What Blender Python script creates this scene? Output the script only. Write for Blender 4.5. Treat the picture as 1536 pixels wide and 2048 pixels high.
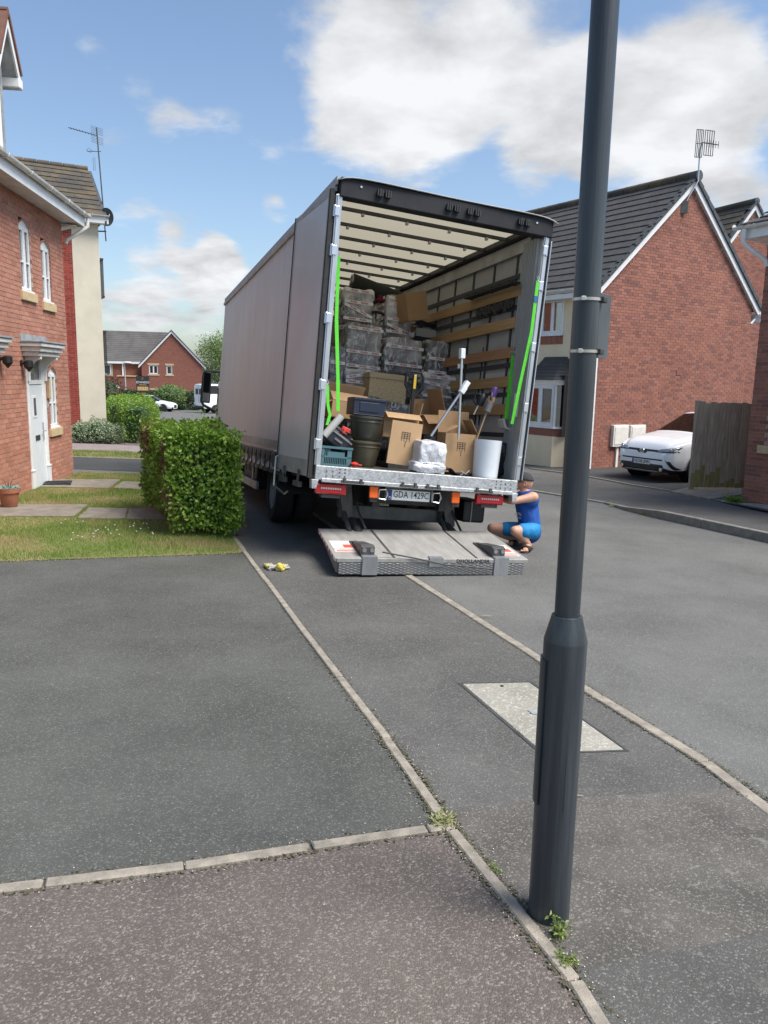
import bpy, bmesh, math, random
import numpy as np
from mathutils import Matrix, Vector
random.seed(7); rng = np.random.default_rng(7)
R_ = math.radians
for o in list(bpy.data.objects): bpy.data.objects.remove(o)
S = bpy.context.scene
COL = S.collection

# ------------------------------------------------------------------ camera
FPX, CX, CY, CAMH = 1540.0, 768.0, 1024.0, 1.80
_d = np.array([600-CX, 9800-CY, FPX]); _d /= np.linalg.norm(_d)
_F = np.array([0, 0, 1.0]) - _d[2]*_d; _F /= np.linalg.norm(_F)
_R = np.cross(_d, _F)
def ray(px, py):
    v = np.array([(px-CX)/FPX, (py-CY)/FPX, 1.0]); return np.array([v@_R, v@_F, -(v@_d)])
def pix(p):
    q = np.array(p, float) - [0, 0, CAMH]; v = q[0]*_R + q[1]*_F - q[2]*_d
    return CX+FPX*v[0]/v[2], CY+FPX*v[1]/v[2], v[2]
cam = bpy.data.objects.new('camera', bpy.data.cameras.new('camera')); COL.objects.link(cam)
cam.data.sensor_fit = 'VERTICAL'; cam.data.sensor_height = 36; cam.data.lens = 36*FPX/2048
cam.data.clip_end = 2000; cam.data.clip_start = .05
_b = [np.array([c[0], c[1], c[2]]) for c in (_R, _F, -_d)]
xw = [b[0] for b in _b]; yw = [-b[1] for b in _b]; zw = [-b[2] for b in _b]
cam.matrix_world = Matrix([[xw[i], yw[i], zw[i], (0, 0, CAMH)[i]] for i in range(3)] + [[0, 0, 0, 1]])
S.camera = cam

# ------------------------------------------------------------------ light
SUN_AZ, SUN_EL = 112, 57
world = bpy.data.worlds.new('World'); S.world = world; world.use_nodes = True
wn, wl = world.node_tree.nodes, world.node_tree.links
for n in list(wn): wn.remove(n)
def WN(t, **k):
    n = wn.new(t)
    for a, b in k.items():
        if a.startswith('i_'): n.inputs[int(a[2:])].default_value = b
        else: setattr(n, a, b)
    return n
sky = WN('ShaderNodeTexSky', sky_type='NISHITA', sun_disc=False, sun_elevation=R_(SUN_EL), sun_rotation=R_(SUN_AZ), air_density=1.0, dust_density=1.6, ozone_density=1.2)
tc = WN('ShaderNodeTexCoord')
sep = WN('ShaderNodeSeparateXYZ'); wl.new(tc.outputs['Generated'], sep.inputs[0])
zadd = WN('ShaderNodeMath', operation='ADD', i_1=.22); wl.new(sep.outputs[2], zadd.inputs[0])
zmx = WN('ShaderNodeMath', operation='MAXIMUM', i_1=.05); wl.new(zadd.outputs[0], zmx.inputs[0])
dv = []
for k in (0, 1):
    m = WN('ShaderNodeMath', operation='DIVIDE'); wl.new(sep.outputs[k], m.inputs[0]); wl.new(zmx.outputs[0], m.inputs[1]); dv.append(m)
cmb = WN('ShaderNodeCombineXYZ'); wl.new(dv[0].outputs[0], cmb.inputs[0]); wl.new(dv[1].outputs[0], cmb.inputs[1])
def wnoise(scale, detail, rough, dist=0.0, vec=cmb, off=(0, 0, 0)):
    mp = WN('ShaderNodeMapping'); mp.inputs['Location'].default_value = off; wl.new(vec.outputs[0], mp.inputs[0])
    n = WN('ShaderNodeTexNoise'); n.inputs['Scale'].default_value = scale; n.inputs['Detail'].default_value = detail
    n.inputs['Roughness'].default_value = rough; n.inputs['Distortion'].default_value = dist; wl.new(mp.outputs[0], n.inputs['Vector']); return n
n1 = wnoise(1.55, 9, .56, .15, off=(3.1, 1.7, 0))
n2 = wnoise(6.0, 7, .6, .3, off=(0.4, 5.2, 0))
def wmath(op, a, b):
    m = WN('ShaderNodeMath', operation=op)
    for i, x in enumerate((a, b)):
        if isinstance(x, (int, float)): m.inputs[i].default_value = x
        else: wl.new(x, m.inputs[i])
    return m.outputs[0]
def wblob(px, py, rad, amp):
    c = ray(px, py); c = c/np.linalg.norm(c)
    dt = WN('ShaderNodeVectorMath', operation='DOT_PRODUCT'); wl.new(tc.outputs['Generated'], dt.inputs[0]); dt.inputs[1].default_value = tuple(c)
    mr = WN('ShaderNodeMapRange', interpolation_type='SMOOTHSTEP'); wl.new(dt.outputs['Value'], mr.inputs[0])
    mr.inputs[1].default_value = math.cos(R_(rad)); mr.inputs[2].default_value = math.cos(R_(rad*.15)); mr.inputs[3].default_value = 0; mr.inputs[4].default_value = amp
    return mr.outputs[0]
# the heaps of cloud that stand over the street, each by its direction in the sky
dens = wmath('MULTIPLY', n1.outputs[0], 1.35)
dens = wmath('ADD', dens, wmath('MULTIPLY', n2.outputs[0], .42))
for a in [(660, 60, 6, .26), (850, 70, 8, .32), (740, 210, 5.5, .34), (870, 270, 4.5, .30), (1050, 110, 6.5, .30), (1300, 230, 7, .32), (1430, 210, 6, .26), (1180, 220, 5, .30), (1500, 310, 5, .18), (290, 450, 3.0, .26), (390, 485, 3.0, .30), (450, 515, 2.4, .26),
          (440, 560, 3.0, .22), (260, 590, 4, .14), (330, 640, 6, .16), (160, 40, 2.4, .13), (200, 85, 2.2, .11), (255, 155, 2.3, .09), (300, 205, 2.4, .09), (345, 248, 2.0, .11), (100, 140, 1.6, .13), (450, 140, 1.6, .16), (440, 30, 1.5, .12), (550, 420, 1.8, .34), (1500, 430, 4, .30), (1050, 330, 3, .2)]:
    dens = wmath('ADD', dens, wblob(*a))
cr = WN('ShaderNodeMapRange', interpolation_type='SMOOTHSTEP'); wl.new(dens, cr.inputs[0])
cr.inputs[1].default_value = 1.03; cr.inputs[2].default_value = 1.30
shade = WN('ShaderNodeMapRange'); n4 = wnoise(3.2, 6, .55, .2, off=(7.3, 2.2, 0)); wl.new(n4.outputs[0], shade.inputs[0])
shade.inputs[1].default_value = .34; shade.inputs[2].default_value = .62; shade.inputs[3].default_value = 3.1; shade.inputs[4].default_value = 5.0
ccol = WN('ShaderNodeVectorMath', operation='SCALE'); ccol.inputs[0].default_value = (.98, 1.0, 1.03); wl.new(shade.outputs[0], ccol.inputs['Scale'])
tint = WN('ShaderNodeMix', data_type='RGBA', blend_type='MULTIPLY'); tint.inputs[0].default_value = 1
wl.new(sky.outputs[0], tint.inputs[6]); tint.inputs[7].default_value = (.93, .96, .98, 1)
mixc = WN('ShaderNodeMix', data_type='RGBA'); wl.new(cr.outputs[0], mixc.inputs[0]); wl.new(tint.outputs[2], mixc.inputs[6]); wl.new(ccol.outputs[0], mixc.inputs[7])
bg = WN('ShaderNodeBackground'); bg.inputs[1].default_value = .098; wl.new(mixc.outputs[2], bg.inputs[0])
wo = WN('ShaderNodeOutputWorld'); wl.new(bg.outputs[0], wo.inputs[0])
sun = bpy.data.objects.new('sun', bpy.data.lights.new('sun', 'SUN')); COL.objects.link(sun)
sun.data.energy = 3.0; sun.data.angle = R_(34); sun.data.color = (1, .96, .9)
sd = Vector((math.sin(R_(SUN_AZ))*math.cos(R_(SUN_EL)), math.cos(R_(SUN_AZ))*math.cos(R_(SUN_EL)), math.sin(R_(SUN_EL))))
sun.rotation_euler = (-sd).to_track_quat('-Z', 'Y').to_euler(); sun.location = (20, 20, 30)
S.view_settings.view_transform = 'Standard'; S.view_settings.look = 'None'; S.view_settings.gamma = 1; S.view_settings.use_curve_mapping = False
S.view_settings.exposure = 0.95
S.render.engine = 'CYCLES'

# ------------------------------------------------------------------ ground heights and pixel -> place
def gz(x, y):
    x = max(-30, min(30, x)); return -.019*x - .026*min(y, 28) - .030*max(0, min(y, 75)-28)
KERB = None
def hit(px, py, fn):
    r = ray(px, py); t = .5
    for i in range(30000):
        p = np.array([0, 0, CAMH]) + r*t
        if p[2] < fn(p[0], p[1]): return p
        t *= 1.0006
    return p
def gp(px, py): return hit(px, py, gz)
def atY(px, py, Y): r = ray(px, py); return np.array([0, 0, CAMH]) + r*(Y/r[1])
_k0, _k1 = gp(1401, 1056), gp(1248, 1021)
_kd = (_k1-_k0)[:2]; _kd /= np.linalg.norm(_kd); _kn = np.array([_kd[1], -_kd[0]])
def sm(a, b, x): t = max(0, min(1, (x-a)/(b-a))); return t*t*(3-2*t)
def rz(x, y):                       # the far pavement and drives: a kerb's height above the road, rising a little
    dist = (np.array([x, y])-_k0[:2])@_kn
    lo = .13 - .11*sm(12.6, 13.8, y)
    return gz(x, y) + lo + (.2-lo)*sm(0, 6, dist)
def rp(px, py): return hit(px, py, rz)

# ------------------------------------------------------------------ mesh helpers
class MB:
    def __init__(s): s.v = []; s.f = []
    def add(s, v, f): n = len(s.v); s.v += [tuple(p) for p in v]; s.f += [tuple(i+n for i in q) for q in f]; return s
    def box(s, x0, x1, y0, y1, z0, z1, M=None):
        v = [(x, y, z) for z in (z0, z1) for y in (y0, y1) for x in (x0, x1)]
        if M is not None: v = [tuple(M @ Vector(p)) for p in v]
        return s.add(v, [(0, 2, 3, 1), (4, 5, 7, 6), (0, 1, 5, 4), (2, 6, 7, 3), (0, 4, 6, 2), (1, 3, 7, 5)])
    def cyl(s, p0, p1, r0, r1=None, n=12, caps=True):
        r1 = r0 if r1 is None else r1; p0, p1 = Vector(p0), Vector(p1); a = (p1-p0).normalized()
        b = a.orthogonal().normalized(); c = a.cross(b); v = []
        for p, r in ((p0, r0), (p1, r1)):
            for k in range(n): t = 2*math.pi*k/n; v.append(p+(b*math.cos(t)+c*math.sin(t))*r)
        f = [(k, (k+1) % n, n+(k+1) % n, n+k) for k in range(n)]
        if caps: f += [tuple(range(n-1, -1, -1)), tuple(range(n, 2*n))]
        return s.add(v, f)
    def tube(s, pts, r, n=8, closed=False):
        pts = [Vector(p) for p in pts]; rings = []; m = len(pts); up = None
        for i, p in enumerate(pts):
            a = (pts[(i+1) % m] if closed or i < m-1 else p) - (pts[i-1] if closed or i > 0 else p); a.normalize()
            if up is None: up = a.orthogonal().normalized()
            up = (up - a*up.dot(a)); up = up.normalized() if up.length > 1e-5 else a.orthogonal().normalized()
            c = a.cross(up); rr = r[i] if isinstance(r, (list, tuple)) else r
            rings.append([p+(up*math.cos(2*math.pi*k/n)+c*math.sin(2*math.pi*k/n))*rr for k in range(n)])
        v = [q for ring in rings for q in ring]; f = []
        for i in range(m if closed else m-1):
            j = (i+1) % m
            f += [(i*n+k, i*n+(k+1) % n, j*n+(k+1) % n, j*n+k) for k in range(n)]
        if not closed: f += [tuple(range(n-1, -1, -1)), tuple(range((m-1)*n, m*n))]
        return s.add(v, f)
    def lathe(s, prof, n=20, M=None, cap=True):
        v = [(r*math.cos(2*math.pi*k/n), r*math.sin(2*math.pi*k/n), z) for r, z in prof for k in range(n)]
        if M is not None: v = [tuple(M @ Vector(p)) for p in v]
        f = [(i*n+k, i*n+(k+1) % n, (i+1)*n+(k+1) % n, (i+1)*n+k) for i in range(len(prof)-1) for k in range(n)]
        if cap: f += [tuple(range(n-1, -1, -1)), tuple(range((len(prof)-1)*n, len(prof)*n))]
        return s.add(v, f)
    def prism(s, pts, off):            # pts: 3D polygon, off: extrusion vector
        n = len(pts); o = Vector(off); v = [Vector(p) for p in pts]; v += [p+o for p in v]
        return s.add(v, [tuple(range(n-1, -1, -1)), tuple(range(n, 2*n))] + [(k, (k+1) % n, n+(k+1) % n, n+k) for k in range(n)])
    def grid(s, fn, nu, nv):
        v = [fn(i/nu, j/nv) for j in range(nv+1) for i in range(nu+1)]
        return s.add(v, [(j*(nu+1)+i, j*(nu+1)+i+1, (j+1)*(nu+1)+i+1, (j+1)*(nu+1)+i) for j in range(nv) for i in range(nu)])
    def mesh(s, name):
        m = bpy.data.meshes.new(name); m.from_pydata([tuple(p) for p in s.v], [], s.f)
        bm = bmesh.new(); bm.from_mesh(m); bmesh.ops.recalc_face_normals(bm, faces=bm.faces); bm.to_mesh(m); bm.free(); return m
    def build(s, name, mat, parent=None, M=None, bevel=0, smooth=0, seg=2, solid=0):
        return obj(name, s.mesh(name), mat, parent, M, bevel, smooth, seg, solid)
def obj(name, me, mat, parent=None, M=None, bevel=0, smooth=0, seg=2, solid=0):
    if mat is not None and not me.materials: me.materials.append(MAT[mat] if isinstance(mat, str) else mat)
    o = bpy.data.objects.new(name, me); COL.objects.link(o)
    if parent is not None: o.parent = parent
    if M is not None: o.matrix_local = M
    if solid: md = o.modifiers.new('solid', 'SOLIDIFY'); md.thickness = solid; md.offset = 0
    if bevel: md = o.modifiers.new('bevel', 'BEVEL'); md.width = bevel; md.segments = seg; md.limit_method = 'ANGLE'; md.angle_limit = R_(40)
    if smooth:
        me.polygons.foreach_set('use_smooth', [True]*len(me.polygons)); me.set_sharp_from_angle(angle=R_(smooth))
    return o
def fast(name, V, Fc, mat, parent=None, M=None):
    V = np.asarray(V, np.float32); Fc = np.asarray(Fc, np.int32); k = Fc.shape[1]
    me = bpy.data.meshes.new(name); me.vertices.add(len(V)); me.vertices.foreach_set('co', V.ravel())
    me.loops.add(Fc.size); me.loops.foreach_set('vertex_index', Fc.ravel()); me.polygons.add(len(Fc))
    me.polygons.foreach_set('loop_start', np.arange(0, Fc.size, k, dtype=np.int32)); me.polygons.foreach_set('loop_total', np.full(len(Fc), k, np.int32))
    me.update(calc_edges=True); me.validate(); me.shade_flat(); return obj(name, me, mat, parent, M)
def tag(o, label, cat, group=None, kind=None):
    if label: o['label'] = label
    if cat: o['category'] = cat
    if group: o['group'] = group
    if kind: o['kind'] = kind
    return o
def struct(o): o['kind'] = 'structure'; return o
def thing(name, label, cat, M=None, group=None):
    o = bpy.data.objects.new(name, None); o.empty_display_size = .2; COL.objects.link(o)
    if M is not None: o.matrix_world = M
    return tag(o, label, cat, group)
def frame(origin, x, y=None, z=(0, 0, 1)):
    x = Vector(x).normalized(); z = Vector(z)
    if y is None: y = z.cross(x).normalized()
    z = x.cross(Vector(y)).normalized(); y = z.cross(x)
    return Matrix([[x[i], y[i], z[i], origin[i]] for i in range(3)] + [[0, 0, 0, 1]])
def T(x, y, z): return Matrix.Translation((x, y, z))
def RX(a): return Matrix.Rotation(R_(a), 4, 'X')
def RY(a): return Matrix.Rotation(R_(a), 4, 'Y')
def RZ(a): return Matrix.Rotation(R_(a), 4, 'Z')
def dup(o, parent=None, M=None, label=None):
    c = o.copy(); COL.objects.link(c); c.parent = parent
    if M is not None: c.matrix_local = M
    if label: c['label'] = label
    for ch in o.children: dup(ch, c)
    return c
_txt = {}
def text_mesh(s, size=1.0, center=True, bold=0.0):
    k = (s, center, bold)
    if k not in _txt:
        cu = bpy.data.curves.new('txt', 'FONT'); cu.body = s; cu.size = 1; cu.resolution_u = 2; cu.offset = bold
        if center: cu.align_x = 'CENTER'; cu.align_y = 'CENTER'
        o = bpy.data.objects.new('txt', cu); COL.objects.link(o); bpy.context.view_layer.update()
        me = o.evaluated_get(bpy.context.evaluated_depsgraph_get()).to_mesh()
        v = np.array([tuple(p.co) for p in me.vertices]); f = [tuple(p.vertices) for p in me.polygons]
        o.evaluated_get(bpy.context.evaluated_depsgraph_get()).to_mesh_clear()
        bpy.data.objects.remove(o); bpy.data.curves.remove(cu); _txt[k] = (v, f)
    v, f = _txt[k]; return v*size, f
def text(name, s, size, mat, parent, M, bold=.012, sx=1.0):
    v, f = text_mesh(s, 1.0, True, bold); mb = MB(); mb.add([(p[0]*size*sx, p[1]*size, 0) for p in v], f)
    m = bpy.data.meshes.new(name); m.from_pydata(mb.v, [], mb.f); return obj(name, m, mat, parent, M)
# ------------------------------------------------------------------ materials
MAT = {}
def newmat(name):
    m = bpy.data.materials.new(name); m.use_nodes = True; MAT[name] = m; nt = m.node_tree
    return m, nt.nodes, nt.links, nt.nodes['Principled BSDF']
def node(N, t, **k):
    n = N.new(t)
    for a, b in k.items():
        if a.startswith('i_'):
            key = a[2:]; n.inputs[int(key) if key.isdigit() else key].default_value = b
        else: setattr(n, a, b)
    return n
def c4(c): return tuple(c)+(1,) if len(c) == 3 else tuple(c)
def pm(name, c1, c2=None, scale=4, rough=.6, metal=0, bump=0, bscale=60, lo=.35, hi=.65, stretch=(1, 1, 1), coat=0, world=False, spec=None, island=0, emit=None):
    m, N, L, P = newmat(name)
    P.inputs['Roughness'].default_value = rough; P.inputs['Metallic'].default_value = metal; P.inputs['Base Color'].default_value = c4(c1)
    if spec is not None: P.inputs['Specular IOR Level'].default_value = spec
    if coat: P.inputs['Coat Weight'].default_value = coat; P.inputs['Coat Roughness'].default_value = .05
    if c2 is None and not bump: return m
    if world: src = node(N, 'ShaderNodeNewGeometry').outputs['Position']
    else: src = node(N, 'ShaderNodeTexCoord').outputs['Object']
    mp = node(N, 'ShaderNodeMapping'); mp.inputs['Scale'].default_value = stretch; L.new(src, mp.inputs[0])
    if c2 is not None:
        nz = node(N, 'ShaderNodeTexNoise'); nz.inputs['Scale'].default_value = scale; nz.inputs['Detail'].default_value = 6; nz.inputs['Roughness'].default_value = .62; L.new(mp.outputs[0], nz.inputs['Vector'])
        mr = node(N, 'ShaderNodeMapRange'); mr.inputs[1].default_value = lo; mr.inputs[2].default_value = hi; L.new(nz.outputs[0], mr.inputs[0])
        fac = mr.outputs[0]
        if island:
            g = node(N, 'ShaderNodeNewGeometry'); oi = node(N, 'ShaderNodeObjectInfo')
            a = node(N, 'ShaderNodeMath', operation='ADD'); L.new(g.outputs['Random Per Island'], a.inputs[0]); L.new(oi.outputs['Random'], a.inputs[1])
            fr = node(N, 'ShaderNodeMath', operation='FRACT'); L.new(a.outputs[0], fr.inputs[0])
            mm = node(N, 'ShaderNodeMix', data_type='FLOAT'); mm.inputs[0].default_value = island; L.new(fac, mm.inputs[2]); L.new(fr.outputs[0], mm.inputs[3]); fac = mm.outputs[0]
        mx = node(N, 'ShaderNodeMix', data_type='RGBA'); mx.inputs[6].default_value = c4(c1); mx.inputs[7].default_value = c4(c2); L.new(fac, mx.inputs[0]); L.new(mx.outputs[2], P.inputs['Base Color'])
    if bump:
        nb = node(N, 'ShaderNodeTexNoise'); nb.inputs['Scale'].default_value = bscale; nb.inputs['Detail'].default_value = 4; L.new(mp.outputs[0], nb.inputs['Vector'])
        bp = node(N, 'ShaderNodeBump'); bp.inputs['Strength'].default_value = min(1, bump); bp.inputs['Distance'].default_value = .01 if bump < 1 else .03; L.new(nb.outputs[0], bp.inputs['Height']); L.new(bp.outputs[0], P.inputs['Normal'])
    return m
def asphalt(name, base, chip, chipamt=.35, stain=None, scale=130, patch=.8, bump=.5, moss=None, spots=0):
    m, N, L, P = newmat(name); P.inputs['Roughness'].default_value = .85; P.inputs['Specular IOR Level'].default_value = .3
    pos = node(N, 'ShaderNodeNewGeometry').outputs['Position']
    v1 = node(N, 'ShaderNodeTexVoronoi'); v1.inputs['Scale'].default_value = scale; L.new(pos, v1.inputs['Vector'])
    sp = node(N, 'ShaderNodeSeparateColor'); L.new(v1.outputs['Color'], sp.inputs[0])
    mr = node(N, 'ShaderNodeMapRange'); mr.inputs[1].default_value = 1-chipamt; mr.inputs[2].default_value = 1.0; L.new(sp.outputs[0], mr.inputs[0])
    v2 = node(N, 'ShaderNodeTexVoronoi'); v2.inputs['Scale'].default_value = scale*.9; L.new(pos, v2.inputs['Vector'])
    sp2 = node(N, 'ShaderNodeSeparateColor'); L.new(v2.outputs['Color'], sp2.inputs[0])
    mr2 = node(N, 'ShaderNodeMapRange'); mr2.inputs[1].default_value = .965; mr2.inputs[2].default_value = 1.0; L.new(sp2.outputs[1], mr2.inputs[0])
    n1 = node(N, 'ShaderNodeTexNoise'); n1.inputs['Scale'].default_value = patch; n1.inputs['Detail'].default_value = 7; n1.inputs['Roughness'].default_value = .65; L.new(pos, n1.inputs['Vector'])
    r1 = node(N, 'ShaderNodeMapRange'); r1.inputs[1].default_value = .36; r1.inputs[2].default_value = .66; L.new(n1.outputs[0], r1.inputs[0])
    mx = node(N, 'ShaderNodeMix', data_type='RGBA'); mx.inputs[6].default_value = c4([c*.84 for c in base]); mx.inputs[7].default_value = c4([c*1.12 for c in (stain or base)]); L.new(r1.outputs[0], mx.inputs[0])
    g = node(N, 'ShaderNodeMath', operation='MULTIPLY'); L.new(mr.outputs[0], g.inputs[0]); L.new(sp.outputs[1], g.inputs[1])
    my = node(N, 'ShaderNodeMix', data_type='RGBA'); my.inputs[7].default_value = c4(chip); L.new(g.outputs[0], my.inputs[0]); L.new(mx.outputs[2], my.inputs[6])
    g2 = node(N, 'ShaderNodeMath', operation='MULTIPLY', i_1=.22); L.new(mr2.outputs[0], g2.inputs[0])
    mz = node(N, 'ShaderNodeMix', data_type='RGBA'); mz.inputs[7].default_value = c4([min(.6, c*1.5) for c in chip]); L.new(g2.outputs[0], mz.inputs[0]); L.new(my.outputs[2], mz.inputs[6])
    out = mz.outputs[2]
    n3 = node(N, 'ShaderNodeTexNoise'); n3.inputs['Scale'].default_value = 9; n3.inputs['Detail'].default_value = 8; n3.inputs['Roughness'].default_value = .7; L.new(pos, n3.inputs['Vector'])
    r3 = node(N, 'ShaderNodeMapRange'); r3.inputs[1].default_value = .6; r3.inputs[2].default_value = .75; r3.inputs[4].default_value = .5; L.new(n3.outputs[0], r3.inputs[0])
    mw = node(N, 'ShaderNodeMix', data_type='RGBA'); mw.inputs[7].default_value = c4(moss or [c*.6 for c in base]); L.new(r3.outputs[0], mw.inputs[0]); L.new(out, mw.inputs[6])
    out = mw.outputs[2]
    if spots:                                                   # pale lichen blotches and scuffs
        ns = node(N, 'ShaderNodeTexNoise'); ns.inputs['Scale'].default_value = 11; ns.inputs['Detail'].default_value = 3; ns.inputs['Distortion'].default_value = .4; L.new(pos, ns.inputs['Vector'])
        rs = node(N, 'ShaderNodeMapRange'); rs.inputs[1].default_value = .64; rs.inputs[2].default_value = .70; rs.inputs[4].default_value = spots; L.new(ns.outputs[0], rs.inputs[0])
        mq = node(N, 'ShaderNodeMix', data_type='RGBA'); mq.inputs[7].default_value = (.20, .19, .165, 1); L.new(rs.outputs[0], mq.inputs[0]); L.new(out, mq.inputs[6]); out = mq.outputs[2]
    L.new(out, P.inputs['Base Color'])
    bp = node(N, 'ShaderNodeBump'); bp.inputs['Strength'].default_value = bump; bp.inputs['Distance'].default_value = .004
    L.new(v1.outputs['Distance'], bp.inputs['Height']); bp.invert = True; L.new(bp.outputs[0], P.inputs['Normal'])
    return m
def brickmat(name, cols, grain=.5):
    m, N, L, P = newmat(name); P.inputs['Roughness'].default_value = .88; P.inputs['Specular IOR Level'].default_value = .2
    g = node(N, 'ShaderNodeNewGeometry'); oi = node(N, 'ShaderNodeObjectInfo')
    a = node(N, 'ShaderNodeMath', operation='ADD'); L.new(g.outputs['Random Per Island'], a.inputs[0]); L.new(oi.outputs['Random'], a.inputs[1])
    fr = node(N, 'ShaderNodeMath', operation='FRACT'); L.new(a.outputs[0], fr.inputs[0])
    cr = node(N, 'ShaderNodeValToRGB'); cr.color_ramp.interpolation = 'CONSTANT'
    e = cr.color_ramp.elements; e[0].color = c4(cols[0]); e[1].position = 1/len(cols); e[1].color = c4(cols[1])
    for i in range(2, len(cols)): x = e.new(i/len(cols)); x.color = c4(cols[i])
    L.new(fr.outputs[0], cr.inputs[0])
    nz = node(N, 'ShaderNodeTexNoise'); nz.inputs['Scale'].default_value = 55; nz.inputs['Detail'].default_value = 5; L.new(g.outputs['Position'], nz.inputs['Vector'])
    mr = node(N, 'ShaderNodeMapRange'); mr.inputs[1].default_value = .3; mr.inputs[2].default_value = .7; mr.inputs[3].default_value = 1-grain*.5; mr.inputs[4].default_value = 1+grain*.35; L.new(nz.outputs[0], mr.inputs[0])
    n2 = node(N, 'ShaderNodeTexNoise'); n2.inputs['Scale'].default_value = .9; n2.inputs['Detail'].default_value = 5; L.new(g.outputs['Position'], n2.inputs['Vector'])
    m2 = node(N, 'ShaderNodeMapRange'); m2.inputs[1].default_value = .3; m2.inputs[2].default_value = .7; m2.inputs[3].default_value = .88; m2.inputs[4].default_value = 1.1; L.new(n2.outputs[0], m2.inputs[0])
    mu = node(N, 'ShaderNodeMath', operation='MULTIPLY'); L.new(mr.outputs[0], mu.inputs[0]); L.new(m2.outputs[0], mu.inputs[1])
    sc = node(N, 'ShaderNodeVectorMath', operation='SCALE'); L.new(cr.outputs[0], sc.inputs[0]); L.new(mu.outputs[0], sc.inputs['Scale']); L.new(sc.outputs[0], P.inputs['Base Color'])
    bp = node(N, 'ShaderNodeBump'); bp.inputs['Strength'].default_value = .35; bp.inputs['Distance'].default_value = .004; L.new(nz.outputs[0], bp.inputs['Height']); L.new(bp.outputs[0], P.inputs['Normal'])
    return m
def leafmat(name, cols, rough=.5, trans=.25, patch=None, patchcol=None, wscale=.6):
    m, N, L, P = newmat(name); P.inputs['Roughness'].default_value = rough
    g = node(N, 'ShaderNodeNewGeometry'); cr = node(N, 'ShaderNodeValToRGB'); e = cr.color_ramp.elements
    e[0].color = c4(cols[0]); e[1].color = c4(cols[-1]); e[1].position = 1
    for i in range(1, len(cols)-1): x = e.new(i/(len(cols)-1)); x.color = c4(cols[i])
    L.new(g.outputs['Random Per Island'], cr.inputs[0]); col = cr.outputs[0]
    if patch:
        n = node(N, 'ShaderNodeTexNoise'); n.inputs['Scale'].default_value = wscale; n.inputs['Detail'].default_value = 4; L.new(g.outputs['Position'], n.inputs['Vector'])
        mr = node(N, 'ShaderNodeMapRange'); mr.inputs[1].default_value = patch[0]; mr.inputs[2].default_value = patch[1]; L.new(n.outputs[0], mr.inputs[0])
        mx = node(N, 'ShaderNodeMix', data_type='RGBA'); L.new(mr.outputs[0], mx.inputs[0]); L.new(col, mx.inputs[6]); mx.inputs[7].default_value = c4(patchcol); col = mx.outputs[2]
    L.new(col, P.inputs['Base Color'])
    t = node(N, 'ShaderNodeBsdfTranslucent'); L.new(col, t.inputs[0]); ms = node(N, 'ShaderNodeMixShader'); ms.inputs[0].default_value = trans
    L.new(P.outputs[0], ms.inputs[1]); L.new(t.outputs[0], ms.inputs[2]); L.new(ms.outputs[0], N['Material Output'].inputs[0]); return m
def glassmat(name, tintc=(.5, .55, .55), gl=.25):
    m, N, L, P = newmat(name)
    t = node(N, 'ShaderNodeBsdfTransparent'); t.inputs[0].default_value = c4(tintc); g = node(N, 'ShaderNodeBsdfGlossy'); g.inputs['Roughness'].default_value = .02
    fr = node(N, 'ShaderNodeFresnel'); fr.inputs[0].default_value = 1.5; ad = node(N, 'ShaderNodeMath', operation='ADD', i_1=gl); ad.use_clamp = True; L.new(fr.outputs[0], ad.inputs[0])
    ms = node(N, 'ShaderNodeMixShader'); L.new(ad.outputs[0], ms.inputs[0]); L.new(t.outputs[0], ms.inputs[1]); L.new(g.outputs[0], ms.inputs[2]); L.new(ms.outputs[0], N['Material Output'].inputs[0]); return m
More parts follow.
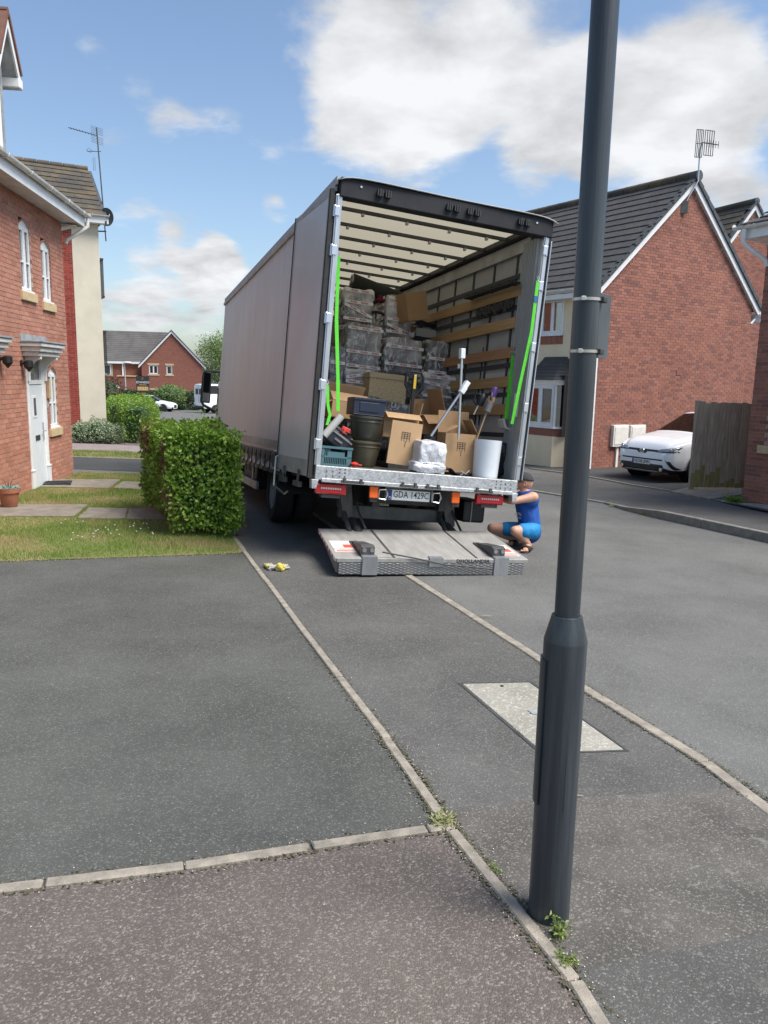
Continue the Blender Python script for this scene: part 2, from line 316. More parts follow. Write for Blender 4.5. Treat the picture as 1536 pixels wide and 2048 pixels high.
def wrapmat(name, base, amt=.5, dark=None):
    # stretch film over furniture: creased and glossy, its highlights painted in as white streaks
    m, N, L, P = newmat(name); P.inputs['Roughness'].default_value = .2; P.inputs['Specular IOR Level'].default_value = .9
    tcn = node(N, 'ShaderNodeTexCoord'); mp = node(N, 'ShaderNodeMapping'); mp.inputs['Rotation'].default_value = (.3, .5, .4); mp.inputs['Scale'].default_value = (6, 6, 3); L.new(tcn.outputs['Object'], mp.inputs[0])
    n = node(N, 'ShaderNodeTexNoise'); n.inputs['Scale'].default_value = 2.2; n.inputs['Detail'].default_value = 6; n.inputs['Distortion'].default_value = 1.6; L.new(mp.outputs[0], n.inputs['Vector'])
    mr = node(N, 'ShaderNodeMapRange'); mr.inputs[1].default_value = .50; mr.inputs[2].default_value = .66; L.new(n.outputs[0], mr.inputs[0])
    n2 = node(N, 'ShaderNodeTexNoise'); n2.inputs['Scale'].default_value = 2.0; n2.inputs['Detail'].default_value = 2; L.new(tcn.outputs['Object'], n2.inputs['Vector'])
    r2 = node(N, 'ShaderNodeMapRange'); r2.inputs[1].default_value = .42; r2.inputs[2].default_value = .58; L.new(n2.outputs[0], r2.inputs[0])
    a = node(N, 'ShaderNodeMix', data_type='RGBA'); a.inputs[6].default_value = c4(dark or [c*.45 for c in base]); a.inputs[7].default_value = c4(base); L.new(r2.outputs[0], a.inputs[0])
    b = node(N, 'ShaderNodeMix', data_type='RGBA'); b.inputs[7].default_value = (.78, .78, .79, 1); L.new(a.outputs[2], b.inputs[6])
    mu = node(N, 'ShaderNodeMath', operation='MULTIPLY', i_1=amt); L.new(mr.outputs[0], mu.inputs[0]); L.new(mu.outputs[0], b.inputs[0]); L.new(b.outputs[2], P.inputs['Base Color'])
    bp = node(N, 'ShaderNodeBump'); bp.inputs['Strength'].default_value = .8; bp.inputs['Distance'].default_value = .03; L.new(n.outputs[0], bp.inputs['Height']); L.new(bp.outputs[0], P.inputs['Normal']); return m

asphalt('road_asphalt', (.112, .111, .103), (.25, .248, .235), .36, (.126, .125, .117), 175)
asphalt('path_asphalt', (.080, .078, .072), (.22, .214, .20), .36, (.098, .095, .088), 165, spots=.15)
asphalt('drive_asphalt', (.068, .069, .061), (.20, .20, .185), .36, (.084, .085, .076), 175)
asphalt('red_asphalt', (.100, .084, .073), (.28, .245, .215), .5, (.120, .101, .088), 150, bump=.7)
asphalt('worn_asphalt', (.086, .080, .071), (.25, .232, .205), .38, (.110, .103, .092), 150, patch=2.2, spots=.55)
asphalt('dark_asphalt', (.050, .051, .050), (.16, .16, .155), .25, None, 160)
asphalt('gravel', (.24, .22, .18), (.55, .52, .45), .6, None, 38, bump=1)
asphalt('concrete_cover', (.27, .258, .215), (.50, .48, .41), .5, (.33, .31, .265), 90)
pm('edging', (.33, .29, .235), (.19, .17, .138), 14, .9, bump=.4, bscale=120, world=True)
pm('kerb', (.25, .23, .20), (.17, .16, .14), 9, .9, bump=.3, bscale=90, world=True)
pm('slab', (.25, .22, .175), (.16, .14, .115), 5, .9, bump=.3, bscale=80, world=True)
pm('block_paving', (.27, .225, .215), (.20, .165, .16), 3, .85, world=True)
pm('soil', (.16, .12, .075), (.075, .07, .035), 1.6, .95, bump=.6, bscale=40, world=True)
pm('lawn', (.12, .15, .03), (.25, .19, .09), 1.1, .95, bump=.5, bscale=60, lo=.42, hi=.6, world=True)
brickmat('brick_left', [(.42, .198, .138), (.365, .165, .115), (.46, .228, .162), (.39, .180, .127), (.43, .202, .14), (.40, .198, .146)])
brickmat('brick_right', [(.305, .134, .100), (.27, .118, .089), (.33, .150, .109), (.215, .103, .085), (.315, .139, .102), (.285, .126, .094)])
brickmat('brick_deep', [(.27, .05, .035), (.23, .042, .03), (.30, .06, .042), (.25, .048, .035)])
pm('mortar', (.50, .37, .30), (.42, .30, .24), 8, .95, world=True)
pm('mortar_right', (.44, .30, .235), (.36, .24, .19), 8, .95, world=True)
pm('render_cream', (.62, .57, .455), (.56, .51, .405), 2, .9, bump=.25, bscale=220, world=True)
pm('render_yellow', (.76, .65, .46), (.70, .59, .41), 2, .9, bump=.2, bscale=200, world=True)
pm('tile', (.044, .043, .043), (.075, .072, .067), 6, .85, bump=.4, bscale=90, world=True, island=.5)
pm('tile_moss', (.058, .054, .048), (.135, .10, .055), 1.4, .9, bump=.4, bscale=90, world=True, island=.25, lo=.45, hi=.7)
pm('verge', (.045, .05, .056), (.07, .075, .08), 6, .5, world=True)
pm('upvc', (.78, .79, .79), (.70, .71, .71), 5, .35, world=True)
pm('upvc_worn', (.72, .72, .70), (.55, .54, .50), 6, .45, world=True)
pm('sill_stone', (.55, .43, .25), (.44, .34, .19), 9, .85, world=True)
pm('lead', (.33, .35, .36), (.20, .21, .22), 9, .55, world=True)
pm('door_paint', (.72, .76, .78), (.58, .63, .65), 9, .4, stretch=(6, 6, .6))
glassmat('glass'); glassmat('car_glass', (.07, .085, .085), .02)
pm('room', (.03, .03, .032), rough=.9); pm('curtain', (.36, .27, .22), (.28, .20, .17), 9, .9, stretch=(6, 6, .3)); pm('net', (.55, .55, .53), rough=.9)
pm('black_plastic', (.012, .012, .013), rough=.45); pm('black_steel', (.02, .021, .022), (.045, .043, .04), 9, .6)
pm('dark_steel', (.055, .057, .058), (.10, .098, .092), 7, .55, metal=.3); pm('header_black', (.013, .014, .018), (.022, .023, .027), 5, .65, spec=.3)
pm('rubber', (.016, .016, .016), (.03, .029, .028), 20, .8); pm('chrome', (.6, .6, .6), rough=.15, metal=1)
pm('aluminium', (.56, .57, .58), (.44, .45, .46), 6, .35, metal=.75, stretch=(3, 3, .5)); pm('alu_dull', (.40, .40, .385), (.27, .265, .25), 3.5, .5, metal=.35)
pm('door_grey', (.50, .48, .465), (.455, .435, .422), 2, .35, coat=.1); pm('curtain_grey', (.54, .52, .50), (.48, .462, .445), 3, .42, bump=.12, bscale=7, stretch=(1, 3, .35))
pm('curtain_inside', (.36, .36, .35), (.30, .30, .295), 2.5, .7); pm('webbing', (.045, .047, .05), rough=.8); pm('skirt', (.12, .12, .12), (.07, .07, .07), 9, .5)
pm('rib_panel', (.42, .425, .415), (.34, .345, .335), 7, .5, metal=.3, stretch=(1, 9, .2))
def galv():
    m, N, L, P = newmat('galvanised'); P.inputs['Metallic'].default_value = .55; P.inputs['Roughness'].default_value = .48
    t = node(N, 'ShaderNodeTexCoord'); v = node(N, 'ShaderNodeTexVoronoi'); v.inputs['Scale'].default_value = 55; L.new(t.outputs['Object'], v.inputs['Vector'])
    s = node(N, 'ShaderNodeSeparateColor'); L.new(v.outputs['Color'], s.inputs[0])
    n = node(N, 'ShaderNodeTexNoise'); n.inputs['Scale'].default_value = 5; n.inputs['Detail'].default_value = 5; L.new(t.outputs['Object'], n.inputs['Vector'])
    a = node(N, 'ShaderNodeMath', operation='ADD'); L.new(s.outputs[0], a.inputs[0]); L.new(n.outputs[0], a.inputs[1])
    mr = node(N, 'ShaderNodeMapRange'); mr.inputs[1].default_value = .2; mr.inputs[2].default_value = 1.6; L.new(a.outputs[0], mr.inputs[0])
    mx = node(N, 'ShaderNodeMix', data_type='RGBA'); mx.inputs[6].default_value = (.27, .285, .29, 1); mx.inputs[7].default_value = (.56, .57, .57, 1); L.new(mr.outputs[0], mx.inputs[0]); L.new(mx.outputs[2], P.inputs['Base Color'])
galv()
def tarp():
    m, N, L, P = newmat('roof_tarp'); P.inputs['Base Color'].default_value = (.44, .41, .33, 1); P.inputs['Roughness'].default_value = .6
    t = node(N, 'ShaderNodeBsdfTranslucent'); t.inputs[0].default_value = (.44, .40, .30, 1); ms = node(N, 'ShaderNodeMixShader'); ms.inputs[0].default_value = .5
    L.new(P.outputs[0], ms.inputs[1]); L.new(t.outputs[0], ms.inputs[2]); L.new(ms.outputs[0], N['Material Output'].inputs[0])
tarp()
pm('tarp_edge', (.42, .42, .40), (.33, .33, .31), 8, .6)
pm('lath_wood', (.40, .26, .12), (.30, .18, .08), 5, .75, stretch=(1, .25, 6)); pm('lath_red', (.36, .20, .11), (.27, .14, .07), 5, .75, stretch=(1, .25, 6))
pm('floor_ply', (.07, .06, .05), (.11, .10, .085), 6, .7); pm('card', (.54, .35, .19), (.47, .30, .16), 2.5, .85); pm('card_dark', (.40, .25, .13), (.33, .205, .105), 3, .85)
pm('osb', (.74, .58, .35), (.48, .35, .18), 28, .8, stretch=(1, 1, 2.4)); pm('pine', (.60, .46, .28), (.52, .38, .22), 5, .7, stretch=(.4, 1, 5))
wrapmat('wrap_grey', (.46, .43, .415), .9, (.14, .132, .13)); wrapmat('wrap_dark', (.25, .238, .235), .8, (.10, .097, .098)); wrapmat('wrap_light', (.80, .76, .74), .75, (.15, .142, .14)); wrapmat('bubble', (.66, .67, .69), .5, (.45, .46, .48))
pm('tape', (.84, .83, .81), rough=.4); pm('tape_red', (.55, .05, .05), rough=.5); pm('green_web', (.11, .68, .035), (.09, .56, .03), 30, .6); pm('blue_label', (.02, .12, .28), rough=.6)
pm('carpet', (.018, .021, .018), (.032, .035, .03), 60, .95, bump=.5, bscale=200); pm('navy', (.012, .018, .04), rough=.45); pm('glaze', (.03, .038, .034), (.055, .05, .035), 7, .35, coat=.2); pm('glaze_brown', (.06, .055, .035), (.10, .085, .05), 6, .4)
pm('teal', (.07, .16, .18), (.055, .125, .145), 4, .5); pm('case_black', (.016, .018, .024), rough=.42); pm('red_plastic', (.55, .035, .025), rough=.4); pm('red_cloth', (.16, .02, .03), rough=.9); pm('white_plastic', (.72, .76, .79), (.66, .70, .73), 3, .5); pm('steel_tube', (.6, .61, .62), rough=.28, metal=.9)
pm('grey_tube', (.42, .42, .41), rough=.5); pm('purple', (.07, .03, .16), rough=.35); pm('gold', (.55, .35, .2), rough=.3, metal=.8); pm('smoke', (.16, .14, .14), rough=.2); pm('paper', (.62, .62, .60), rough=.8); pm('yellow_label', (.75, .52, .03), rough=.6)
def lens():
    m, N, L, P = newmat('red_lens'); P.inputs['Base Color'].default_value = (.33, .008, .012, 1); P.inputs['Roughness'].default_value = .18; P.inputs['Coat Weight'].default_value = .6
lens(); pm('lens_grey', (.36, .30, .30), rough=.3); pm('orange', (.85, .13, .01), rough=.4); pm('plate_white', (.70, .71, .68), rough=.4); pm('ink', (.012, .012, .014), rough=.6); pm('plate_blue', (.01, .04, .22), rough=.5)
pm('platform', (.44, .425, .395), (.32, .305, .28), 4, .5, metal=.3, stretch=(2.5, .5, 1)); pm('decal_white', (.66, .63, .59), (.56, .52, .48), 12, .6); pm('decal_red', (.5, .09, .06), rough=.6)
def checker():
    m, N, L, P = newmat('checker_plate'); P.inputs['Metallic'].default_value = .6; P.inputs['Roughness'].default_value = .4; P.inputs['Base Color'].default_value = (.40, .40, .39, 1)
    t = node(N, 'ShaderNodeTexCoord'); b = None
    hs = []
    for ang in (.785, -.785):
        mp = node(N, 'ShaderNodeMapping'); mp.inputs['Rotation'].default_value = (0, ang, 0); mp.inputs['Scale'].default_value = (18, 18, 52); L.new(t.outputs['Object'], mp.inputs[0])
        v = node(N, 'ShaderNodeTexVoronoi'); v.inputs['Randomness'].default_value = 0; v.inputs['Scale'].default_value = 1; L.new(mp.outputs[0], v.inputs['Vector'])
        mr = node(N, 'ShaderNodeMapRange'); mr.inputs[1].default_value = .2; mr.inputs[2].default_value = .42; mr.inputs[3].default_value = 1; mr.inputs[4].default_value = 0; L.new(v.outputs['Distance'], mr.inputs[0]); hs.append(mr)
    mx = node(N, 'ShaderNodeMath', operation='MAXIMUM'); L.new(hs[0].outputs[0], mx.inputs[0]); L.new(hs[1].outputs[0], mx.inputs[1])
    bp = node(N, 'ShaderNodeBump'); bp.inputs['Strength'].default_value = .6; bp.inputs['Distance'].default_value = .006; L.new(mx.outputs[0], bp.inputs['Height']); L.new(bp.outputs[0], P.inputs['Normal'])
    cm = node(N, 'ShaderNodeMix', data_type='RGBA'); cm.inputs[6].default_value = (.25, .25, .245, 1); cm.inputs[7].default_value = (.30, .30, .295, 1); L.new(mx.outputs[0], cm.inputs[0]); L.new(cm.outputs[2], P.inputs['Base Color'])
checker()
pm('lamp_paint', (.025, .032, .038), (.060, .070, .076), 6, .36, bump=.10, bscale=30, stretch=(5, 5, .25), lo=.45, hi=.8, coat=.1); pm('sign_back', (.075, .085, .092), (.055, .062, .066), 4, .5); pm('steel_band', (.5, .47, .42), rough=.3, metal=.8)
pm('gate_wood', (.44, .375, .29), (.25, .21, .165), 5, .85, stretch=(7, 7, .5), bump=.3, bscale=20); pm('gate_moss', (.27, .24, .08), (.18, .15, .08), 5, .9, stretch=(5, 5, 1))
pm('car_white', (.84, .86, .87), rough=.3, coat=.7); pm('car_grey', (.23, .27, .30), rough=.3, coat=.6); pm('cab_white', (.66, .66, .52), rough=.35, coat=.3); pm('headlamp', (.36, .38, .40), rough=.08, metal=.6)
pm('terracotta', (.36, .14, .075), (.26, .10, .058), 6, .85, bump=.2, bscale=60); pm('succulent', (.13, .25, .21), (.20, .32, .28), 9, .5); pm('bark', (.11, .085, .06), (.06, .048, .036), 12, .95, bump=.6, bscale=40)
leafmat('hedge_leaf', [(.10, .20, .024), (.17, .31, .036), (.26, .41, .05), (.13, .25, .03), (.33, .47, .07)], .40, .38, (.56, .66), (.17, .085, .055), 1.7)
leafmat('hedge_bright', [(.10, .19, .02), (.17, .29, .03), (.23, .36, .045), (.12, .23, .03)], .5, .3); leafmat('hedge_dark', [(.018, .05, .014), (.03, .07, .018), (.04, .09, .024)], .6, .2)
leafmat('photinia', [(.12, .035, .03), (.06, .05, .025), (.17, .06, .045), (.045, .07, .025)], .5, .2); leafmat('euonymus', [(.22, .30, .15), (.36, .42, .27), (.12, .19, .08), (.46, .50, .36)], .5, .2)
leafmat('tree_leaf', [(.10, .17, .04), (.16, .24, .07), (.21, .30, .10), (.13, .20, .05)], .6, .3); leafmat('grass_blade', [(.10, .20, .02), (.15, .26, .03), (.20, .29, .05), (.26, .27, .10)], .6, .3, (.50, .66), (.40, .31, .15), 1.0); leafmat('verge_grass', [(.11, .17, .03), (.15, .22, .04), (.20, .25, .06)], .6, .3, (.5, .65), (.32, .27, .13), 1.4); leafmat('weed', [(.13, .20, .04), (.20, .28, .06), (.28, .30, .10)], .6, .3); leafmat('dry_weed', [(.42, .40, .22), (.30, .34, .12), (.52, .48, .30)], .8, .3)
pm('dandelion', (.52, .50, .44), rough=.9); leafmat('crumbs', [(.06, .05, .03), (.10, .09, .05), (.05, .06, .025), (.16, .13, .08)], .9, .05); pm('tile_brown', (.17, .075, .05), (.12, .06, .045), 6, .85, world=True); pm('skin', (.56, .31, .21), (.50, .26, .175), 8, .55); pm('vest', (.008, .085, .37), (.006, .055, .26), 7, .75, bump=1, bscale=9, stretch=(1, 1, .45)); pm('shorts', (.006, .24, .52), (.004, .17, .40), 7, .7, bump=1, bscale=10, stretch=(1, 1, .5)); pm('cap', (.030, .030, .034), (.042, .042, .046), 9, .85)
pm('sandal', (.016, .016, .018), rough=.6); pm('shirt_print', (.55, .58, .60), rough=.7); pm('glove_yellow', (.62, .50, .08), (.48, .40, .10), 9, .8); pm('glove_grey', (.36, .35, .32), rough=.85); pm('sign_dark', (.045, .05, .05), rough=.5); pm('sign_gold', (.62, .33, .05), rough=.5); pm('sign_white', (.75, .74, .70), rough=.5); pm('sign_red', (.6, .05, .03), rough=.5); pm('meter_box', (.80, .77, .70), (.68, .66, .60), 8, .5); pm('dish', (.045, .055, .06), rough=.5)
# ------------------------------------------------------------------ ground and pavings
def sheet(name, pts, dz, mat, fn=gz, parent=None, sub=0):
    bm = bmesh.new(); vs = [bm.verts.new((p[0], p[1], 0)) for p in pts]; bm.faces.new(vs)
    cuts = [((0, 28, 0), (0, 1, 0)), ((0, 75, 0), (0, 1, 0)), ((-30, 0, 0), (1, 0, 0)), ((30, 0, 0), (1, 0, 0))]
    xs = [p[0] for p in pts]; ys = [p[1] for p in pts]
    if sub:
        cuts += [((0, y, 0), (0, 1, 0)) for y in np.arange(min(ys), max(ys), sub)] + [((x, 0, 0), (1, 0, 0)) for x in np.arange(min(xs), max(xs), sub)]
    for co, no in cuts: bmesh.ops.bisect_plane(bm, geom=bm.verts[:]+bm.edges[:]+bm.faces[:], plane_co=co, plane_no=no)
    for v in bm.verts: v.co.z = fn(v.co.x, v.co.y) + dz
    bmesh.ops.recalc_face_normals(bm, faces=bm.faces)
    me = bpy.data.meshes.new(name); bm.to_mesh(me); bm.free()
    if me.polygons[0].normal.z < 0: me.flip_normals()
    o = obj(name, me, mat, parent)
    if parent is None: struct(o)
    return o
def P2(*a): return [tuple(gp(x, y)[:2]) for x, y in a]
sheet('ground', [(-400, -60), (400, -60), (400, 600), (-400, 600)], 0, 'road_asphalt')
EL = P2((1215, 2048), (1000, 1784), (884, 1640), (825, 1548), (760, 1463), (628, 1292), (490, 1105))
EL = [(EL[0][0]+.30, EL[0][1]-1.6)] + EL + [(EL[-1][0]-6.2, EL[-1][1]+18)]
ML = P2((1536, 1615), (1400, 1520), (1170, 1380), (1080, 1320), (820, 1155))
ML = [(ML[0][0]+.55, ML[0][1]-3.2)] + ML + [(ML[-1][0]-8.2, ML[-1][1]+24)]
CL = P2((0, 1783), (390, 1735), (650, 1694), (888, 1659)); CL = [(CL[0][0]-1.3, CL[0][1]-.36)] + CL
LW = P2((0, 1125), (480, 1108))
sheet('footpath', EL + ML[::-1], .004, 'path_asphalt')
sheet('driveway', [(-9, LW[0][1]-1.5), (-9, 1.0)] + CL + EL[3:8] + [LW[1], LW[0]], .004, 'drive_asphalt')
sheet('entrance_path', [(-6, -2.5), (EL[0][0], -2.5)] + EL[:3] + CL[::-1] + [(-6, CL[0][1]-1)], .005, 'red_asphalt')
wp = P2((903, 1622), (1075, 1604), (1165, 1598), (1470, 1580)); wq = P2((1150, 1945), (1536, 1872))
sheet('pavement_patch', wp + [(ML[2][0]-.02, ML[2][1]), (ML[1][0]-.01, ML[1][1])][:0] + P2((1530, 1618)) + [(2.05, 2.2), (1.9, 1.9)] + wq[::-1] + P2((1010, 1780), (925, 1680)), .008, 'worn_asphalt')
sheet('pavement_corner', wq + [(1.9, 1.7), (2.2, .2), (1.0, .2), (.83, 1.2)], .010, 'path_asphalt')
def stones(name, line, width, length, h, mat, joints=None):
    root = struct(bpy.data.objects.new(name, None)); COL.objects.link(root)
    P = [np.array(p) for p in line]; seg = [np.linalg.norm(P[i+1]-P[i]) for i in range(len(P)-1)]; tot = sum(seg)
    def at(s):
        for i, l in enumerate(seg):
            if s <= l or i == len(seg)-1: return P[i] + (P[i+1]-P[i])*(s/l)
            s -= l
    s = 0; k = 0
    while s < tot-.05:
        e = min(tot, s+length*(.97+.06*random.random())); a, b = at(s+.004), at(e-.004); d = (b-a)/np.linalg.norm(b-a); n = np.array([-d[1], d[0]])*width/2; j = random.uniform(-.004, .004); zt = h+random.uniform(-.002, .003)
        v = []
        for z in (-.06, zt):
            for q in (a-n, a+n, b+n, b-n): v.append((q[0]+j, q[1], gz(*q)+z))
        mb = MB(); mb.add(v, [(3, 2, 1, 0), (4, 5, 6, 7), (0, 1, 5, 4), (1, 2, 6, 5), (2, 3, 7, 6), (3, 0, 4, 7)])
        mb.build('edging_stone', mat, root, bevel=.006, seg=1); s = e; k += 1
        if k > 60: break
    return root
stones('path_edging', EL, .052, .915, .016, 'edging')
stones('drive_edging', CL, .050, .50, .018, 'edging')
stones('road_edging', ML, .075, .915, .016, 'edging')
# weeds' soil seams, access cover
cov = [gp(*p) for p in ((922, 1370), (1060, 1367), (1250, 1502), (1155, 1509))]
def cover():
    a, b, c, d = [Vector((p[0], p[1], gz(p[0], p[1])+.006)) for p in cov]
    d = a + (c-b); root = tag(bpy.data.objects.new('access_cover', None), 'speckled concrete access cover set flush in the pavement beside the lamp post', 'manhole cover'); COL.objects.link(root)
    fr = MB()
    ctr = (a+b+c+d)/4
    def q(t, s, z=0): return a+(b-a)*t+(d-a)*s+Vector((0, 0, z))
    for t0, t1, s0, s1 in ((-.03, 0, -.015, 1.015), (1, 1.03, -.015, 1.015), (-.0, 1, -.015, 0), (0, 1, 1, 1.015)):
        fr.prism([q(t0, s0, -.03), q(t1, s0, -.03), q(t1, s1, -.03), q(t0, s1, -.03)], (0, 0, .032))
    fr.build('cover_frame', 'dark_steel', root)
    for s0, s1 in ((.004, .497), (.503, .996)):
        m = MB(); m.prism([q(.012, s0, -.03), q(.988, s0, -.03), q(.988, s1, -.03), q(.012, s1, -.03)], (0, 0, .034)); o = m.build('cover_slab', 'concrete_cover', root, bevel=.004, seg=1)
        k = MB(); kx = .52; ky = s0+.06 if s0 < .3 else s1-.06
        c0 = q(kx, ky, .0045); k.cyl(c0, c0+Vector((0, 0, .003)), .012, n=10); k.build('key_hole', 'ink', o)
    m = MB(); m.prism([q(.44, .46, .006), q(.56, .46, .006), q(.56, .52, .006), q(.44, .52, .006)], (0, 0, .002)); m.build('name_plate', 'lead', root)
cover()
# ------------------------------------------------------------------ lawn side
C_LH = gp(147, 950); D_LH = gp(0, 1003)
_lu = (D_LH-C_LH)[:2]; _lu /= np.linalg.norm(_lu)
def lhp(s, o=0): return (C_LH[0]+_lu[0]*s+.995*o, C_LH[1]+_lu[1]*s+.1*o)
hb = P2((492, 1100))[0]
_bk = lhp(-.6); lawn_poly = [LW[0], LW[1], hb, (hb[0]-2.4, hb[1]+7.2)] + [(_bk[0]+1.5, _bk[1]+.1), _bk, lhp(7), lhp(7.5)]
sheet('lawn', [(-9, LW[0][1]-1.5)]+[LW[0]] + lawn_poly[1:6] + [lhp(6.5), (-9, 9)], .012, 'lawn', sub=1.0)
def slabs(name, quads):
    root = struct(bpy.data.objects.new(name, None)); COL.objects.link(root)
    for qd in quads:
        m = MB(); m.prism([(p[0], p[1], gz(*p)-.05) for p in P2(*qd)], (0, 0, .05+.035)); m.build('paving_slab', 'slab', root, bevel=.008, seg=1)
slabs('garden_path', [[(-60, 1036), (149, 1036), (176, 1013), (-60, 1013)], [(155, 1040), (250, 1041), (256, 1021), (178, 1019)], [(253, 1041), (345, 1042), (345, 1022), (259, 1021)],
                      [(80, 976), (218, 979), (241, 962), (96, 962)], [(226, 979), (330, 984), (330, 969), (246, 966)]])
Yb = C_LH[1]+.9
sheet('side_road', [(-40, Yb+.1), (-3.6, Yb+.2), (-4.6, Yb+3.0), (-40, Yb+2.7)], .006, 'dark_asphalt')
sheet('verge', [(-40, Yb+2.85), (-4.6, Yb+3.1), (-5.3, Yb+5.3), (-40, Yb+5.1)], .014, 'lawn')
bpv = sheet('block_paving', [(-40, Yb+5.1), (-5.3, Yb+5.3), (-6.6, Yb+8.8), (-40, Yb+8.6)], .010, 'block_paving')
sheet('shrub_bed', [(-40, Yb+8.6), (-6.6, Yb+8.8), (-8, Yb+12), (-40, Yb+12)], .012, 'soil')
# block joints of the parking bay, in its material (too small to pick apart)
_m = MAT['block_paving']; _N, _L = _m.node_tree.nodes, _m.node_tree.links
_b = node(_N, 'ShaderNodeTexBrick'); _b.inputs['Scale'].default_value = 1; _b.inputs['Brick Width'].default_value = .2; _b.inputs['Row Height'].default_value = .1; _b.inputs['Mortar Size'].default_value = .008
_b.inputs['Color1'].default_value = (.30, .24, .23, 1); _b.inputs['Color2'].default_value = (.23, .185, .18, 1); _b.inputs['Mortar'].default_value = (.13, .11, .10, 1)
_L.new(node(_N, 'ShaderNodeNewGeometry').outputs['Position'], _b.inputs['Vector']); _L.new(_b.outputs[0], _N['Principled BSDF'].inputs['Base Color'])
stones('verge_edging', [(-24, Yb+2.72), (-4.6, Yb+3.02)], .06, .915, .03, 'edging')
# ------------------------------------------------------------------ right side
KB = [gp(*p) for p in ((1536, 1086), (1401, 1056), (1318, 1038), (1248, 1021), (1206, 1007), (1140, 996), (1080, 986))]
KB = [KB[0]+(KB[0]-KB[1])*6] + KB + [KB[-1]+(KB[-1]-KB[-2])*8]
def kerb():
    root = struct(bpy.data.objects.new('kerb', None)); COL.objects.link(root)
    for i in range(len(KB)-1):
        a, b = KB[i][:2], KB[i+1][:2]; n = max(1, round(np.linalg.norm(b-a)/.915)); d = (b-a)/np.linalg.norm(b-a); nn = np.array([d[1], -d[0]])*.125
        if n > 12: n = 12
        for k in range(n):
            p, q = a+(b-a)*(k/n)+d*.003, a+(b-a)*((k+1)/n)-d*.003
            v = [(x[0], x[1], gz(*x)-.08) for x in (p, q, q+nn, p+nn)] + [(x[0], x[1], max(rz(*x), gz(*x)+.022)+.006) for x in (p, q, q+nn, p+nn)]
            mb = MB(); mb.add(v, [(3, 2, 1, 0), (4, 5, 6, 7), (0, 1, 5, 4), (1, 2, 6, 5), (2, 3, 7, 6), (3, 0, 4, 7)]); mb.build('kerb_stone', 'kerb', root, bevel=.012, seg=2)
kerb()
def off(p, q, w): d = (q-p)[:2]; d = d/np.linalg.norm(d); return (p[0]+d[1]*w, p[1]-d[0]*w)
kin = [off(KB[i], KB[min(i+1, len(KB)-1)] if i < len(KB)-1 else KB[i]*2-KB[i-1], .12) for i in range(len(KB))]
sheet('far_pavement', kin + [(22, 32), (40, 32), (40, 2)], .0, 'path_asphalt', rz, sub=2.0)
EB = [rp(*p)[:2] for p in ((1536, 1023), (1427, 1000), (1340, 983), (1262, 971), (1200, 959), (1120, 946), (1060, 938))]
sheet('house_drive', [tuple(p) for p in EB] + [(3.6, 26), (20, 30), (20, 14), (EB[0][0]+5, EB[0][1]-2.4)], .006, 'dark_asphalt', rz, sub=2.0)
def strip(name, pts, w, mat, fn, dz):
    m = MB()
    for a, b in zip(pts[:-1], pts[1:]):
        d = (b-a)/np.linalg.norm(b-a); n = np.array([-d[1], d[0]])*w/2
        m.prism([(q[0], q[1], fn(*q)-.03) for q in (a-n, b-n, b+n, a+n)], (0, 0, .03+dz))
    return struct(m.build(name, mat))
strip('drive_edging_far', EB[1:], .05, 'edging', rz, .03)
fr0 = rp(1490, 1009); gr = [rp(*p)[:2] for p in ((1425, 999), (1470, 1012), (1536, 1021), (1600, 1030))]
sheet('gravel_bed', [tuple(gr[0]), tuple(gr[1]), tuple(gr[2]), tuple(gr[3]), (fr0[0]+1.6, fr0[1]-.6), (fr0[0]-.05, fr0[1]+.15)], .016, 'gravel', rz)
gsl = [rp(*p)[:2] for p in ((1340, 985), (1420, 1000), (1485, 991), (1480, 975), (1400, 972))]
m = MB(); m.prism([(p[0], p[1], rz(*p)-.05) for p in gsl], (0, 0, .05+.028)); struct(m.build('gate_slab', 'slab', bevel=.006, seg=1))

# ------------------------------------------------------------------ brickwork and roofs
CAMP = Vector((0, 0, CAMH))
def inview(p, m=30):
    x, y, z = pix(p); return z > 0 and -m < x < 1536+m and -m < y < 2048+m
def pieces(parent, name, unit_me, mats, mat, limit=300):
    """alike pieces: the nearest in view are objects sharing one mesh, the rest one joined part"""
    Mw = parent.matrix_world
    tmp = [((Mw @ M).translation, M) for M in mats]
    vis = sorted([(( p-CAMP).length, i) for i, (p, M) in enumerate(tmp) if inview(p)])
    pick = set(i for _, i in vis[:limit])
    if not unit_me.materials: unit_me.materials.append(MAT[mat])
    for i in pick:
        o = bpy.data.objects.new(name, unit_me); COL.objects.link(o); o.parent = parent; o.matrix_local = mats[i]
    rest = [tmp[i][1] for i in range(len(tmp)) if i not in pick]
    if rest:
        uv = np.array([tuple(v.co)+(1,) for v in unit_me.vertices]); uf = np.array([tuple(p.vertices) for p in unit_me.polygons])
        V = np.concatenate([(uv @ np.array(M).T)[:, :3] for M in rest]); Fc = np.concatenate([uf+len(uv)*i for i in range(len(rest))])
        o = fast(name+'_field', V, Fc, mat, parent); o['kind'] = 'stuff'
def openbox(lx, ly, lz, out=1):        # a brick: face and four sides, back left open
    y0, y1 = (-ly, 0) if out > 0 else (0, ly)
    m = MB(); m.box(-lx/2, lx/2, -ly/2, ly/2, -lz/2, lz/2); me = bpy.data.meshes.new('piece'); me.from_pydata(m.v, [], m.f); return me
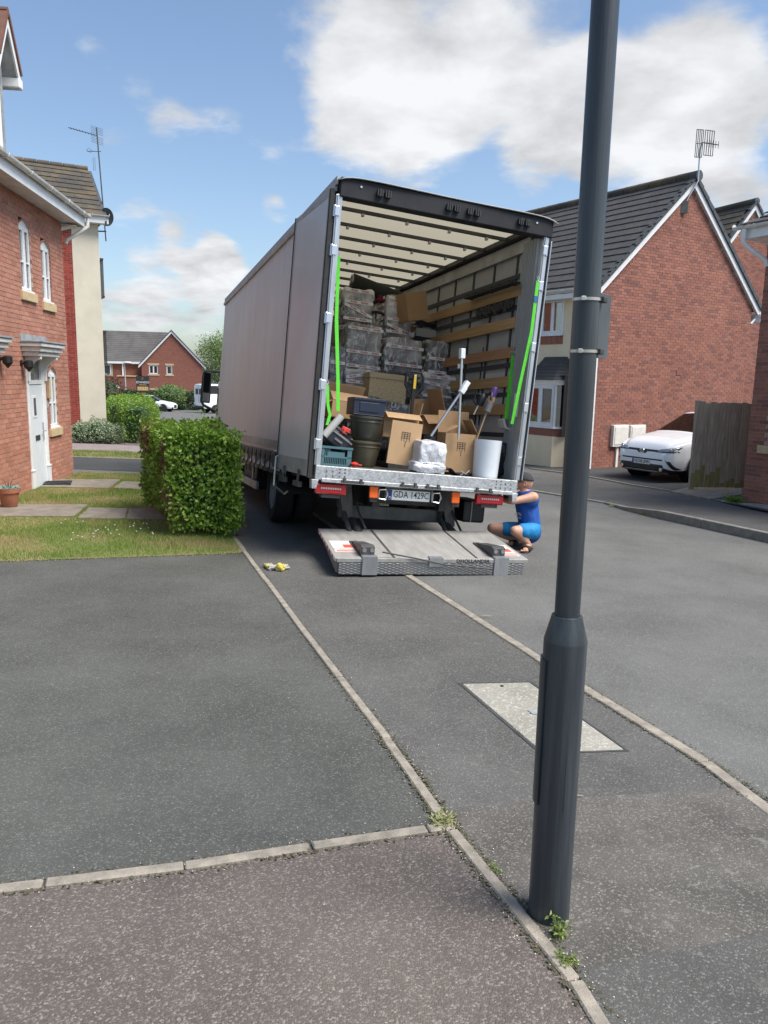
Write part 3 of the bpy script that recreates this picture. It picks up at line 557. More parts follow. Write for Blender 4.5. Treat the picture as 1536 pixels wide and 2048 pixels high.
def wall_cells(mb, s0, s1, z0, z1, y0, y1, holes, out):
    S_ = sorted(set([s0, s1] + [h[0] for h in holes] + [h[1] for h in holes])); Z_ = sorted(set([z0, z1] + [h[2] for h in holes] + [h[3] for h in holes]))
    S_ = [s for s in S_ if s0 <= s <= s1]; Z_ = [z for z in Z_ if z0 <= z <= z1]
    solid = lambda i, j: 0 <= i < len(S_)-1 and 0 <= j < len(Z_)-1 and not any(h[0] <= (S_[i]+S_[i+1])/2 <= h[1] and h[2] <= (Z_[j]+Z_[j+1])/2 <= h[3] for h in holes)
    for i in range(len(S_)-1):
        for j in range(len(Z_)-1):
            if not solid(i, j): continue
            a, b, c, d = S_[i], S_[i+1], Z_[j], Z_[j+1]
            for y in (y0, y1): mb.add([(a, y, c), (b, y, c), (b, y, d), (a, y, d)], [(0, 1, 2, 3)])
            for di, dj, q in ((-1, 0, [(a, y0, c), (a, y1, c), (a, y1, d), (a, y0, d)]), (1, 0, [(b, y0, c), (b, y1, c), (b, y1, d), (b, y0, d)]), (0, -1, [(a, y0, c), (b, y0, c), (b, y1, c), (a, y1, c)]), (0, 1, [(a, y0, d), (b, y0, d), (b, y1, d), (a, y1, d)])):
                if not solid(i+di, j+dj): mb.add(q, [(0, 1, 2, 3)])
def brick_wall(parent, s0, s1, z0, z1, out, holes, mat, mortar, clip=None, limit=300, thick=.3, off=0.0, backing=True, course=.075):
    """wall in the parent's x-z plane at y=off, facing out*y"""
    f = out*.007
    if backing:
        mb = MB(); wall_cells(mb, s0, s1, z0, z1, off, off-out*thick, holes, out); mb.build('wall', mortar, parent)
    full, cut = [], []
    row = 0; z = z0
    while z < z1-.02:
        zc0, zc1 = z+.005, min(z+course-.005, z1); s = s0 - (.1125 if row % 2 else 0)
        while s < s1:
            a, b = max(s+.005, s0), min(s+.225-.005, s1); spans = [(a, b)]
            for h in holes:
                if h[2] < zc1-.02 and h[3] > zc0+.02:
                    ns = []
                    for p, q in spans:
                        if h[1] <= p or h[0] >= q: ns.append((p, q))
                        else:
                            if h[0] > p: ns.append((p, h[0]))
                            if h[1] < q: ns.append((h[1], q))
                    spans = ns
            for p, q in spans:
                if q-p < .03: continue
                if clip and (zc1 > clip(p) or zc1 > clip(q)): continue
                dy = random.uniform(-.002, .002)
                (full if abs(q-p-.215) < .002 and zc1-zc0 > .06 else cut).append(((p+q)/2, (zc0+zc1)/2, q-p, zc1-zc0, dy))
            s += .225
        z += course; row += 1
    me = openbox(.215, .04, course-.010)
    pieces(parent, 'brick', me, [T(s, off+f+dy-out*.02, z) for s, z, w, h, dy in full], mat, limit)
    if cut:
        V = []; Fc = []
        for s, z, w, h, dy in cut:
            n = len(V); y0, y1 = off+f+dy-out*.04, off+f+dy
            V += [(x, y, zz) for zz in (z-h/2, z+h/2) for y in (y0, y1) for x in (s-w/2, s+w/2)]
            Fc += [(n+a, n+b, n+c, n+d) for a, b, c, d in ((0, 2, 3, 1), (4, 5, 7, 6), (0, 1, 5, 4), (2, 6, 7, 3), (0, 4, 6, 2), (1, 3, 7, 5))]
        o = fast('cut_bricks', V, Fc, mat, parent); o['kind'] = 'stuff'
def tile_roof(parent, o, along, up, length, slope, mat, gauge=.32, wid=.30, limit=300, thick=.022):
    """o eave corner, along/up unit vectors (local)"""
    o, along, up = Vector(o), Vector(along).normalized(), Vector(up).normalized(); nrm = along.cross(up).normalized()
    if nrm.z < 0: nrm = -nrm
    mb = MB(); a = o - nrm*.03; mb.prism([a, a+along*length, a+along*length+up*slope, a+up*slope], -nrm*.03); mb.build('roof_deck', 'verge', parent)
    me = MB(); me.box(0, wid-.004, 0, gauge+.06, 0, thick); bm_ = bpy.data.meshes.new('tile'); bm_.from_pydata(me.v, [], me.f)
    nr = int(slope/gauge); nc = int(round(length/wid)); mats = []
    M0 = Matrix([[along[i], up[i], nrm[i], 0] for i in range(3)] + [[0, 0, 0, 1]])
    for r in range(nr+1):
        for c in range(nc):
            sh = (wid/2 if r % 2 else 0)
            p = o + along*(c*wid+random.uniform(-.002, .002)+(0 if c*wid+sh+wid > length else sh)) + up*(min(r*gauge, slope-gauge)+random.uniform(-.004, .004)) + nrm*random.uniform(0, .003)
            mats.append(T(*p) @ M0 @ RX(-4.5) @ T(0, 0, .022))
    pieces(parent, 'roof_tile', bm_, mats, mat, limit)
def window(parent, s0, s1, z0, z1, out, y, cols=2, back='room', curtains=None, frame='upvc', bar=.06, mull=None, trans=0, depth=.06, name='window', halfnet=False):
    """casement window: frame > panes, with a dark room box behind"""
    fr = MB(); b = bar; y0, y1 = y, y-out*depth
    fr.box(s0, s1, min(y0, y1), max(y0, y1), z0, z0+b); fr.box(s0, s1, min(y0, y1), max(y0, y1), z1-b, z1)
    fr.box(s0, s0+b, min(y0, y1), max(y0, y1), z0+b, z1-b); fr.box(s1-b, s1, min(y0, y1), max(y0, y1), z0+b, z1-b)
    w = (s1-s0-2*b); xs = [s0+b+w*k/cols for k in range(cols+1)]
    for k in range(1, cols): fr.box(xs[k]-b*.6, xs[k]+b*.6, min(y0, y1), max(y0, y1), z0+b, z1-b)
    wd = fr.build(name, frame, parent, bevel=.006, seg=1)
    for k in range(cols):
        a, c = xs[k]+(b*.6 if k else 0), xs[k+1]-(b*.6 if k < cols-1 else 0); t = .022
        sh = MB(); yy0, yy1 = sorted((y+out*.008, y-out*depth*.6))
        for q in ((a, c, z0+b, z0+b+t*1.3), (a, c, z1-b-t*1.3, z1-b), (a, a+t, z0+b+t*1.3, z1-b-t*1.3), (c-t, c, z0+b+t*1.3, z1-b-t*1.3)): sh.box(q[0], q[1], yy0, yy1, q[2], q[3])
        if trans: zc = z0+b+(z1-z0-2*b)*trans; sh.box(a+t, c-t, yy0, yy1, zc-.012, zc+.012)
        sh.build('sash', frame, wd, bevel=.003, seg=1)
        g = MB(); yg = y-out*depth*.35; g.box(a+t*.5, c-t*.5, min(yg, yg-out*.006), max(yg, yg-out*.006), z0+b+.01, z1-b-.01); g.build('pane', 'glass', wd)
    rm = MB(); yb = y-out*.9; ya = y-out*(depth+.02)
    e = .25
    for q in ([(s0-e, yb, z0-e), (s1+e, yb, z0-e), (s1+e, yb, z1+e), (s0-e, yb, z1+e)], [(s0-e, ya, z0-e), (s0-e, yb, z0-e), (s0-e, yb, z1+e), (s0-e, ya, z1+e)], [(s1+e, ya, z0-e), (s1+e, yb, z0-e), (s1+e, yb, z1+e), (s1+e, ya, z1+e)],
              [(s0-e, ya, z0-e), (s1+e, ya, z0-e), (s1+e, yb, z0-e), (s0-e, yb, z0-e)], [(s0-e, ya, z1+e), (s1+e, ya, z1+e), (s1+e, yb, z1+e), (s0-e, yb, z1+e)]): rm.add(q, [(0, 1, 2, 3)])
    rm.build('room', back, wd)
    if curtains:
        for c0, c1, zc0, zc1, cm in curtains:
            def wav(u, v): return (s0+b+(s1-s0-2*b)*(c0+(c1-c0)*u), ya-out*(.06+.02*math.sin(u*38)), z0+b+(z1-z0-2*b)*(zc0+(zc1-zc0)*v))
            c_ = MB(); c_.grid(wav, 40, 1); c_.build('curtain', cm, wd, smooth=80)
    return wd
def gutter(parent, a, b, r=.055, name='gutter', out=(0, 1, 0)):
    a, b = Vector(a), Vector(b); ax = (b-a).normalized(); up = Vector((0, 0, 1)); o = up.cross(ax); o = o if o.dot(Vector(out)) > 0 else -o
    m = MB(); n = 8
    for rr, flip in ((r, 0), (r*.86, 1)):
        pts = [(-o*math.cos(math.pi*k/n) - up*math.sin(math.pi*k/n))*rr for k in range(n+1)]
        m.add([a+p for p in pts]+[b+p for p in pts], [(k, k+1, n+2+k, n+1+k) for k in range(n)])
    for k in range(2): p = (a, b)[k]; m.cyl(p-ax*.004, p+ax*.004, r, n=16)
    g = m.build(name, 'upvc_worn', parent, smooth=50)
    L_ = (b-a).length; nb = max(2, int(L_/.9))
    for k in range(nb):
        p = a+(b-a)*((k+.5)/nb); c = MB(); c.tube([p-o*math.cos(t)*r*1.06-up*math.sin(t)*r*1.06 for t in np.linspace(-.1, math.pi+.1, 9)], .012, 5); c.build('gutter_bracket', 'upvc_worn', g)
    return g
# ------------------------------------------------------------------ left brick house
MLH = frame((C_LH[0], C_LH[1], 0), (_lu[0], _lu[1], 0))          # x along the wall towards us, y out of the wall
def wph(M, px, py, off=0.0):                                       # pixel -> (s, z) on the plane y=off of a frame
    r = Vector(ray(px, py)); o = Vector((0, 0, CAMH)); Mi = M.inverted(); ro = Mi.to_3x3() @ r; oo = Mi @ o
    p = oo + ro*((off-oo.y)/ro.y); return p.x, p.z
def left_house():
    M = MLH; h = thing('brick_house', 'orange brick house at the left edge with white door, canopy and dormer', 'house', M)
    hp = lambda px, py, o=0: wph(M, px, py, o)
    zb = C_LH[2]-.25; ze = hp(122, 448)[1]+.03; s1 = 7.5
    w1 = (hp(63, 525)[0], hp(40, 515)[0], hp(43.5, 581)[1], hp(36.5, 447)[1]); w2 = (hp(102, 550)[0], hp(83, 540)[0], hp(86, 603)[1], hp(80, 489)[1])
    w3 = (hp(115, 800)[0], hp(98, 800)[0], hp(101.6, 857)[1], hp(94.6, 746)[1]); dr = (hp(90, 800)[0], hp(54, 800)[0], zb+.1, hp(52, 712)[1])
    wins = [w1, w2, w3]; arch = .12
    holes = [(a, b, c, d+arch) for a, b, c, d in wins] + [(dr[0]+.04, dr[1]-.04, zb, dr[3])]
    brick_wall(h, 0, s1, zb, ze, 1, holes, 'brick_left', 'mortar')
    # return wall at the far corner
    mb = MB(); mb.box(-.001, .28, -6, -.3, zb, ze); mb.build('end_wall', 'mortar', h)
    for i, (a, b, c, d) in enumerate(wins):
        wd = window(h, a, b, c, d, 1, -.025, 2, trans=.45, bar=.045)
        n = 10; top = [(a+(b-a)*k/n, d+arch*(1-(2*k/n-1)**2)) for k in range(n+1)]
        m = MB(); m.prism([(x, -.035, z) for x, z in [(a, d-.001)]+top[1:-1]+[(b, d-.001)]], (0, -.04, 0)); m.build('arch_panel', 'upvc', wd)
        for half in (0, 1):                                       # brickwork over the arch, flush with the wall
            pts = [(x, z) for x, z in (top[:n//2+1] if half == 0 else top[n//2:])]
            pts += [((a+b)/2, d+arch+.001), (a if half == 0 else b, d+arch+.001)]
            m = MB(); m.prism([(x, .006, z) for x, z in pts], (0, -.1, 0)); m.build('arch_brick', 'brick_left', h)
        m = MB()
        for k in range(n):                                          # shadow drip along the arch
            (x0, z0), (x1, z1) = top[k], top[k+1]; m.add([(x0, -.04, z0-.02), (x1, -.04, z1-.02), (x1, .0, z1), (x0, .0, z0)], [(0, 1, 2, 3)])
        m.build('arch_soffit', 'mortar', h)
        m = MB(); m.box(a-.09, b+.09, -.05, .05, c-.15, c-.003); sl = m.build('window_sill', 'sill_stone', h, bevel=.008)
        m = MB(); m.box(a-.01, b+.01, -.09, .03, c-.002, c+.022); m.build('sill_board', 'upvc', wd, bevel=.004, seg=1)
    # door: surround of two pilasters, leaf set back, fanlight, canopy on brackets
    d0, d1, dz0, dz1 = dr; zt = dz1
    fl = C_LH[2]+.05
    lf = MB(); lf.box(d0+.12, d1-.12, -.06, -.015, fl, fl+1.93*.93); door = lf.build('door', 'door_paint', h, bevel=.004)
    ft = fl+1.93*.93
    m = MB(); xc = (d0+d1)/2
    m.box(xc-.02, xc+.16, -.016, -.006, fl+1.22, fl+1.60); m.build('door_pane_frame', 'upvc', door, bevel=.004); m = MB(); m.box(xc+.01, xc+.13, -.010, -.003, fl+1.26, fl+1.56); m.build('door_pane', 'glass', door)
    m = MB(); m.box(xc-.12, xc+.10, -.016, -.003, fl+.82, fl+.91); m.build('letter_box', 'black_steel', door, bevel=.004)
    m = MB(); m.box(d0+.15, d0+.185, -.016, .0, fl+.80, fl+1.12); m.tube([(d0+.165, .0, fl+.97), (d0+.165, .04, fl+.97), (d0+.27, .04, fl+.97)], .009); m.build('door_handle', 'steel_tube', door)
    m = MB(); m.box(d0+.07, d0+.12, -.08, .0, fl, zt); m.box(d1-.12, d1-.07, -.08, .0, fl, zt); m.box(d0+.12, d1-.12, -.08, .0, ft, ft+.07); m.build('door_frame', 'upvc', h, bevel=.004)
    m = MB(); m.box(d0+.12, d1-.12, -.05, -.04, ft+.07, zt-.02); m.build('fanlight', 'glass', h)
    m = MB(); m.box(d0+.05, d1-.05, -.6, -.2, fl, zt+.05); m.build('hall', 'room', h)
    for a, b in ((d0-.03, d0+.10), (d1-.10, d1+.03)):
        m = MB(); m.box(a+.02, b-.02, -.02, .024, fl-.02, zt); m.box(a, b, -.02, .04, fl-.05, fl+.32); p = m.build('pilaster', 'upvc', h, bevel=.006)
        m = MB(); m.box(a-.008, b+.008, -.02, .05, fl+.32, fl+.345); m.build('plinth_cap', 'upvc', p, bevel=.004)
        # curved bracket under the canopy
        ctr = (a+b)/2; prof = [(.02, 0), (.26, 0), (.26, -.05)] + [(.26-.20*math.sin(t), -.05-.28*(1-math.cos(t))) for t in np.linspace(0, math.pi/2, 7)][1:] + [(.06, -.42), (.02, -.42)]
        m = MB(); m.prism([(ctr-.035, y, zt+z) for y, z in prof], (.07, 0, 0)); m.build('bracket', 'upvc', h, bevel=.005)
    cz = zt; e0, e1 = d0-.10, d1+.10
    for k, (pr, z0, z1) in enumerate(((.27, 0, .07), (.31, .072, .15), (.35, .152, .22))):
        m = MB(); m.box(e0-(pr-.27), e1+(pr-.27), -.02, pr, cz+z0, cz+z1); can = m.build('canopy', 'upvc_worn', h, bevel=.012) if k == 0 else m.build('canopy_moulding', 'upvc_worn', can, bevel=.012)
    m = MB(); m.box(e0-.10, e1+.10, -.02, .37, cz+.222, cz+.25); m.box(e0-.10, e1+.10, -.015, .03, cz+.25, cz+.36); m.build('canopy_lead', 'lead', can, bevel=.005)
    m = MB(); m.box(d0+.0, d1-.0, -.12, .12, fl-.06, fl+.0); m.build('threshold', 'slab', h)
    # neighbour's canopy, nearer along the same wall
    sN = wph(M, 28, 682, .36)[0]-.18; nz_ = hp(20, 700)[1]
    for k, (pr, z0, z1) in enumerate(((.27, 0, .07), (.31, .072, .15), (.35, .152, .22))):
        m = MB(); m.box(sN+.3-(pr-.27), sN+1.7, -.02, pr, cz+z0, cz+z1); c2 = m.build('canopy', 'upvc_worn', h, bevel=.012) if k == 0 else m.build('canopy_moulding', 'upvc_worn', c2, bevel=.012)
    m = MB(); m.box(sN+.18, sN+1.8, -.02, .37, cz+.222, cz+.25); m.build('canopy_lead', 'lead', c2)
    # wall lamp, plaque, meter tube
    for px, py in ((41, 726), (-3, 717)):
        s, z = hp(px, py); m = MB(); m.lathe([(.055, 0), (.055, .02), (.03, .03), (.03, .10)], 14, T(s, 0, z) @ RX(-90)); m.lathe([(.035, 0), (.07, -.02), (.075, -.11), (.04, -.15), (.01, -.19)], 14, T(s, .13, z+.05)); m.build('wall_lamp', 'black_plastic', h, smooth=40)
    s, z = hp(94, 778); m = MB(); m.box(s-.04, s+.04, 0, .06, z-.17, z+.17); m.build('key_safe', 'sill_stone', h, bevel=.01)
    s, z = hp(93.5, 810); m = MB(); m.box(s-.05, s+.05, 0, .02, z-.06, z+.06); pl = m.build('number_plaque', 'lead', h, bevel=.003); text('house_number', '8', .09, 'sign_white', pl, T(s, .022, z) @ RZ(180) @ RX(90))
    # eaves: soffit, fascia, gutter, boxed end, roof, dormer
    ov = .38; sE = -.28
    m = MB(); m.box(sE, s1, -.02, ov-.022, ze, ze+.025); m.build('soffit', 'upvc_worn', h)
    m = MB(); m.box(sE, s1, ov-.02, ov, ze-.03, ze+.19); fa = m.build('fascia', 'upvc', h)
    m = MB(); m.box(sE-.02, sE, -.35, ov, ze-.03, ze+.22); m.prism([(sE-.02, -.3, ze-.03), (sE-.02, ov-.12, ze-.03), (sE-.02, -.3, ze-.16)], (.26, 0, 0)); m.build('box_end', 'upvc', h)
    g = gutter(h, (sE-.05, ov+.06, ze+.19), (s1, ov+.06, ze+.19)); 
    m = MB(); m.tube([(sE+.03, ov+.06, ze+.14), (sE+.03, ov+.06, ze-.02), (sE+.06, ov-.03, ze-.10), (sE+.20, .09, ze-.30), (sE+.22, .06, ze-.38)], .036, 10); m.build('downpipe', 'upvc_worn', h, smooth=40)
    tile_roof(h, (sE-.05, ov+.03, ze+.20), (1, 0, 0), (0, -math.cos(R_(35)), math.sin(R_(35))), s1-sE, 4.5, 'tile', limit=60)
    # dormer near us, gable facing the road
    yD = .30; eD, zE_ = wph(M, 45, 178, .5); pD, zP_ = wph(M, 10, 24, .46); zD = ze+.22; D0 = eD+.16; D1 = 2*pD-D0; zt2 = zE_+.28; pk = zP_-zt2
    wall = MB(); wall.box(D0+.08, D0+.16, -1.8, yD, zD, zt2); wall.box(D1-.16, D1-.08, -1.8, yD, zD, zt2); wall.box(D0+.16, D1-.16, yD-.06, yD, zt2-.06, zt2); wall.box(D0+.16, D1-.16, yD-.06, yD, zD, zD+.05); dm = wall.build('dormer', 'lead', h)
    xm = (D0+D1)/2; m = MB(); m.prism([(D0+.08, yD-.02, zt2), (D1-.08, yD-.02, zt2), (xm, yD-.02, zt2+pk-.2)], (0, -.06, 0)); m.build('dormer_gable', 'lead', dm)
    wd = window(h, D0+.16, D1-.16, zD+.05, zt2-.06, 1, yD-.01, 3, bar=.05, name='dormer_window')
    for s_ in (-1, 1):
        xe = D0-.14 if s_ < 0 else D1+.14; u = Vector((xm-xe, 0, pk+.10)); L_ = u.length; u.normalize()
        o = Vector((xe, yD+.16, zt2-.12))
        m = MB(); m.prism([o, o+u*L_, o+u*L_-Vector((0, 0, .17)), o-Vector((0, 0, .17))], (0, .025, 0)); m.build('bargeboard', 'upvc', dm)
        m = MB(); m.prism([o-Vector((0, 0, .03)), o+u*L_-Vector((0, 0, .03)), o+u*L_-Vector((0, 1.9, .03)), o-Vector((0, 1.9, .03))], (0, 0, -.02)); m.build('dormer_soffit', 'upvc_worn', dm)
        m = MB(); n_ = Vector((-u.z if s_ > 0 else -u.z, 0, abs(u.x))) if s_ < 0 else Vector((u.z, 0, abs(u.x)))
        m.prism([o+Vector((0, .05, .0)), o+u*L_+Vector((0, .05, 0)), o+u*L_+Vector((0, -2.0, 0)), o+Vector((0, -2.0, 0))], n_*.05); rf = m.build('dormer_roof', 'tile_brown', dm)
    m = MB(); m.tube([(xm, yD+.2, zt2+pk+.02), (xm, -1.8, zt2+pk+.02)], .05, 8); m.build('ridge', 'tile_brown', dm)
    m = MB(); m.box(D0-.20, D0-.06, -1.6, yD+.2, zt2-.3, zt2-.16); m.build('dormer_gutter', 'upvc', dm, bevel=.02)
    return h
left_house()
# doormat, plant pot
def on_ground(px, py): p = gp(px, py); return p
p0, p1_, p2_ = [gp(*q) for q in ((86, 974), (130, 974), (145, 964))]
def doormat():
    o = Vector((p0[0], p0[1], gz(p0[0], p0[1])+.036)); ux = Vector((_lu[0], _lu[1], 0)); uy = Vector((.995, .1, 0))
    M = frame(o, uy, -ux if False else None) ; t = thing('doormat', 'black rubber lattice doormat on the step slab before the white door', 'doormat', frame(o+Vector((0, 0, .0)), (p1_-p0)*[1, 1, 0]))
    m = MB(); L_, W_ = .46, .42
    for a in (0, W_-.03): m.box(0, L_, a, a+.03, 0, .018)
    for a in (0, L_-.03): m.box(a, a+.03, .03, W_-.03, 0, .018)
    m.build('mat_border', 'rubber', t)
    m = MB()
    for k in range(-6, 8):
        for s_ in (1, -1):
            x0 = k*.07
            pts = []
            for yv in (.03, W_-.03):
                xx = x0+(yv if s_ > 0 else (W_-yv)); pts.append((min(max(xx, .03), L_-.03), yv))
            m.tube([(pts[0][0], pts[0][1], .008), (pts[1][0], pts[1][1], .009)], .008, 5)
    m.build('mat_lattice', 'rubber', t)
doormat()
def pot():
    b = gp(20, 1018); z = gz(b[0], b[1])+.036; t = thing('plant_pot', 'terracotta plant pot with grey-green succulents by the brick wall', 'plant pot', T(b[0], b[1], z))
    m = MB(); m.lathe([(.0, 0), (.098, 0), (.104, .01), (.135, .205), (.152, .207), (.158, .275), (.146, .28), (.14, .25), (.02, .245)], 28, cap=False); m.build('pot', 'terracotta', t, smooth=35)
    m = MB(); m.lathe([(.0, .245), (.138, .25)], 20, cap=False); m.build('compost', 'soil', t)
    m = MB()
    for k in range(70):
        a = random.uniform(0, 6.28); r = random.uniform(.02, .13); c = Vector((r*math.cos(a), r*math.sin(a), .255)); d = Vector((math.cos(a)*.6+random.uniform(-.5, .5), math.sin(a)*.6+random.uniform(-.5, .5), random.uniform(.3, .8))).normalized()
        m.tube([c, c+d*.03, c+d*.06], [.008, .016, .003], 5)
    m.build('succulent', 'succulent', t, smooth=60)
    m = MB()
    for k in range(7): a = random.uniform(0, 6.28); m.tube([(.01*math.cos(a), .01*math.sin(a), .24), (.04*math.cos(a), .04*math.sin(a), .34), (.07*math.cos(a), .07*math.sin(a), .38+.02*k % .05)], [.006, .004, .001], 5)
    m.build('spiky_leaves', 'bark', t)
pot()

# ------------------------------------------------------------------ cream rendered block behind the house
def cream_block():
    Y = 26.6; a = atY(154, 700, Y); u = Vector((.87, .49, 0)).normalized(); M = frame((a[0], a[1], 0), u)   # x along face, y away
    h = thing('apartment_block', 'cream rendered block with red brick strip behind the orange brick house', 'building', M)
    hp = lambda px, py, o=0: wph(M, px, py, o)
    xr = hp(205, 650)[0]; xl = -3.2; zt = hp(160, 442)[1]; zb = gz(a[0], a[1])-.3
    m = MB(); m.box(0, xr, 0, 8, zb, zt); m.build('rendered_wall', 'render_cream', h, bevel=.01)
    brick_wall(h, xl, -.002, zb, zt, -1, [], 'brick_deep', 'mortar', limit=0)
    m = MB(); m.box(xl, -.002, .3, 8, zb, zt); m.build('side_wall', 'mortar', h)
    z0, z1 = hp(180, 462)[1], hp(180, 443)[1]
    m = MB(); m.box(xl, xr+.28, -.32, -.30, zt-.05, zt+.17); m.box(xl, xr+.28, -.30, .0, zt-.05, zt-.03); m.build('fascia', 'upvc', h)
    gutter(h, (xl, -.37, zt+.20), (xr+.30, -.37, zt+.20), out=(0, -1, 0))
    # pitched roof, ridge along the face
    rise = hp(192, 347, 2.4)[1]-zt-.1; run = 2.75; sl = math.hypot(rise, run)
    tile_roof(h, (xl, -.34, zt+.18), (1, 0, 0), (0, run, rise), xr+.25-xl, sl, 'tile_moss', gauge=.34, limit=200)
    m = MB(); m.prism([(xr+.22, -.34, zt+.12), (xr+.22, -.34+run, zt+.12+rise), (xr+.22, -.34+2*run, zt+.12)], (.035, 0, 0)); m.build('verge', 'verge', h)
    m = MB(); m.prism([(xl, -.34+run, zt+.12+rise), (xr+.2, -.34+run, zt+.12+rise), (xr+.2, -.34+2*run, zt+.12), (xl, -.34+2*run, zt+.12)], (0, 0, -.05)); m.build('rear_roof', 'tile', h)
    m = MB()
    for k in range(int((xr+.25-xl)/.42)): m.tube([(xl+k*.42+.01, -.34+run, zt+.2+rise), (xl+k*.42+.40, -.34+run, zt+.21+rise)], .10, 8)
    m.build('ridge_tiles', 'tile_moss', h, smooth=50)
    # balcony rails on the far face
    for py0, py1 in ((516, 592), (662, 728)):
        zz0, zz1 = hp(203, py1)[1], hp(203, py0)[1]; m = MB()
        for z in (zz0, zz1): m.box(xr, xr+.16, .25, .29, z-.03, z+.03); m.box(xr+.12, xr+.16, .25, 2.0, z-.03, z+.03)
        for k in range(12): m.box(xr+.13, xr+.15, .25+k*.15, .27+k*.15, zz0, zz1)
        m.build('balcony_rail', 'black_steel', h)
    # aerial and dish stand on the gable
    b = M @ Vector((xr+.30, .4, zt-.5)); top = atY(193, 300, b.y); t = thing('tv_aerial', 'tall thin TV aerial mast on the cream block gable', 'aerial', T(b.x, b.y, b.z))
    L_ = CAMH + ray(193, 255)[2]/ray(193, 255)[1]*b.y - b.z; dx = atY(193, 258, b.y)[0]-b.x
    m = MB(); m.tube([(0, 0, 0), (dx, 0, L_)], .022, 8); m.box(-.35, .02, -.02, .02, .3, .34); m.box(-.35, .02, -.02, .02, .8, .84); m.build('mast', 'dark_steel', t)
    m = MB(); z = L_-.25; p = Vector((dx, 0, z)); q = p+Vector((-.85, -.25, .16)); m.tube([p, q], .012, 6)
    for k in range(9): c = p+(q-p)*(.1+.1*k); m.tube([c+Vector((-.03, .12, 0)), c+Vector((.03, -.12, 0))], .008, 5)
    for k in range(5):
        for s_ in (-1, 1): m.tube([p+Vector((-.12, -.2, s_*(.05+.05*k))), p+Vector((.14, .2, s_*(.05+.05*k)))], .006, 5)
    m.build('log_yagi', 'dark_steel', t)
    m = MB(); z = L_-.75; m.tube([(dx-.35, .0, z), (dx+.12, 0, z)], .01, 6); m.tube([(dx-.3, -.18, z), (dx-.3, .18, z), (dx-.22, .2, z+.05), (dx-.22, -.2, z+.05)], .006, 5, closed=True); m.tube([(dx-.1, 0, z-.2), (dx-.1, 0, z-.6), (dx-.16, 0, z-.6), (dx-.16, 0, z-.2)], .006, 5, closed=True); m.build('dipole', 'dark_steel', t)
    c = M @ Vector((xr+.42, -.1, 0)); cc = atY(213, 434, c.y); t = thing('satellite_dish', 'dark satellite dish on the corner of the cream block', 'satellite dish', T(*cc))
    m = MB(); m.lathe([(.0, .05), (.12, .035), (.22, .0), (.225, -.012), (.12, .02), (.0, .035)], 24, RZ(20) @ RX(-78) @ Matrix.Diagonal((1, 1.3, 1, 1)), cap=False); m.build('dish', 'dish', t, smooth=50)
    m = MB(); m.tube([(0, -.02, -.26), (.05, -.28, -.32), (.1, -.36, -.25)], .014, 6); m.tube([(.1, -.36, -.27), (.1, -.36, -.2)], .03, 8); m.tube([(0, .05, 0), (-.12, .2, -.1), (-.2, .3, -.1)], .02, 6); m.build('arm', 'black_steel', t)
cream_block()

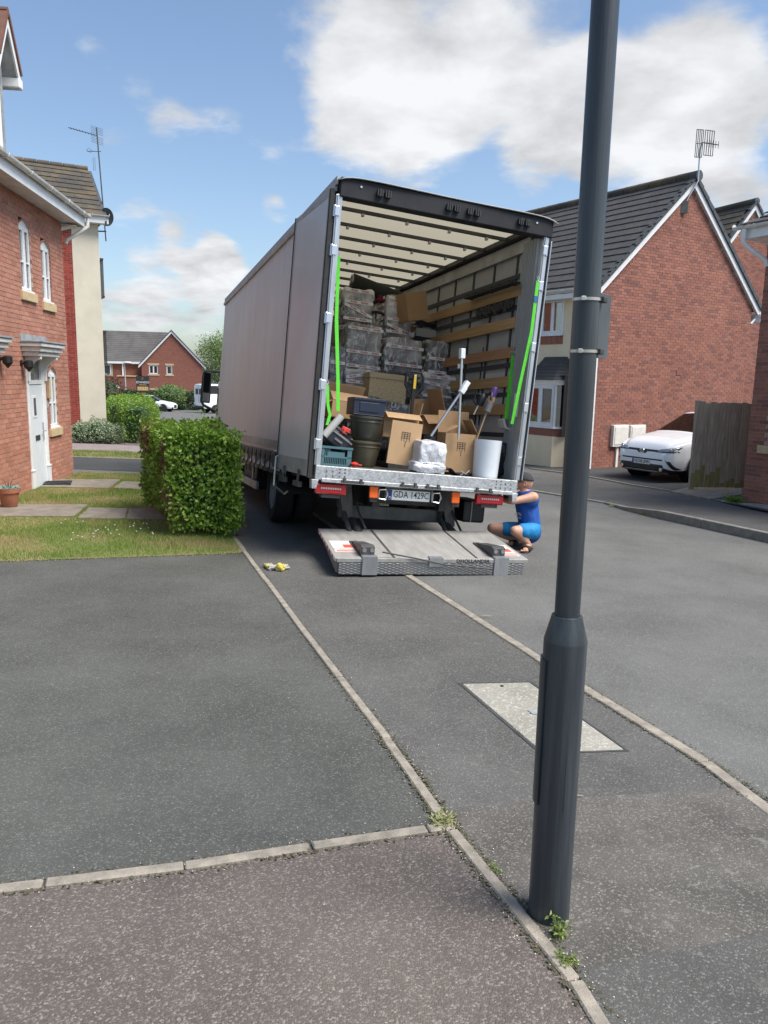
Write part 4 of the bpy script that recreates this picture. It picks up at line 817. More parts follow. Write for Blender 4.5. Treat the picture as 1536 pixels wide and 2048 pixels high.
# ------------------------------------------------------------------ gable house across the road
A_RH = atY(1178, 932, 20.2); B_RH = atY(1500, 900, 24.2); _ru = Vector((B_RH[0]-A_RH[0], B_RH[1]-A_RH[1], 0)).normalized()
MRH = frame((A_RH[0], A_RH[1], 0), _ru)                             # x along the gable, y into the house
def right_house():
    M = MRH; h = thing('gable_house', 'red brick house with steep gable and cream bay front across the road', 'house', M)
    hp = lambda px, py, o=0: wph(M, px, py, o)
    W_ = 6.62; zb = A_RH[2]-.3; ze = 4.18; zp = 7.12; xm = W_/2; sl = (zp-ze)/xm
    clip = lambda s: ze+.0 + sl*min(s, W_-s)
    m = MB(); m.prism([(0, 0, zb), (W_, 0, zb), (W_, 0, ze), (xm, 0, zp), (0, 0, ze)], (0, .3, 0)); m.build('wall', 'mortar_right', h)
    brick_wall(h, 0, W_, zb, zp, -1, [], 'brick_right', 'mortar_right', clip=clip, backing=False)
    m = MB(); m.box(0.002, .3, .3, 7, zb, ze); m.build('front_wall', 'render_yellow', h); m = MB(); m.box(W_-.3, W_, .3, 7, zb, ze); m.build('rear_wall', 'brick_right', h); m = MB(); m.box(.3, W_-.3, 6.7, 7, zb, ze+1); m.build('far_wall', 'brick_right', h)
    # white corner trim strip
    m = MB(); m.box(-.015, .05, -.022, .05, zb, ze); m.build('corner_pipe', 'upvc', h)
    # verge, bargeboards, ridge
    ov = .16
    for s_ in (-1, 1):
        e = Vector((-.34 if s_ < 0 else W_+.34, 0, ze-.34*sl+.10)); t = Vector((xm, 0, zp+.10)); u = (t-e); L_ = u.length; u.normalize(); n = Vector((-u.z, 0, u.x)) if s_ < 0 else Vector((u.z, 0, -u.x))
        if n.z < 0: n = -n
        m = MB(); m.prism([e+Vector((0, -.10, 0)), t+Vector((0, -.10, 0)), t+Vector((0, -.10, -.24)), e+Vector((0, -.10, -.24))], (0, .035, 0)); m.build('bargeboard', 'upvc', h)
        m = MB(); m.prism([e+Vector((0, -.065, -.22)), t+Vector((0, -.065, -.22)), t+Vector((0, .0, -.22)), e+Vector((0, .0, -.22))], (0, 0, .015)); m.build('verge_soffit', 'upvc_worn', h)
        nv = 13
        for k in range(nv):
            a = e+u*(L_*k/nv); b = e+u*(L_*(k+1)/nv+.03); dz = n*.018
            m = MB(); m.prism([a+Vector((0, -.15, 0))-n*.03, b+Vector((0, -.15, 0))-n*.03, b+Vector((0, -.15, 0))+n*.055, a+Vector((0, -.15, 0))+n*.085], (0, .11, 0)); m.build('verge_cap', 'verge', h)
        if s_ < 0: tile_roof(h, (e.x, 7.0, e.z+.02), (0, -1, 0), u, 7.08, L_, 'tile', gauge=.305, limit=300)
        else:
            m = MB(); m.prism([e+n*.02+Vector((0, -.05, 0)), t+n*.02+Vector((0, -.05, 0)), t+n*.02+Vector((0, 7, 0)), e+n*.02+Vector((0, 7, 0))], -n*.06); m.build('rear_roof', 'tile', h)
        m = MB(); bx = e.x-.08 if s_ < 0 else e.x-.14; m.box(bx+.04, bx+.30, -.16, .3, e.z-.36, e.z-.10); m.build('box_end', 'upvc', h, bevel=.01)
    m = MB(); m.lathe([(.14, 0), (.14, .2), (.10, .24), (.0, .25)], 12, T(xm, -.20, zp+.14) @ RX(-90) @ T(0, 0, -.02)); m.build('ridge_end', 'verge', h)
    m = MB()
    for k in range(16): m.tube([(xm, k*.45-.0, zp+.16), (xm, k*.45+.43, zp+.165)], .12, 10)
    m.build('ridge_tiles', 'tile_moss', h, smooth=50)
    gutter(h, (-.42, -.1, ze-.06), (-.42, 7, ze-.06), out=(-1, 0, 0)); m = MB(); m.box(-.36, -.34, -.1, 7, ze-.28, ze-.04); m.build('fascia', 'upvc', h); m = MB(); m.box(-.34, 0.0, -.1, 7, ze-.28, ze-.26); m.build('soffit', 'upvc_worn', h)
    gutter(h, (W_+.42, -.1, ze-.06), (W_+.42, 3, ze-.06), out=(1, 0, 0)); m = MB(); m.tube([(W_+.42, .0, ze-.1), (W_+.42, .0, ze-.28), (W_+.16, .0, ze-.5), (W_+.06, .02, ze-.6)], .036, 10); m.build('downpipe', 'upvc', h)
    # front: upper window, soldier course, bay with slated roof
    MF = M @ RZ(90)                                               # x runs along the front away from the corner, y out to the road
    f = bpy.data.objects.new('front_elevation', None); COL.objects.link(f); f.parent = h; f.matrix_local = RZ(90)
    fp = lambda px, py, o=0: wph(MF, px, py, o)
    a, b = fp(1128, 640)[0], fp(1084, 640)[0]; zt, z0 = fp(1110, 598)[1], fp(1110, 668)[1]
    window(f, a, b, z0, zt, 1, .02, 2, curtains=[(0, 1, 0, .72, 'curtain'), (0, 1, .72, .84, 'net')], depth=.05)
    m = MB(); m.box(a-.03, b+.03, .0, .07, z0-.05, z0); m.build('window_board', 'upvc', f)
    n = 11
    for k in range(n): m = MB(); m.box(a+(b-a)*k/n+.004, a+(b-a)*(k+1)/n-.004, 0, .02, z0-.27, z0-.055); m.build('soldier_brick', 'brick_right', f)
    b0 = fp(1152, 850)[0]; b1 = b0+1.75; zs = fp(1100, 853, .45)[1]; zh = fp(1120, 770, .45)[1]; D = .5
    base = fp(1100, 915, .45)[1]-.3
    lay = [(b0, 0), (b0+.35, D), (b1-.35, D), (b1, 0)]
    for nm, za, zb2, mt in (('bay_base', base, zs-.26, 'render_yellow'), ('bay_brick', zs-.26, zs-.05, 'brick_right'), ('bay_sill', zs-.05, zs, 'upvc'), ('bay_head', zh, zh+.12, 'upvc')):
        e = .03 if 'sill' in nm or 'head' in nm else 0
        m = MB(); m.prism([(x+(-e if x < (b0+b1)/2 else e), y+e, za) for x, y in lay], (0, 0, zb2-za)); m.build(nm, mt, f)
    bw = window(f, b0+.35, b1-.35, zs, zh, 1, D, 2, bar=.075, curtains=[(.5, .72, 0, 1, 'curtain')], name='bay_window')
    for x0, y0, x1, y1 in ((b0, 0, b0+.35, D), (b1-.35, D, b1, 0)):
        for t in (0, 1): 
            m = MB(); px_, py_ = (x0, y0) if t == 0 else (x1, y1); m.box(px_-.035, px_+.035, py_-.05, py_+.0, zs, zh); m.build('bay_post', 'upvc', f)
        m = MB(); m.prism([(x0, y0-.02, zs), (x1, y1-.02, zs), (x1, y1-.02, zh), (x0, y0-.02, zh)], (.006, 0, 0)); m.build('bay_pane', 'glass', bw)
    zr = zh+.12; zk = zr+.62
    eave = [(b0-.1, 0), (b0+.30, D+.12), (b1-.30, D+.12), (b1+.1, 0)]; top = [(b0+.45, 0.0), (b0+.55, .04), (b1-.55, .04), (b1-.45, 0)]
    rw = 7
    for k in range(rw):
        t0, t1 = k/rw, (k+1)/rw+.02; m = MB()
        L0 = [(e[0]+(q[0]-e[0])*t0, e[1]+(q[1]-e[1])*t0, zr+(zk-zr)*t0+.022) for e, q in zip(eave, top)]; L1 = [(e[0]+(q[0]-e[0])*min(1, t1), e[1]+(q[1]-e[1])*min(1, t1), zr+(zk-zr)*min(1, t1)+.006) for e, q in zip(eave, top)]
        Lb = [(x, y, z-.022) for x, y, z in L0]
        m.add(L0+L1+Lb, [(0, 1, 5, 4), (1, 2, 6, 5), (2, 3, 7, 6), (8, 9, 1, 0), (9, 10, 2, 1), (10, 11, 3, 2)]); m.build('slate_course', 'tile', f)
    m = MB(); m.prism([(x, y, zr-.005) for x, y in eave], (0, 0, .01)); m.build('bay_soffit', 'upvc', f)
    for c in list(f.children): c.parent = h; c.matrix_local = RZ(90)
    bpy.data.objects.remove(f)
    # meter boxes on the gable
    for i, (qa, qb) in enumerate((((1222, 850), (1249, 892)), ((1256, 850), (1283, 890)))):
        (s0, z1), (s1, z0) = hp(*qa), hp(*qb)
        m = MB(); m.box(s0, s1, -.11, -.0, z0, z1); bx = m.build('meter_box', 'meter_box', h, bevel=.012); m = MB(); m.box(s0+.05, s1-.05, -.122, -.108, z0+.06, z1-.05); m.build('meter_door', 'meter_box', bx, bevel=.004)
        if i == 0: m = MB(); m.box(s0+.22, s0+.30, -.06, -.008, zb, z0); m.build('cable_duct', 'meter_box', bx)
    s, z = hp(1357, 745); m = MB(); m.box(s-.1, s+.1, -.02, 0, z-.07, z+.07); m.build('air_vent', 'brick_right', h)
    # aerial
    b = M @ Vector((hp(1365, 420)[0], -.04, hp(1365, 415)[1])); t = thing('grid_aerial', 'grid panel TV aerial on a bent pole above the brick gable', 'aerial', T(*b))
    pp = [atY(px, py, b.y)-np.array(b) for px, py in ((1372, 405), (1378, 392), (1396, 362), (1400, 300), (1404, 285))]
    m = MB(); m.tube([(0, 0, -.1)]+[tuple(p) for p in pp], .022, 8); m.build('pole', 'steel_tube', t, smooth=50)
    m = MB(); m.box(-.10, .10, -.03, .03, -.16, .16); m.box(-.16, -.12, -.02, .02, -.2, .2); m.build('wall_bracket', 'dark_steel', t)
    ctr = Vector(tuple(pp[-1])); sc = b.y/1540
    for x0, x1, y0, y1 in ((-17, 0, 30, -18), (5, 28, 22, -22)):
        m = MB(); f_ = lambda x, y: ctr+Vector((x*sc, -.05+.01*x, y*sc))
        for k in range(5): x = x0+(x1-x0)*k/4; m.tube([f_(x, -y0+2*k*.4), f_(x, -y1+2*k*.4)], .011, 5)
        for y in (y0, (y0+y1)/2, y1): m.tube([f_(x0, -y), f_(x1, -y+3)], .012, 5)
        m.build('grid_panel', 'dark_steel', t)
    m = MB(); m.tube([ctr, ctr+Vector((.33, -.3, -.14))], .012, 6)
    for k in range(6): c = ctr+Vector((.33, -.3, -.14))*(k/6+.15); m.tube([c-Vector((0, 0, .09)), c+Vector((0, 0, .09))], .007, 5)
    m.build('boom', 'dark_steel', t)
right_house()
# ------------------------------------------------------------------ brick house at the right edge and the one behind
def far_right_house():
    A = atY(1484, 1006, 14.4); u = Vector((.45, -.89, 0)).normalized(); M = frame((A[0], A[1], 0), u)
    h = thing('side_house', 'brick house corner with white guttering at the right edge', 'house', M)
    hp = lambda px, py, o=0: wph(M, px, py, o)
    zb = A[2]-.3; ze = hp(1536, 470)[1]-.05; L_ = 5
    ws0, wz0 = hp(1519, 885)[0], hp(1522, 890)[1]; hol = [(ws0+.12, ws0+1.2, wz0, wz0+1.15)]
    brick_wall(h, 0, L_, zb, ze, -1, hol, 'brick_right', 'mortar_right')
    wd = window(h, ws0+.12, ws0+1.2, wz0, wz0+1.15, -1, .07, 2); m = MB(); m.box(ws0, ws0+1.32, -.06, .06, wz0-.15, wz0-.003); m.build('window_sill', 'sill_stone', h, bevel=.01)
    m = MB(); m.box(-.001, .3, .3, 6, zb, ze); m.build('end_wall', 'brick_right', h)
    ov = .34; m = MB(); m.box(-.3, L_, -ov, -ov+.02, ze-.02, ze+.20); m.build('fascia', 'upvc', h); m = MB(); m.box(-.3, L_, -ov+.02, .3, ze-.02, ze+.0); m.build('soffit', 'upvc_worn', h); m = MB(); m.box(-.32, -.30, -ov, .4, ze-.02, ze+.25); m.build('box_end', 'upvc', h)
    gutter(h, (-.42, -ov-.06, ze+.19), (L_, -ov-.06, ze+.19), out=(0, -1, 0))
    m = MB(); m.tube([(-.2, -ov-.06, ze+.14), (-.2, -ov-.06, ze-.08), (-.16, -ov+.0, ze-.16), (.06, -.1, ze-.40), (.07, -.06, ze-.5)], .04, 10); m.build('downpipe', 'upvc', h, smooth=40)
    tile_roof(h, (-.32, -ov-.02, ze+.2), (1, 0, 0), (0, math.cos(R_(24)), math.sin(R_(24))), L_, 3.5, 'tile', limit=60)
    m = MB(); m.box(-.33, -.30, -ov, 3, ze+.2, ze+.24); m.build('verge', 'upvc', h)
far_right_house()
def back_house():
    A = atY(1420, 700, 31.0); M = frame((A[0], A[1], 0), (.92, .39, 0)); h = thing('rear_house', 'brick gable house half hidden behind the right houses', 'house', M)
    hp = lambda px, py, o=0: wph(M, px, py, o)
    sp, zp = hp(1508, 412); W_ = 2*1.9+2; xm = sp; ze = hp(1462, 476)[1]; he = hp(1462, 476)[0]; sl = (zp-ze)/(xm-he); zb = -1.5; w0 = xm-3.2; z0 = zp-3.2*sl
    brick_wall(h, w0, xm+3.2, zb, zp, -1, [], 'brick_right', 'mortar_right', clip=lambda s: zp-.1-sl*abs(s-xm), backing=False, limit=0)
    m = MB(); m.prism([(w0, 0, zb), (xm+3.2, 0, zb), (xm+3.2, 0, z0), (xm, 0, zp), (w0, 0, z0)], (0, .3, 0)); m.build('wall', 'mortar_right', h)
    for s_ in (-1, 1):
        e = Vector((xm+s_*3.4, -.1, zp-3.4*sl+.1)); t = Vector((xm, -.1, zp+.1))
        m = MB(); m.prism([e, t, t-Vector((0, 0, .25)), e-Vector((0, 0, .25))], (0, .04, 0)); m.build('bargeboard', 'upvc', h)
        u = (t-e).normalized(); nv = 12; n = Vector((-u.z*(-s_)*-1, 0, abs(u.x)))
        n = Vector((s_*abs(u.z), 0, abs(u.x)))
        for k in range(nv): a = e+u*((t-e).length*k/nv); b = e+u*((t-e).length*(k+1)/nv+.02); m = MB(); m.prism([a+Vector((0, -.06, 0)), b+Vector((0, -.06, 0)), b+Vector((0, -.06, 0))+n*.06, a+Vector((0, -.06, 0))+n*.10], (0, .12, 0)); m.build('verge_cap', 'verge', h)
        tile_roof(h, (e.x, 0 if s_ < 0 else 0, e.z), (0, 1, 0), u, 6, (t-e).length, 'tile_moss', limit=0)
    m = MB(); m.lathe([(.13, 0), (.13, .2), (0, .22)], 10, T(xm, .05, zp+.16) @ RX(90)); m.build('ridge_end', 'verge', h)
    m = MB(); m.tube([(xm, 0, zp+.17), (xm, 6, zp+.17)], .12, 8); m.build('ridge_tiles', 'tile_moss', h)
back_house()
# ------------------------------------------------------------------ the removal truck
def _w(v): v = np.array(v, float); return np.array([v@_R, v@_F, -(v@_d)])/np.linalg.norm(v)
TY = _w([-531, -193, 1540]); TZ = _w(-np.cross([-531, -193, 1540.], [4325, 249, 1540.])); TX = np.cross(TY, TZ)
_v = np.array([(632-CX)/FPX, (947-CY)/FPX, 1.])*3.328*2.5
TO = np.array([_v@_R, _v@_F, CAMH-(_v@_d)]) + TX*1.25
MT = Matrix([[TX[i], TY[i], TZ[i], TO[i]] for i in range(3)] + [[0, 0, 0, 1]])
def tl(px, py, ax, val):
    A = np.array([TX, TY, TZ]); ro = A@ray(px, py); oo = A@(np.array([0, 0, CAMH])-TO); return oo + ro*((val-oo[ax])/ro[ax])
def tground(x, y):                                                  # ground height in truck coordinates
    z = -.9
    for i in range(6):
        p = MT @ Vector((x, y, z)); z += (gz(p.x, p.y)-p.z)/TZ[2]
    return z
TR = thing('removal_truck', 'grey curtain-sided truck with open rear, loaded with furniture', 'truck', MT)
def tpart(name, mat, mb, bevel=0, smooth=0, parent=None, seg=2): return mb.build(name, mat, parent or TR, bevel=bevel, smooth=smooth, seg=seg)
LEN, RF = 9.05, 3.06
tpart('floor', 'floor_ply', MB().box(-1.24, 1.24, .06, LEN, -.02, .088))
bm_ = MB(); bm_.box(-1.27, 1.18, -.05, .058, -.065, .092); bm_.box(-1.20, 1.12, -.066, -.051, -.085, -.04); beam = tpart('rear_beam', 'galvanised', bm_, .008)
for x in (-1.14, -1.07, 1.03, 1.10):
    for z in (.0, .05): tpart('bolt', 'steel_tube', MB().cyl((x, -.05, z), (x, -.062, z), .012, n=8), parent=beam)
for x in (-1.0, -.94, .90, .96):
    for z in (-.01, .03, .065): tpart('hole', 'ink', MB().cyl((x, -.0515, z), (x, -.0525, z), .008, n=8), parent=beam)
for x0, x1 in ((-.98, -.72), (-.30, -.08), (.0, .2), (.62, .86)):
    m = MB(); m.box(x0, x1, -.075, -.055, -.075, -.045); m.box(x0+.02, x0+.05, -.085, -.06, -.07, -.02); m.box(x1-.05, x1-.02, -.085, -.06, -.07, -.02); tpart('lashing_rail', 'dark_steel', m, .004, parent=beam)
for x in (-1.25, 1.175):
    m = MB(); m.box(x-.035, x+.035, -.03, .08, .093, 2.92); m.box(x-.022, x-.006, -.042, -.03, .093, 2.92); p = tpart('rear_post', 'aluminium', m, .006)
    if x > 0: p.matrix_local = T(x, 0, .1) @ RY(1.1) @ T(-x, 0, -.1)
    m = MB(); m.prism([(x-.06, -.062, -.06), (x+.02, -.062, -.06), (x+.0, -.062, -.16), (x-.05, -.062, -.16)], (0, .1, 0)); tpart('buffer_bracket', 'galvanised', m, .006)
# header with its door catches, roof with bows
hd = tpart('header', 'header_black', MB().box(-1.25, 1.29, -.05, .10, 2.90, 3.10), .01)
for x in (-.78, .02, .27, .90):
    m = MB()
    for dx in (-.045, .045): m.box(x+dx-.035, x+dx+.035, -.075, -.05, 2.985, 3.02); m.cyl((x+dx, -.08, 2.965), (x+dx, -.08, 3.04), .014, n=8); m.box(x+dx-.03, x+dx-.02, -.09, -.05, 2.97, 3.035); m.box(x+dx+.02, x+dx+.03, -.09, -.05, 2.97, 3.035)
    tpart('door_catch', 'black_steel', m, parent=hd)
for x in (-1.03, 1.07): tpart('rivet', 'steel_tube', MB().cyl((x, -.052, 3.03), (x, -.058, 3.03), .012, n=8), parent=hd)
def roofsheet(u, v):
    x = -1.27+2.58*u; return (x, .04+v*(LEN-.04), RF+.055-.015*abs(2*u-1)**4-.012*math.sin(v*45)**2*(1-(2*u-1)**2))
m = MB(); m.grid(roofsheet, 10, 60); tpart('roof_tarp', 'roof_tarp', m, smooth=60)
m = MB(); m.grid(lambda u, v: (-1.275+2.61*u, -.075+.16*v-.01*math.sin(u*9), RF+.065+.012*math.sin(math.pi*v)-.05*(abs(2*u-1)**14)-.012*(1-v)), 40, 4); o = tpart('roof_edge', 'tarp_edge', m, smooth=60); o.modifiers.new('s', 'SOLIDIFY').thickness = .012
for s_ in (-1, 1): tpart('roof_side_flap', 'tarp_edge', MB().box(s_*1.275-.008, s_*1.275+.008, .0, LEN, RF-.03, RF+.055))
for k in range(12):
    y = .78+.635*k
    if y > LEN: break
    b = tpart('roof_bow', 'dark_steel', MB().box(-1.22, 1.22, y-.018, y+.018, RF-.055, RF-.015), .004)
    for x in (-.75, -.2, .35, .85): tpart('bow_clip', 'grey_tube', MB().box(x-.014, x+.014, y-.024, y+.024, RF-.085, RF-.055), parent=b)
# right inside: cant rail, curtain, webbing grid, laths, ribbed post
tpart('cant_rail', 'black_steel', MB().box(1.12, 1.25, .1, LEN, RF-.07, RF+.0), .01)
tpart('rail_board', 'pine', MB().box(1.19, 1.215, .28, LEN, RF-.24, RF-.085)).data.materials[0] = MAT['alu_dull']
tpart('cant_rail', 'black_steel', MB().box(-1.25, -1.16, .1, LEN, RF-.07, RF+.0), .01)
tpart('side_curtain', 'curtain_inside', MB().box(1.235, 1.25, .1, LEN, -.1, RF-.02))
for k in range(14): y = .62+.62*k; tpart('web_strap', 'webbing', MB().box(1.222, 1.234, y-.022, y+.022, .1, RF-.25))
for z in (2.56, 2.18, 1.48, 1.12, .62): tpart('web_strap', 'webbing', MB().box(1.216, 1.221, .3, LEN, z-.028, z+.028))
for i, (za, zb_, y0, y1) in enumerate(((2.36, 2.37, .34, 5.0), (1.985, 1.985, .42, 5.0), (1.625, 1.62, .34, 3.2), (1.27, 1.27, .34, 3.2), (.93, .93, .36, 3.2))):
    tpart('wooden_lath', 'lath_red' if i == 2 else 'lath_wood', MB().box(1.165, 1.20, y0, y1, za-.065, za+.065), .003)
m = MB(); prof = []
for k in range(10): y = .06+.036*k; prof += [(1.165, y), (1.165, y+.014), (1.185, y+.02), (1.185, y+.034)]
m.prism([(1.225, .06, .09)]+[(x, y, .09) for x, y in prof]+[(1.225, .42, .09)], (0, 0, 2.82)); tpart('ribbed_post', 'rib_panel', m)
tpart('notice', 'paper', MB().box(1.155, 1.160, .09, .21, .84, 1.12)); 
# rear doors folded back along the sides
def door(side):
    hinge = Vector((side*1.29 if side < 0 else 1.192, -.02, 0)); ang = 3.2 if side < 0 else 0
    M = T(*hinge) @ RZ(ang) @ RY(0 if side < 0 else 1.1); root = bpy.data.objects.new('rear_door', None); COL.objects.link(root); root.parent = TR; root.matrix_local = M
    x0, x1 = (-.05, -.012) if side < 0 else (.012, .05); W_ = 1.36
    build = lambda n, mt, mb, b=0: mb.build(n, mt, root, bevel=b)
    build('door_panel', 'door_grey', MB().box(x0+.004, x1-.004, .09, W_-.05, .14, 2.90))
    fr = MB()
    zd = -.04 if side < 0 else .09
    for a in ((.05, .09), (W_-.05, W_)): fr.box(x0, x1, a[0], a[1], zd, 2.96)
    fr.box(x0, x1, .09, W_-.05, zd, .14); fr.box(x0, x1, .09, W_-.05, 2.90, 2.96); build('door_frame', 'alu_dull' if side < 0 else 'aluminium', fr, .004)
    build('door_seal', 'rubber', MB().box(x0-.004, x1+.004, -.0, .049, zd-.01, 2.97)); build('seal_strip', 'rubber', MB().box(x0-.003, x1+.003, W_+.001, W_+.035, zd-.01, 2.97))
    xe = x0 if side < 0 else x1
    m = MB(); m.tube([(xe-side*-.03 if False else xe+side*.03, 1.22, .12), (xe+side*.05, 1.24, .11), (xe+side*.05, 1.24, -.25), (xe+side*.05, .72, -.30), (xe+side*.03, .66, -.26)], .011, 6); build('lock_handle', 'steel_tube', m)
    for y in (.30, .92): m = MB(); m.cyl((xe+side*.025, y, -.12), (xe+side*.025, y, .02), .017, n=8); m.box(xe+side*.05, xe, y-.10, y+.12, -.17, -.11); build('lock_foot', 'dark_steel', m, .004)
    for z in (.32, .95, 1.65, 2.35, 2.75):
        m = MB(); m.cyl((-side*.0, .0, z-.06), (-side*.0, .0, z+.06), .02, n=10); m.box(min(0, -side*.05), max(0, -side*.05), -.028, .0, z-.05, z+.05); build('hinge', 'steel_tube', m, .003)
door(-1); door(1)
# door edge seen beyond the right post
m = MB(); m.box(1.228, 1.241, -.05, .0, .10, 2.86); tpart('door_edge', 'aluminium', m, .004).matrix_local = T(1.2, 0, .1) @ RY(1.1) @ T(-1.2, 0, -.1)
# left curtain, skirt, buckles, reflective strip
def curt(u, v):
    y = 1.36+(LEN-1.36)*u; z = -.10+(RF-.06+.10)*v
    return (-1.268-.003*math.sin(u*61+1.2*math.sin(v*5))*(.3+.7*math.sin(math.pi*v))-.008*math.sin(u*17+v*7)*math.sin(math.pi*v)-.03*(v < .02), y, z)
m = MB(); m.grid(curt, 150, 24); tpart('left_curtain', 'curtain_grey', m, smooth=80)
m = MB(); m.grid(lambda u, v: (-1.283-.014*math.sin(u*70)*(1-v), 1.36+(LEN-1.36)*u, -.16+.30*v), 120, 3); tpart('curtain_skirt', 'skirt', m, smooth=80)
tpart('curtain_band', 'tarp_edge', MB().box(-1.296, -1.290, 1.40, LEN, .20, .29)).data.materials[0] = MAT['alu_dull']
for k in range(20):
    y = 1.62+.38*k; m = MB(); m.box(-1.315, -1.302, y-.02, y+.02, -.10, .12); m.box(-1.325, -1.306, y-.028, y+.028, .02, .07); m.tube([(-1.31, y, -.08), (-1.33, y+.02, -.15), (-1.31, y+.05, -.24)], .008, 5); tpart('curtain_buckle', 'black_steel', m)
m = MB(); m.tube([(-1.31, 1.62, .16), (-1.35, 1.9, .15), (-1.33, 2.15, .10)], .009, 6); tpart('tension_lever', 'steel_tube', m)
tpart('front_wall', 'curtain_inside', MB().box(-1.25, 1.25, LEN, LEN+.06, -.1, RF+.05)); tpart('left_lining', 'curtain_inside', MB().box(-1.245, -1.235, .1, LEN, -.05, RF-.02))
tpart('gutter_rail', 'alu_dull', MB().box(-1.30, -1.255, .05, LEN, RF-.09, RF-.03), .006)
# chassis, axle, wheels
ch = MB(); ch.box(-.46, -.38, .35, 10.6, -.36, -.10); ch.box(.38, .46, .35, 10.6, -.36, -.10)
for y in (.5, 2.0, 3.4, 5, 7): ch.box(-.40, .40, y-.05, y+.05, -.32, -.14)
tpart('chassis', 'black_steel', ch)
sub = MB()
for k in range(9): sub.box(-1.2, 1.2, .4+k, .46+k, -.12, -.025)
tpart('cross_bearer', 'black_steel', sub)
def wheel(x, y, twin=False, r=None):
    zg = tground(x, y); r = r or .45; s_ = 1 if x > 0 else -1
    root = bpy.data.objects.new('wheel', None); COL.objects.link(root); root.parent = TR; root.matrix_local = T(x, y, zg+r) @ RY(90*s_)
    for off_ in ((0, -.30) if twin else (0,)):
        m = MB(); m.lathe([(r*.60, -.12+off_), (r*.88, -.125+off_), (r*.985, -.09+off_), (r, -.05+off_), (r, .05+off_), (r*.985, .09+off_), (r*.88, .125+off_), (r*.60, .12+off_)], 40, cap=False); m.build('tyre', 'rubber', root, smooth=30)
    m = MB(); m.lathe([(r*.62, .11), (r*.58, .10), (r*.54, -.0 if twin else .06), (r*.30, -.02 if twin else .08), (r*.26, .06 if twin else .11), (r*.10, .07 if twin else .12), (.0, .07 if twin else .12)], 28, cap=False); m.build('rim', 'alu_dull', root, smooth=35)
    m = MB()
    for k in range(10): a = k*math.pi/5; m.cyl((r*.36*math.cos(a), r*.36*math.sin(a), .0), (r*.36*math.cos(a), r*.36*math.sin(a), .05 if twin else .10), .014, n=6)
    m.build('wheel_nut', 'dark_steel', root)
for x, y, t in ((-1.08, 2.62, True), (1.08, 2.62, True), (-1.05, 8.9, False), (1.05, 8.9, False)): wheel(x, y, t, .45 if t else .40)
tpart('rear_axle', 'black_steel', MB().cyl((-1.0, 2.62, tground(0, 2.62)+.45), (1.0, 2.62, tground(0, 2.62)+.45), .09, n=12))
for s_ in (-1, 1):
    m = MB(); m.grid(lambda u, v: (s_*(.75+.5*v), 2.62+.58*math.cos(math.pi*u), -.40+.44*math.sin(math.pi*u)), 16, 2); tpart('mudguard', 'black_plastic', m, smooth=50)
    m = MB(); m.box(s_*1.24-.02, s_*1.24+.02, 3.6, 8.1, -.50, -.38); m.box(s_*1.24-.015, s_*1.24+.015, 4.0, 4.08, -.38, -.02); m.box(s_*1.24-.015, s_*1.24+.015, 7.4, 7.48, -.38, -.02); tpart('side_guard', 'alu_dull', m, .006)
tpart('fuel_tank', 'black_steel', MB().box(-1.15, -.55, 4.3, 5.6, -.55, -.12), .05); tpart('battery_box', 'black_steel', MB().box(-1.15, -.6, 6.0, 7.0, -.5, -.12), .03)
# tail lamps, plate, reflectors, rear underrun bar, tool box
def rect(a, b, y): p, q = tl(*a, 1, y), tl(*b, 1, y); return min(p[0], q[0]), max(p[0], q[0]), min(p[2], q[2]), max(p[2], q[2])
for x0, x1, z0, z1 in ((-1.25, -.90, -.215, -.10), (.68, 1.03, -.215, -.10)):
    lp = tpart('tail_lamp', 'red_lens', MB().box(x0, x1, -.03, .05, z0, z1), .015)
    for k in range(9): xx = x0+.06+.026*k; tpart('lamp_element', 'lens_grey', MB().box(xx, xx+.018, -.036, -.031, z0+.055, z0+.075), parent=lp)
    tpart('lamp_rib', 'red_lens', MB().box(x0+.06, x1-.06, -.038, -.030, z0+.018, z0+.030), parent=lp)
    tpart('lamp_bracket', 'dark_steel', MB().box(x0+.08, x1-.06, .0, .10, z0-.04, z0-.002), .004)
x0, x1, z0, z1 = -.395, .115, -.235, -.118
lp = tpart('number_plate', 'plate_white', MB().box(x0, x1, .028, .036, z0, z1), .003)
tpart('plate_band', 'plate_blue', MB().box(x0+.002, x0+.045, .025, .0278, z0+.004, z1-.004), parent=lp)
text('plate_star', 'PL', .032, 'plate_white', lp, T(x0+.024, .0245, z0+.028) @ RX(90), .01)
text('plate_text', 'GDA 1429C', .106, 'ink', lp, T((x0+x1)/2+.022, .0265, (z0+z1)/2+.004) @ RX(90), .004, sx=.80)
for q in ((x0, x1, z0-.012, z0-.001), (x0, x1, z1+.001, z1+.012), (x0-.012, x0-.001, z0-.012, z1+.012), (x1+.001, x1+.012, z0-.012, z1+.012)): tpart('plate_frame', 'black_plastic', MB().box(q[0], q[1], .022, .04, q[2], q[3]), parent=lp)
for xx in (x0-.07, x1+.07):
    m = MB(); m.tube([(xx-.05, .0, z0+.01), (xx-.05, -.01, z1-.01), (xx+.03, -.01, z1), (xx+.05, -.01, z0+.06), (xx+.03, -.01, z0)], .010, 6, closed=True); tpart('plate_guard', 'steel_tube', m)
tpart('plate_carrier', 'alu_dull', MB().box(x0-.02, x1+.04, .06, .08, z0+.02, -.066)); tpart('step_grille', 'black_steel', MB().box(-.14, .12, -.055, .05, -.10, -.086))
for xx in (-.575, .425):
    r_ = tpart('reflector', 'orange', MB().box(xx-.05, xx+.05, -.01, .02, -.225, -.095), .012); tpart('reflector_bracket', 'black_steel', MB().box(xx-.03, xx+.06, .02, .06, -.27, -.07))
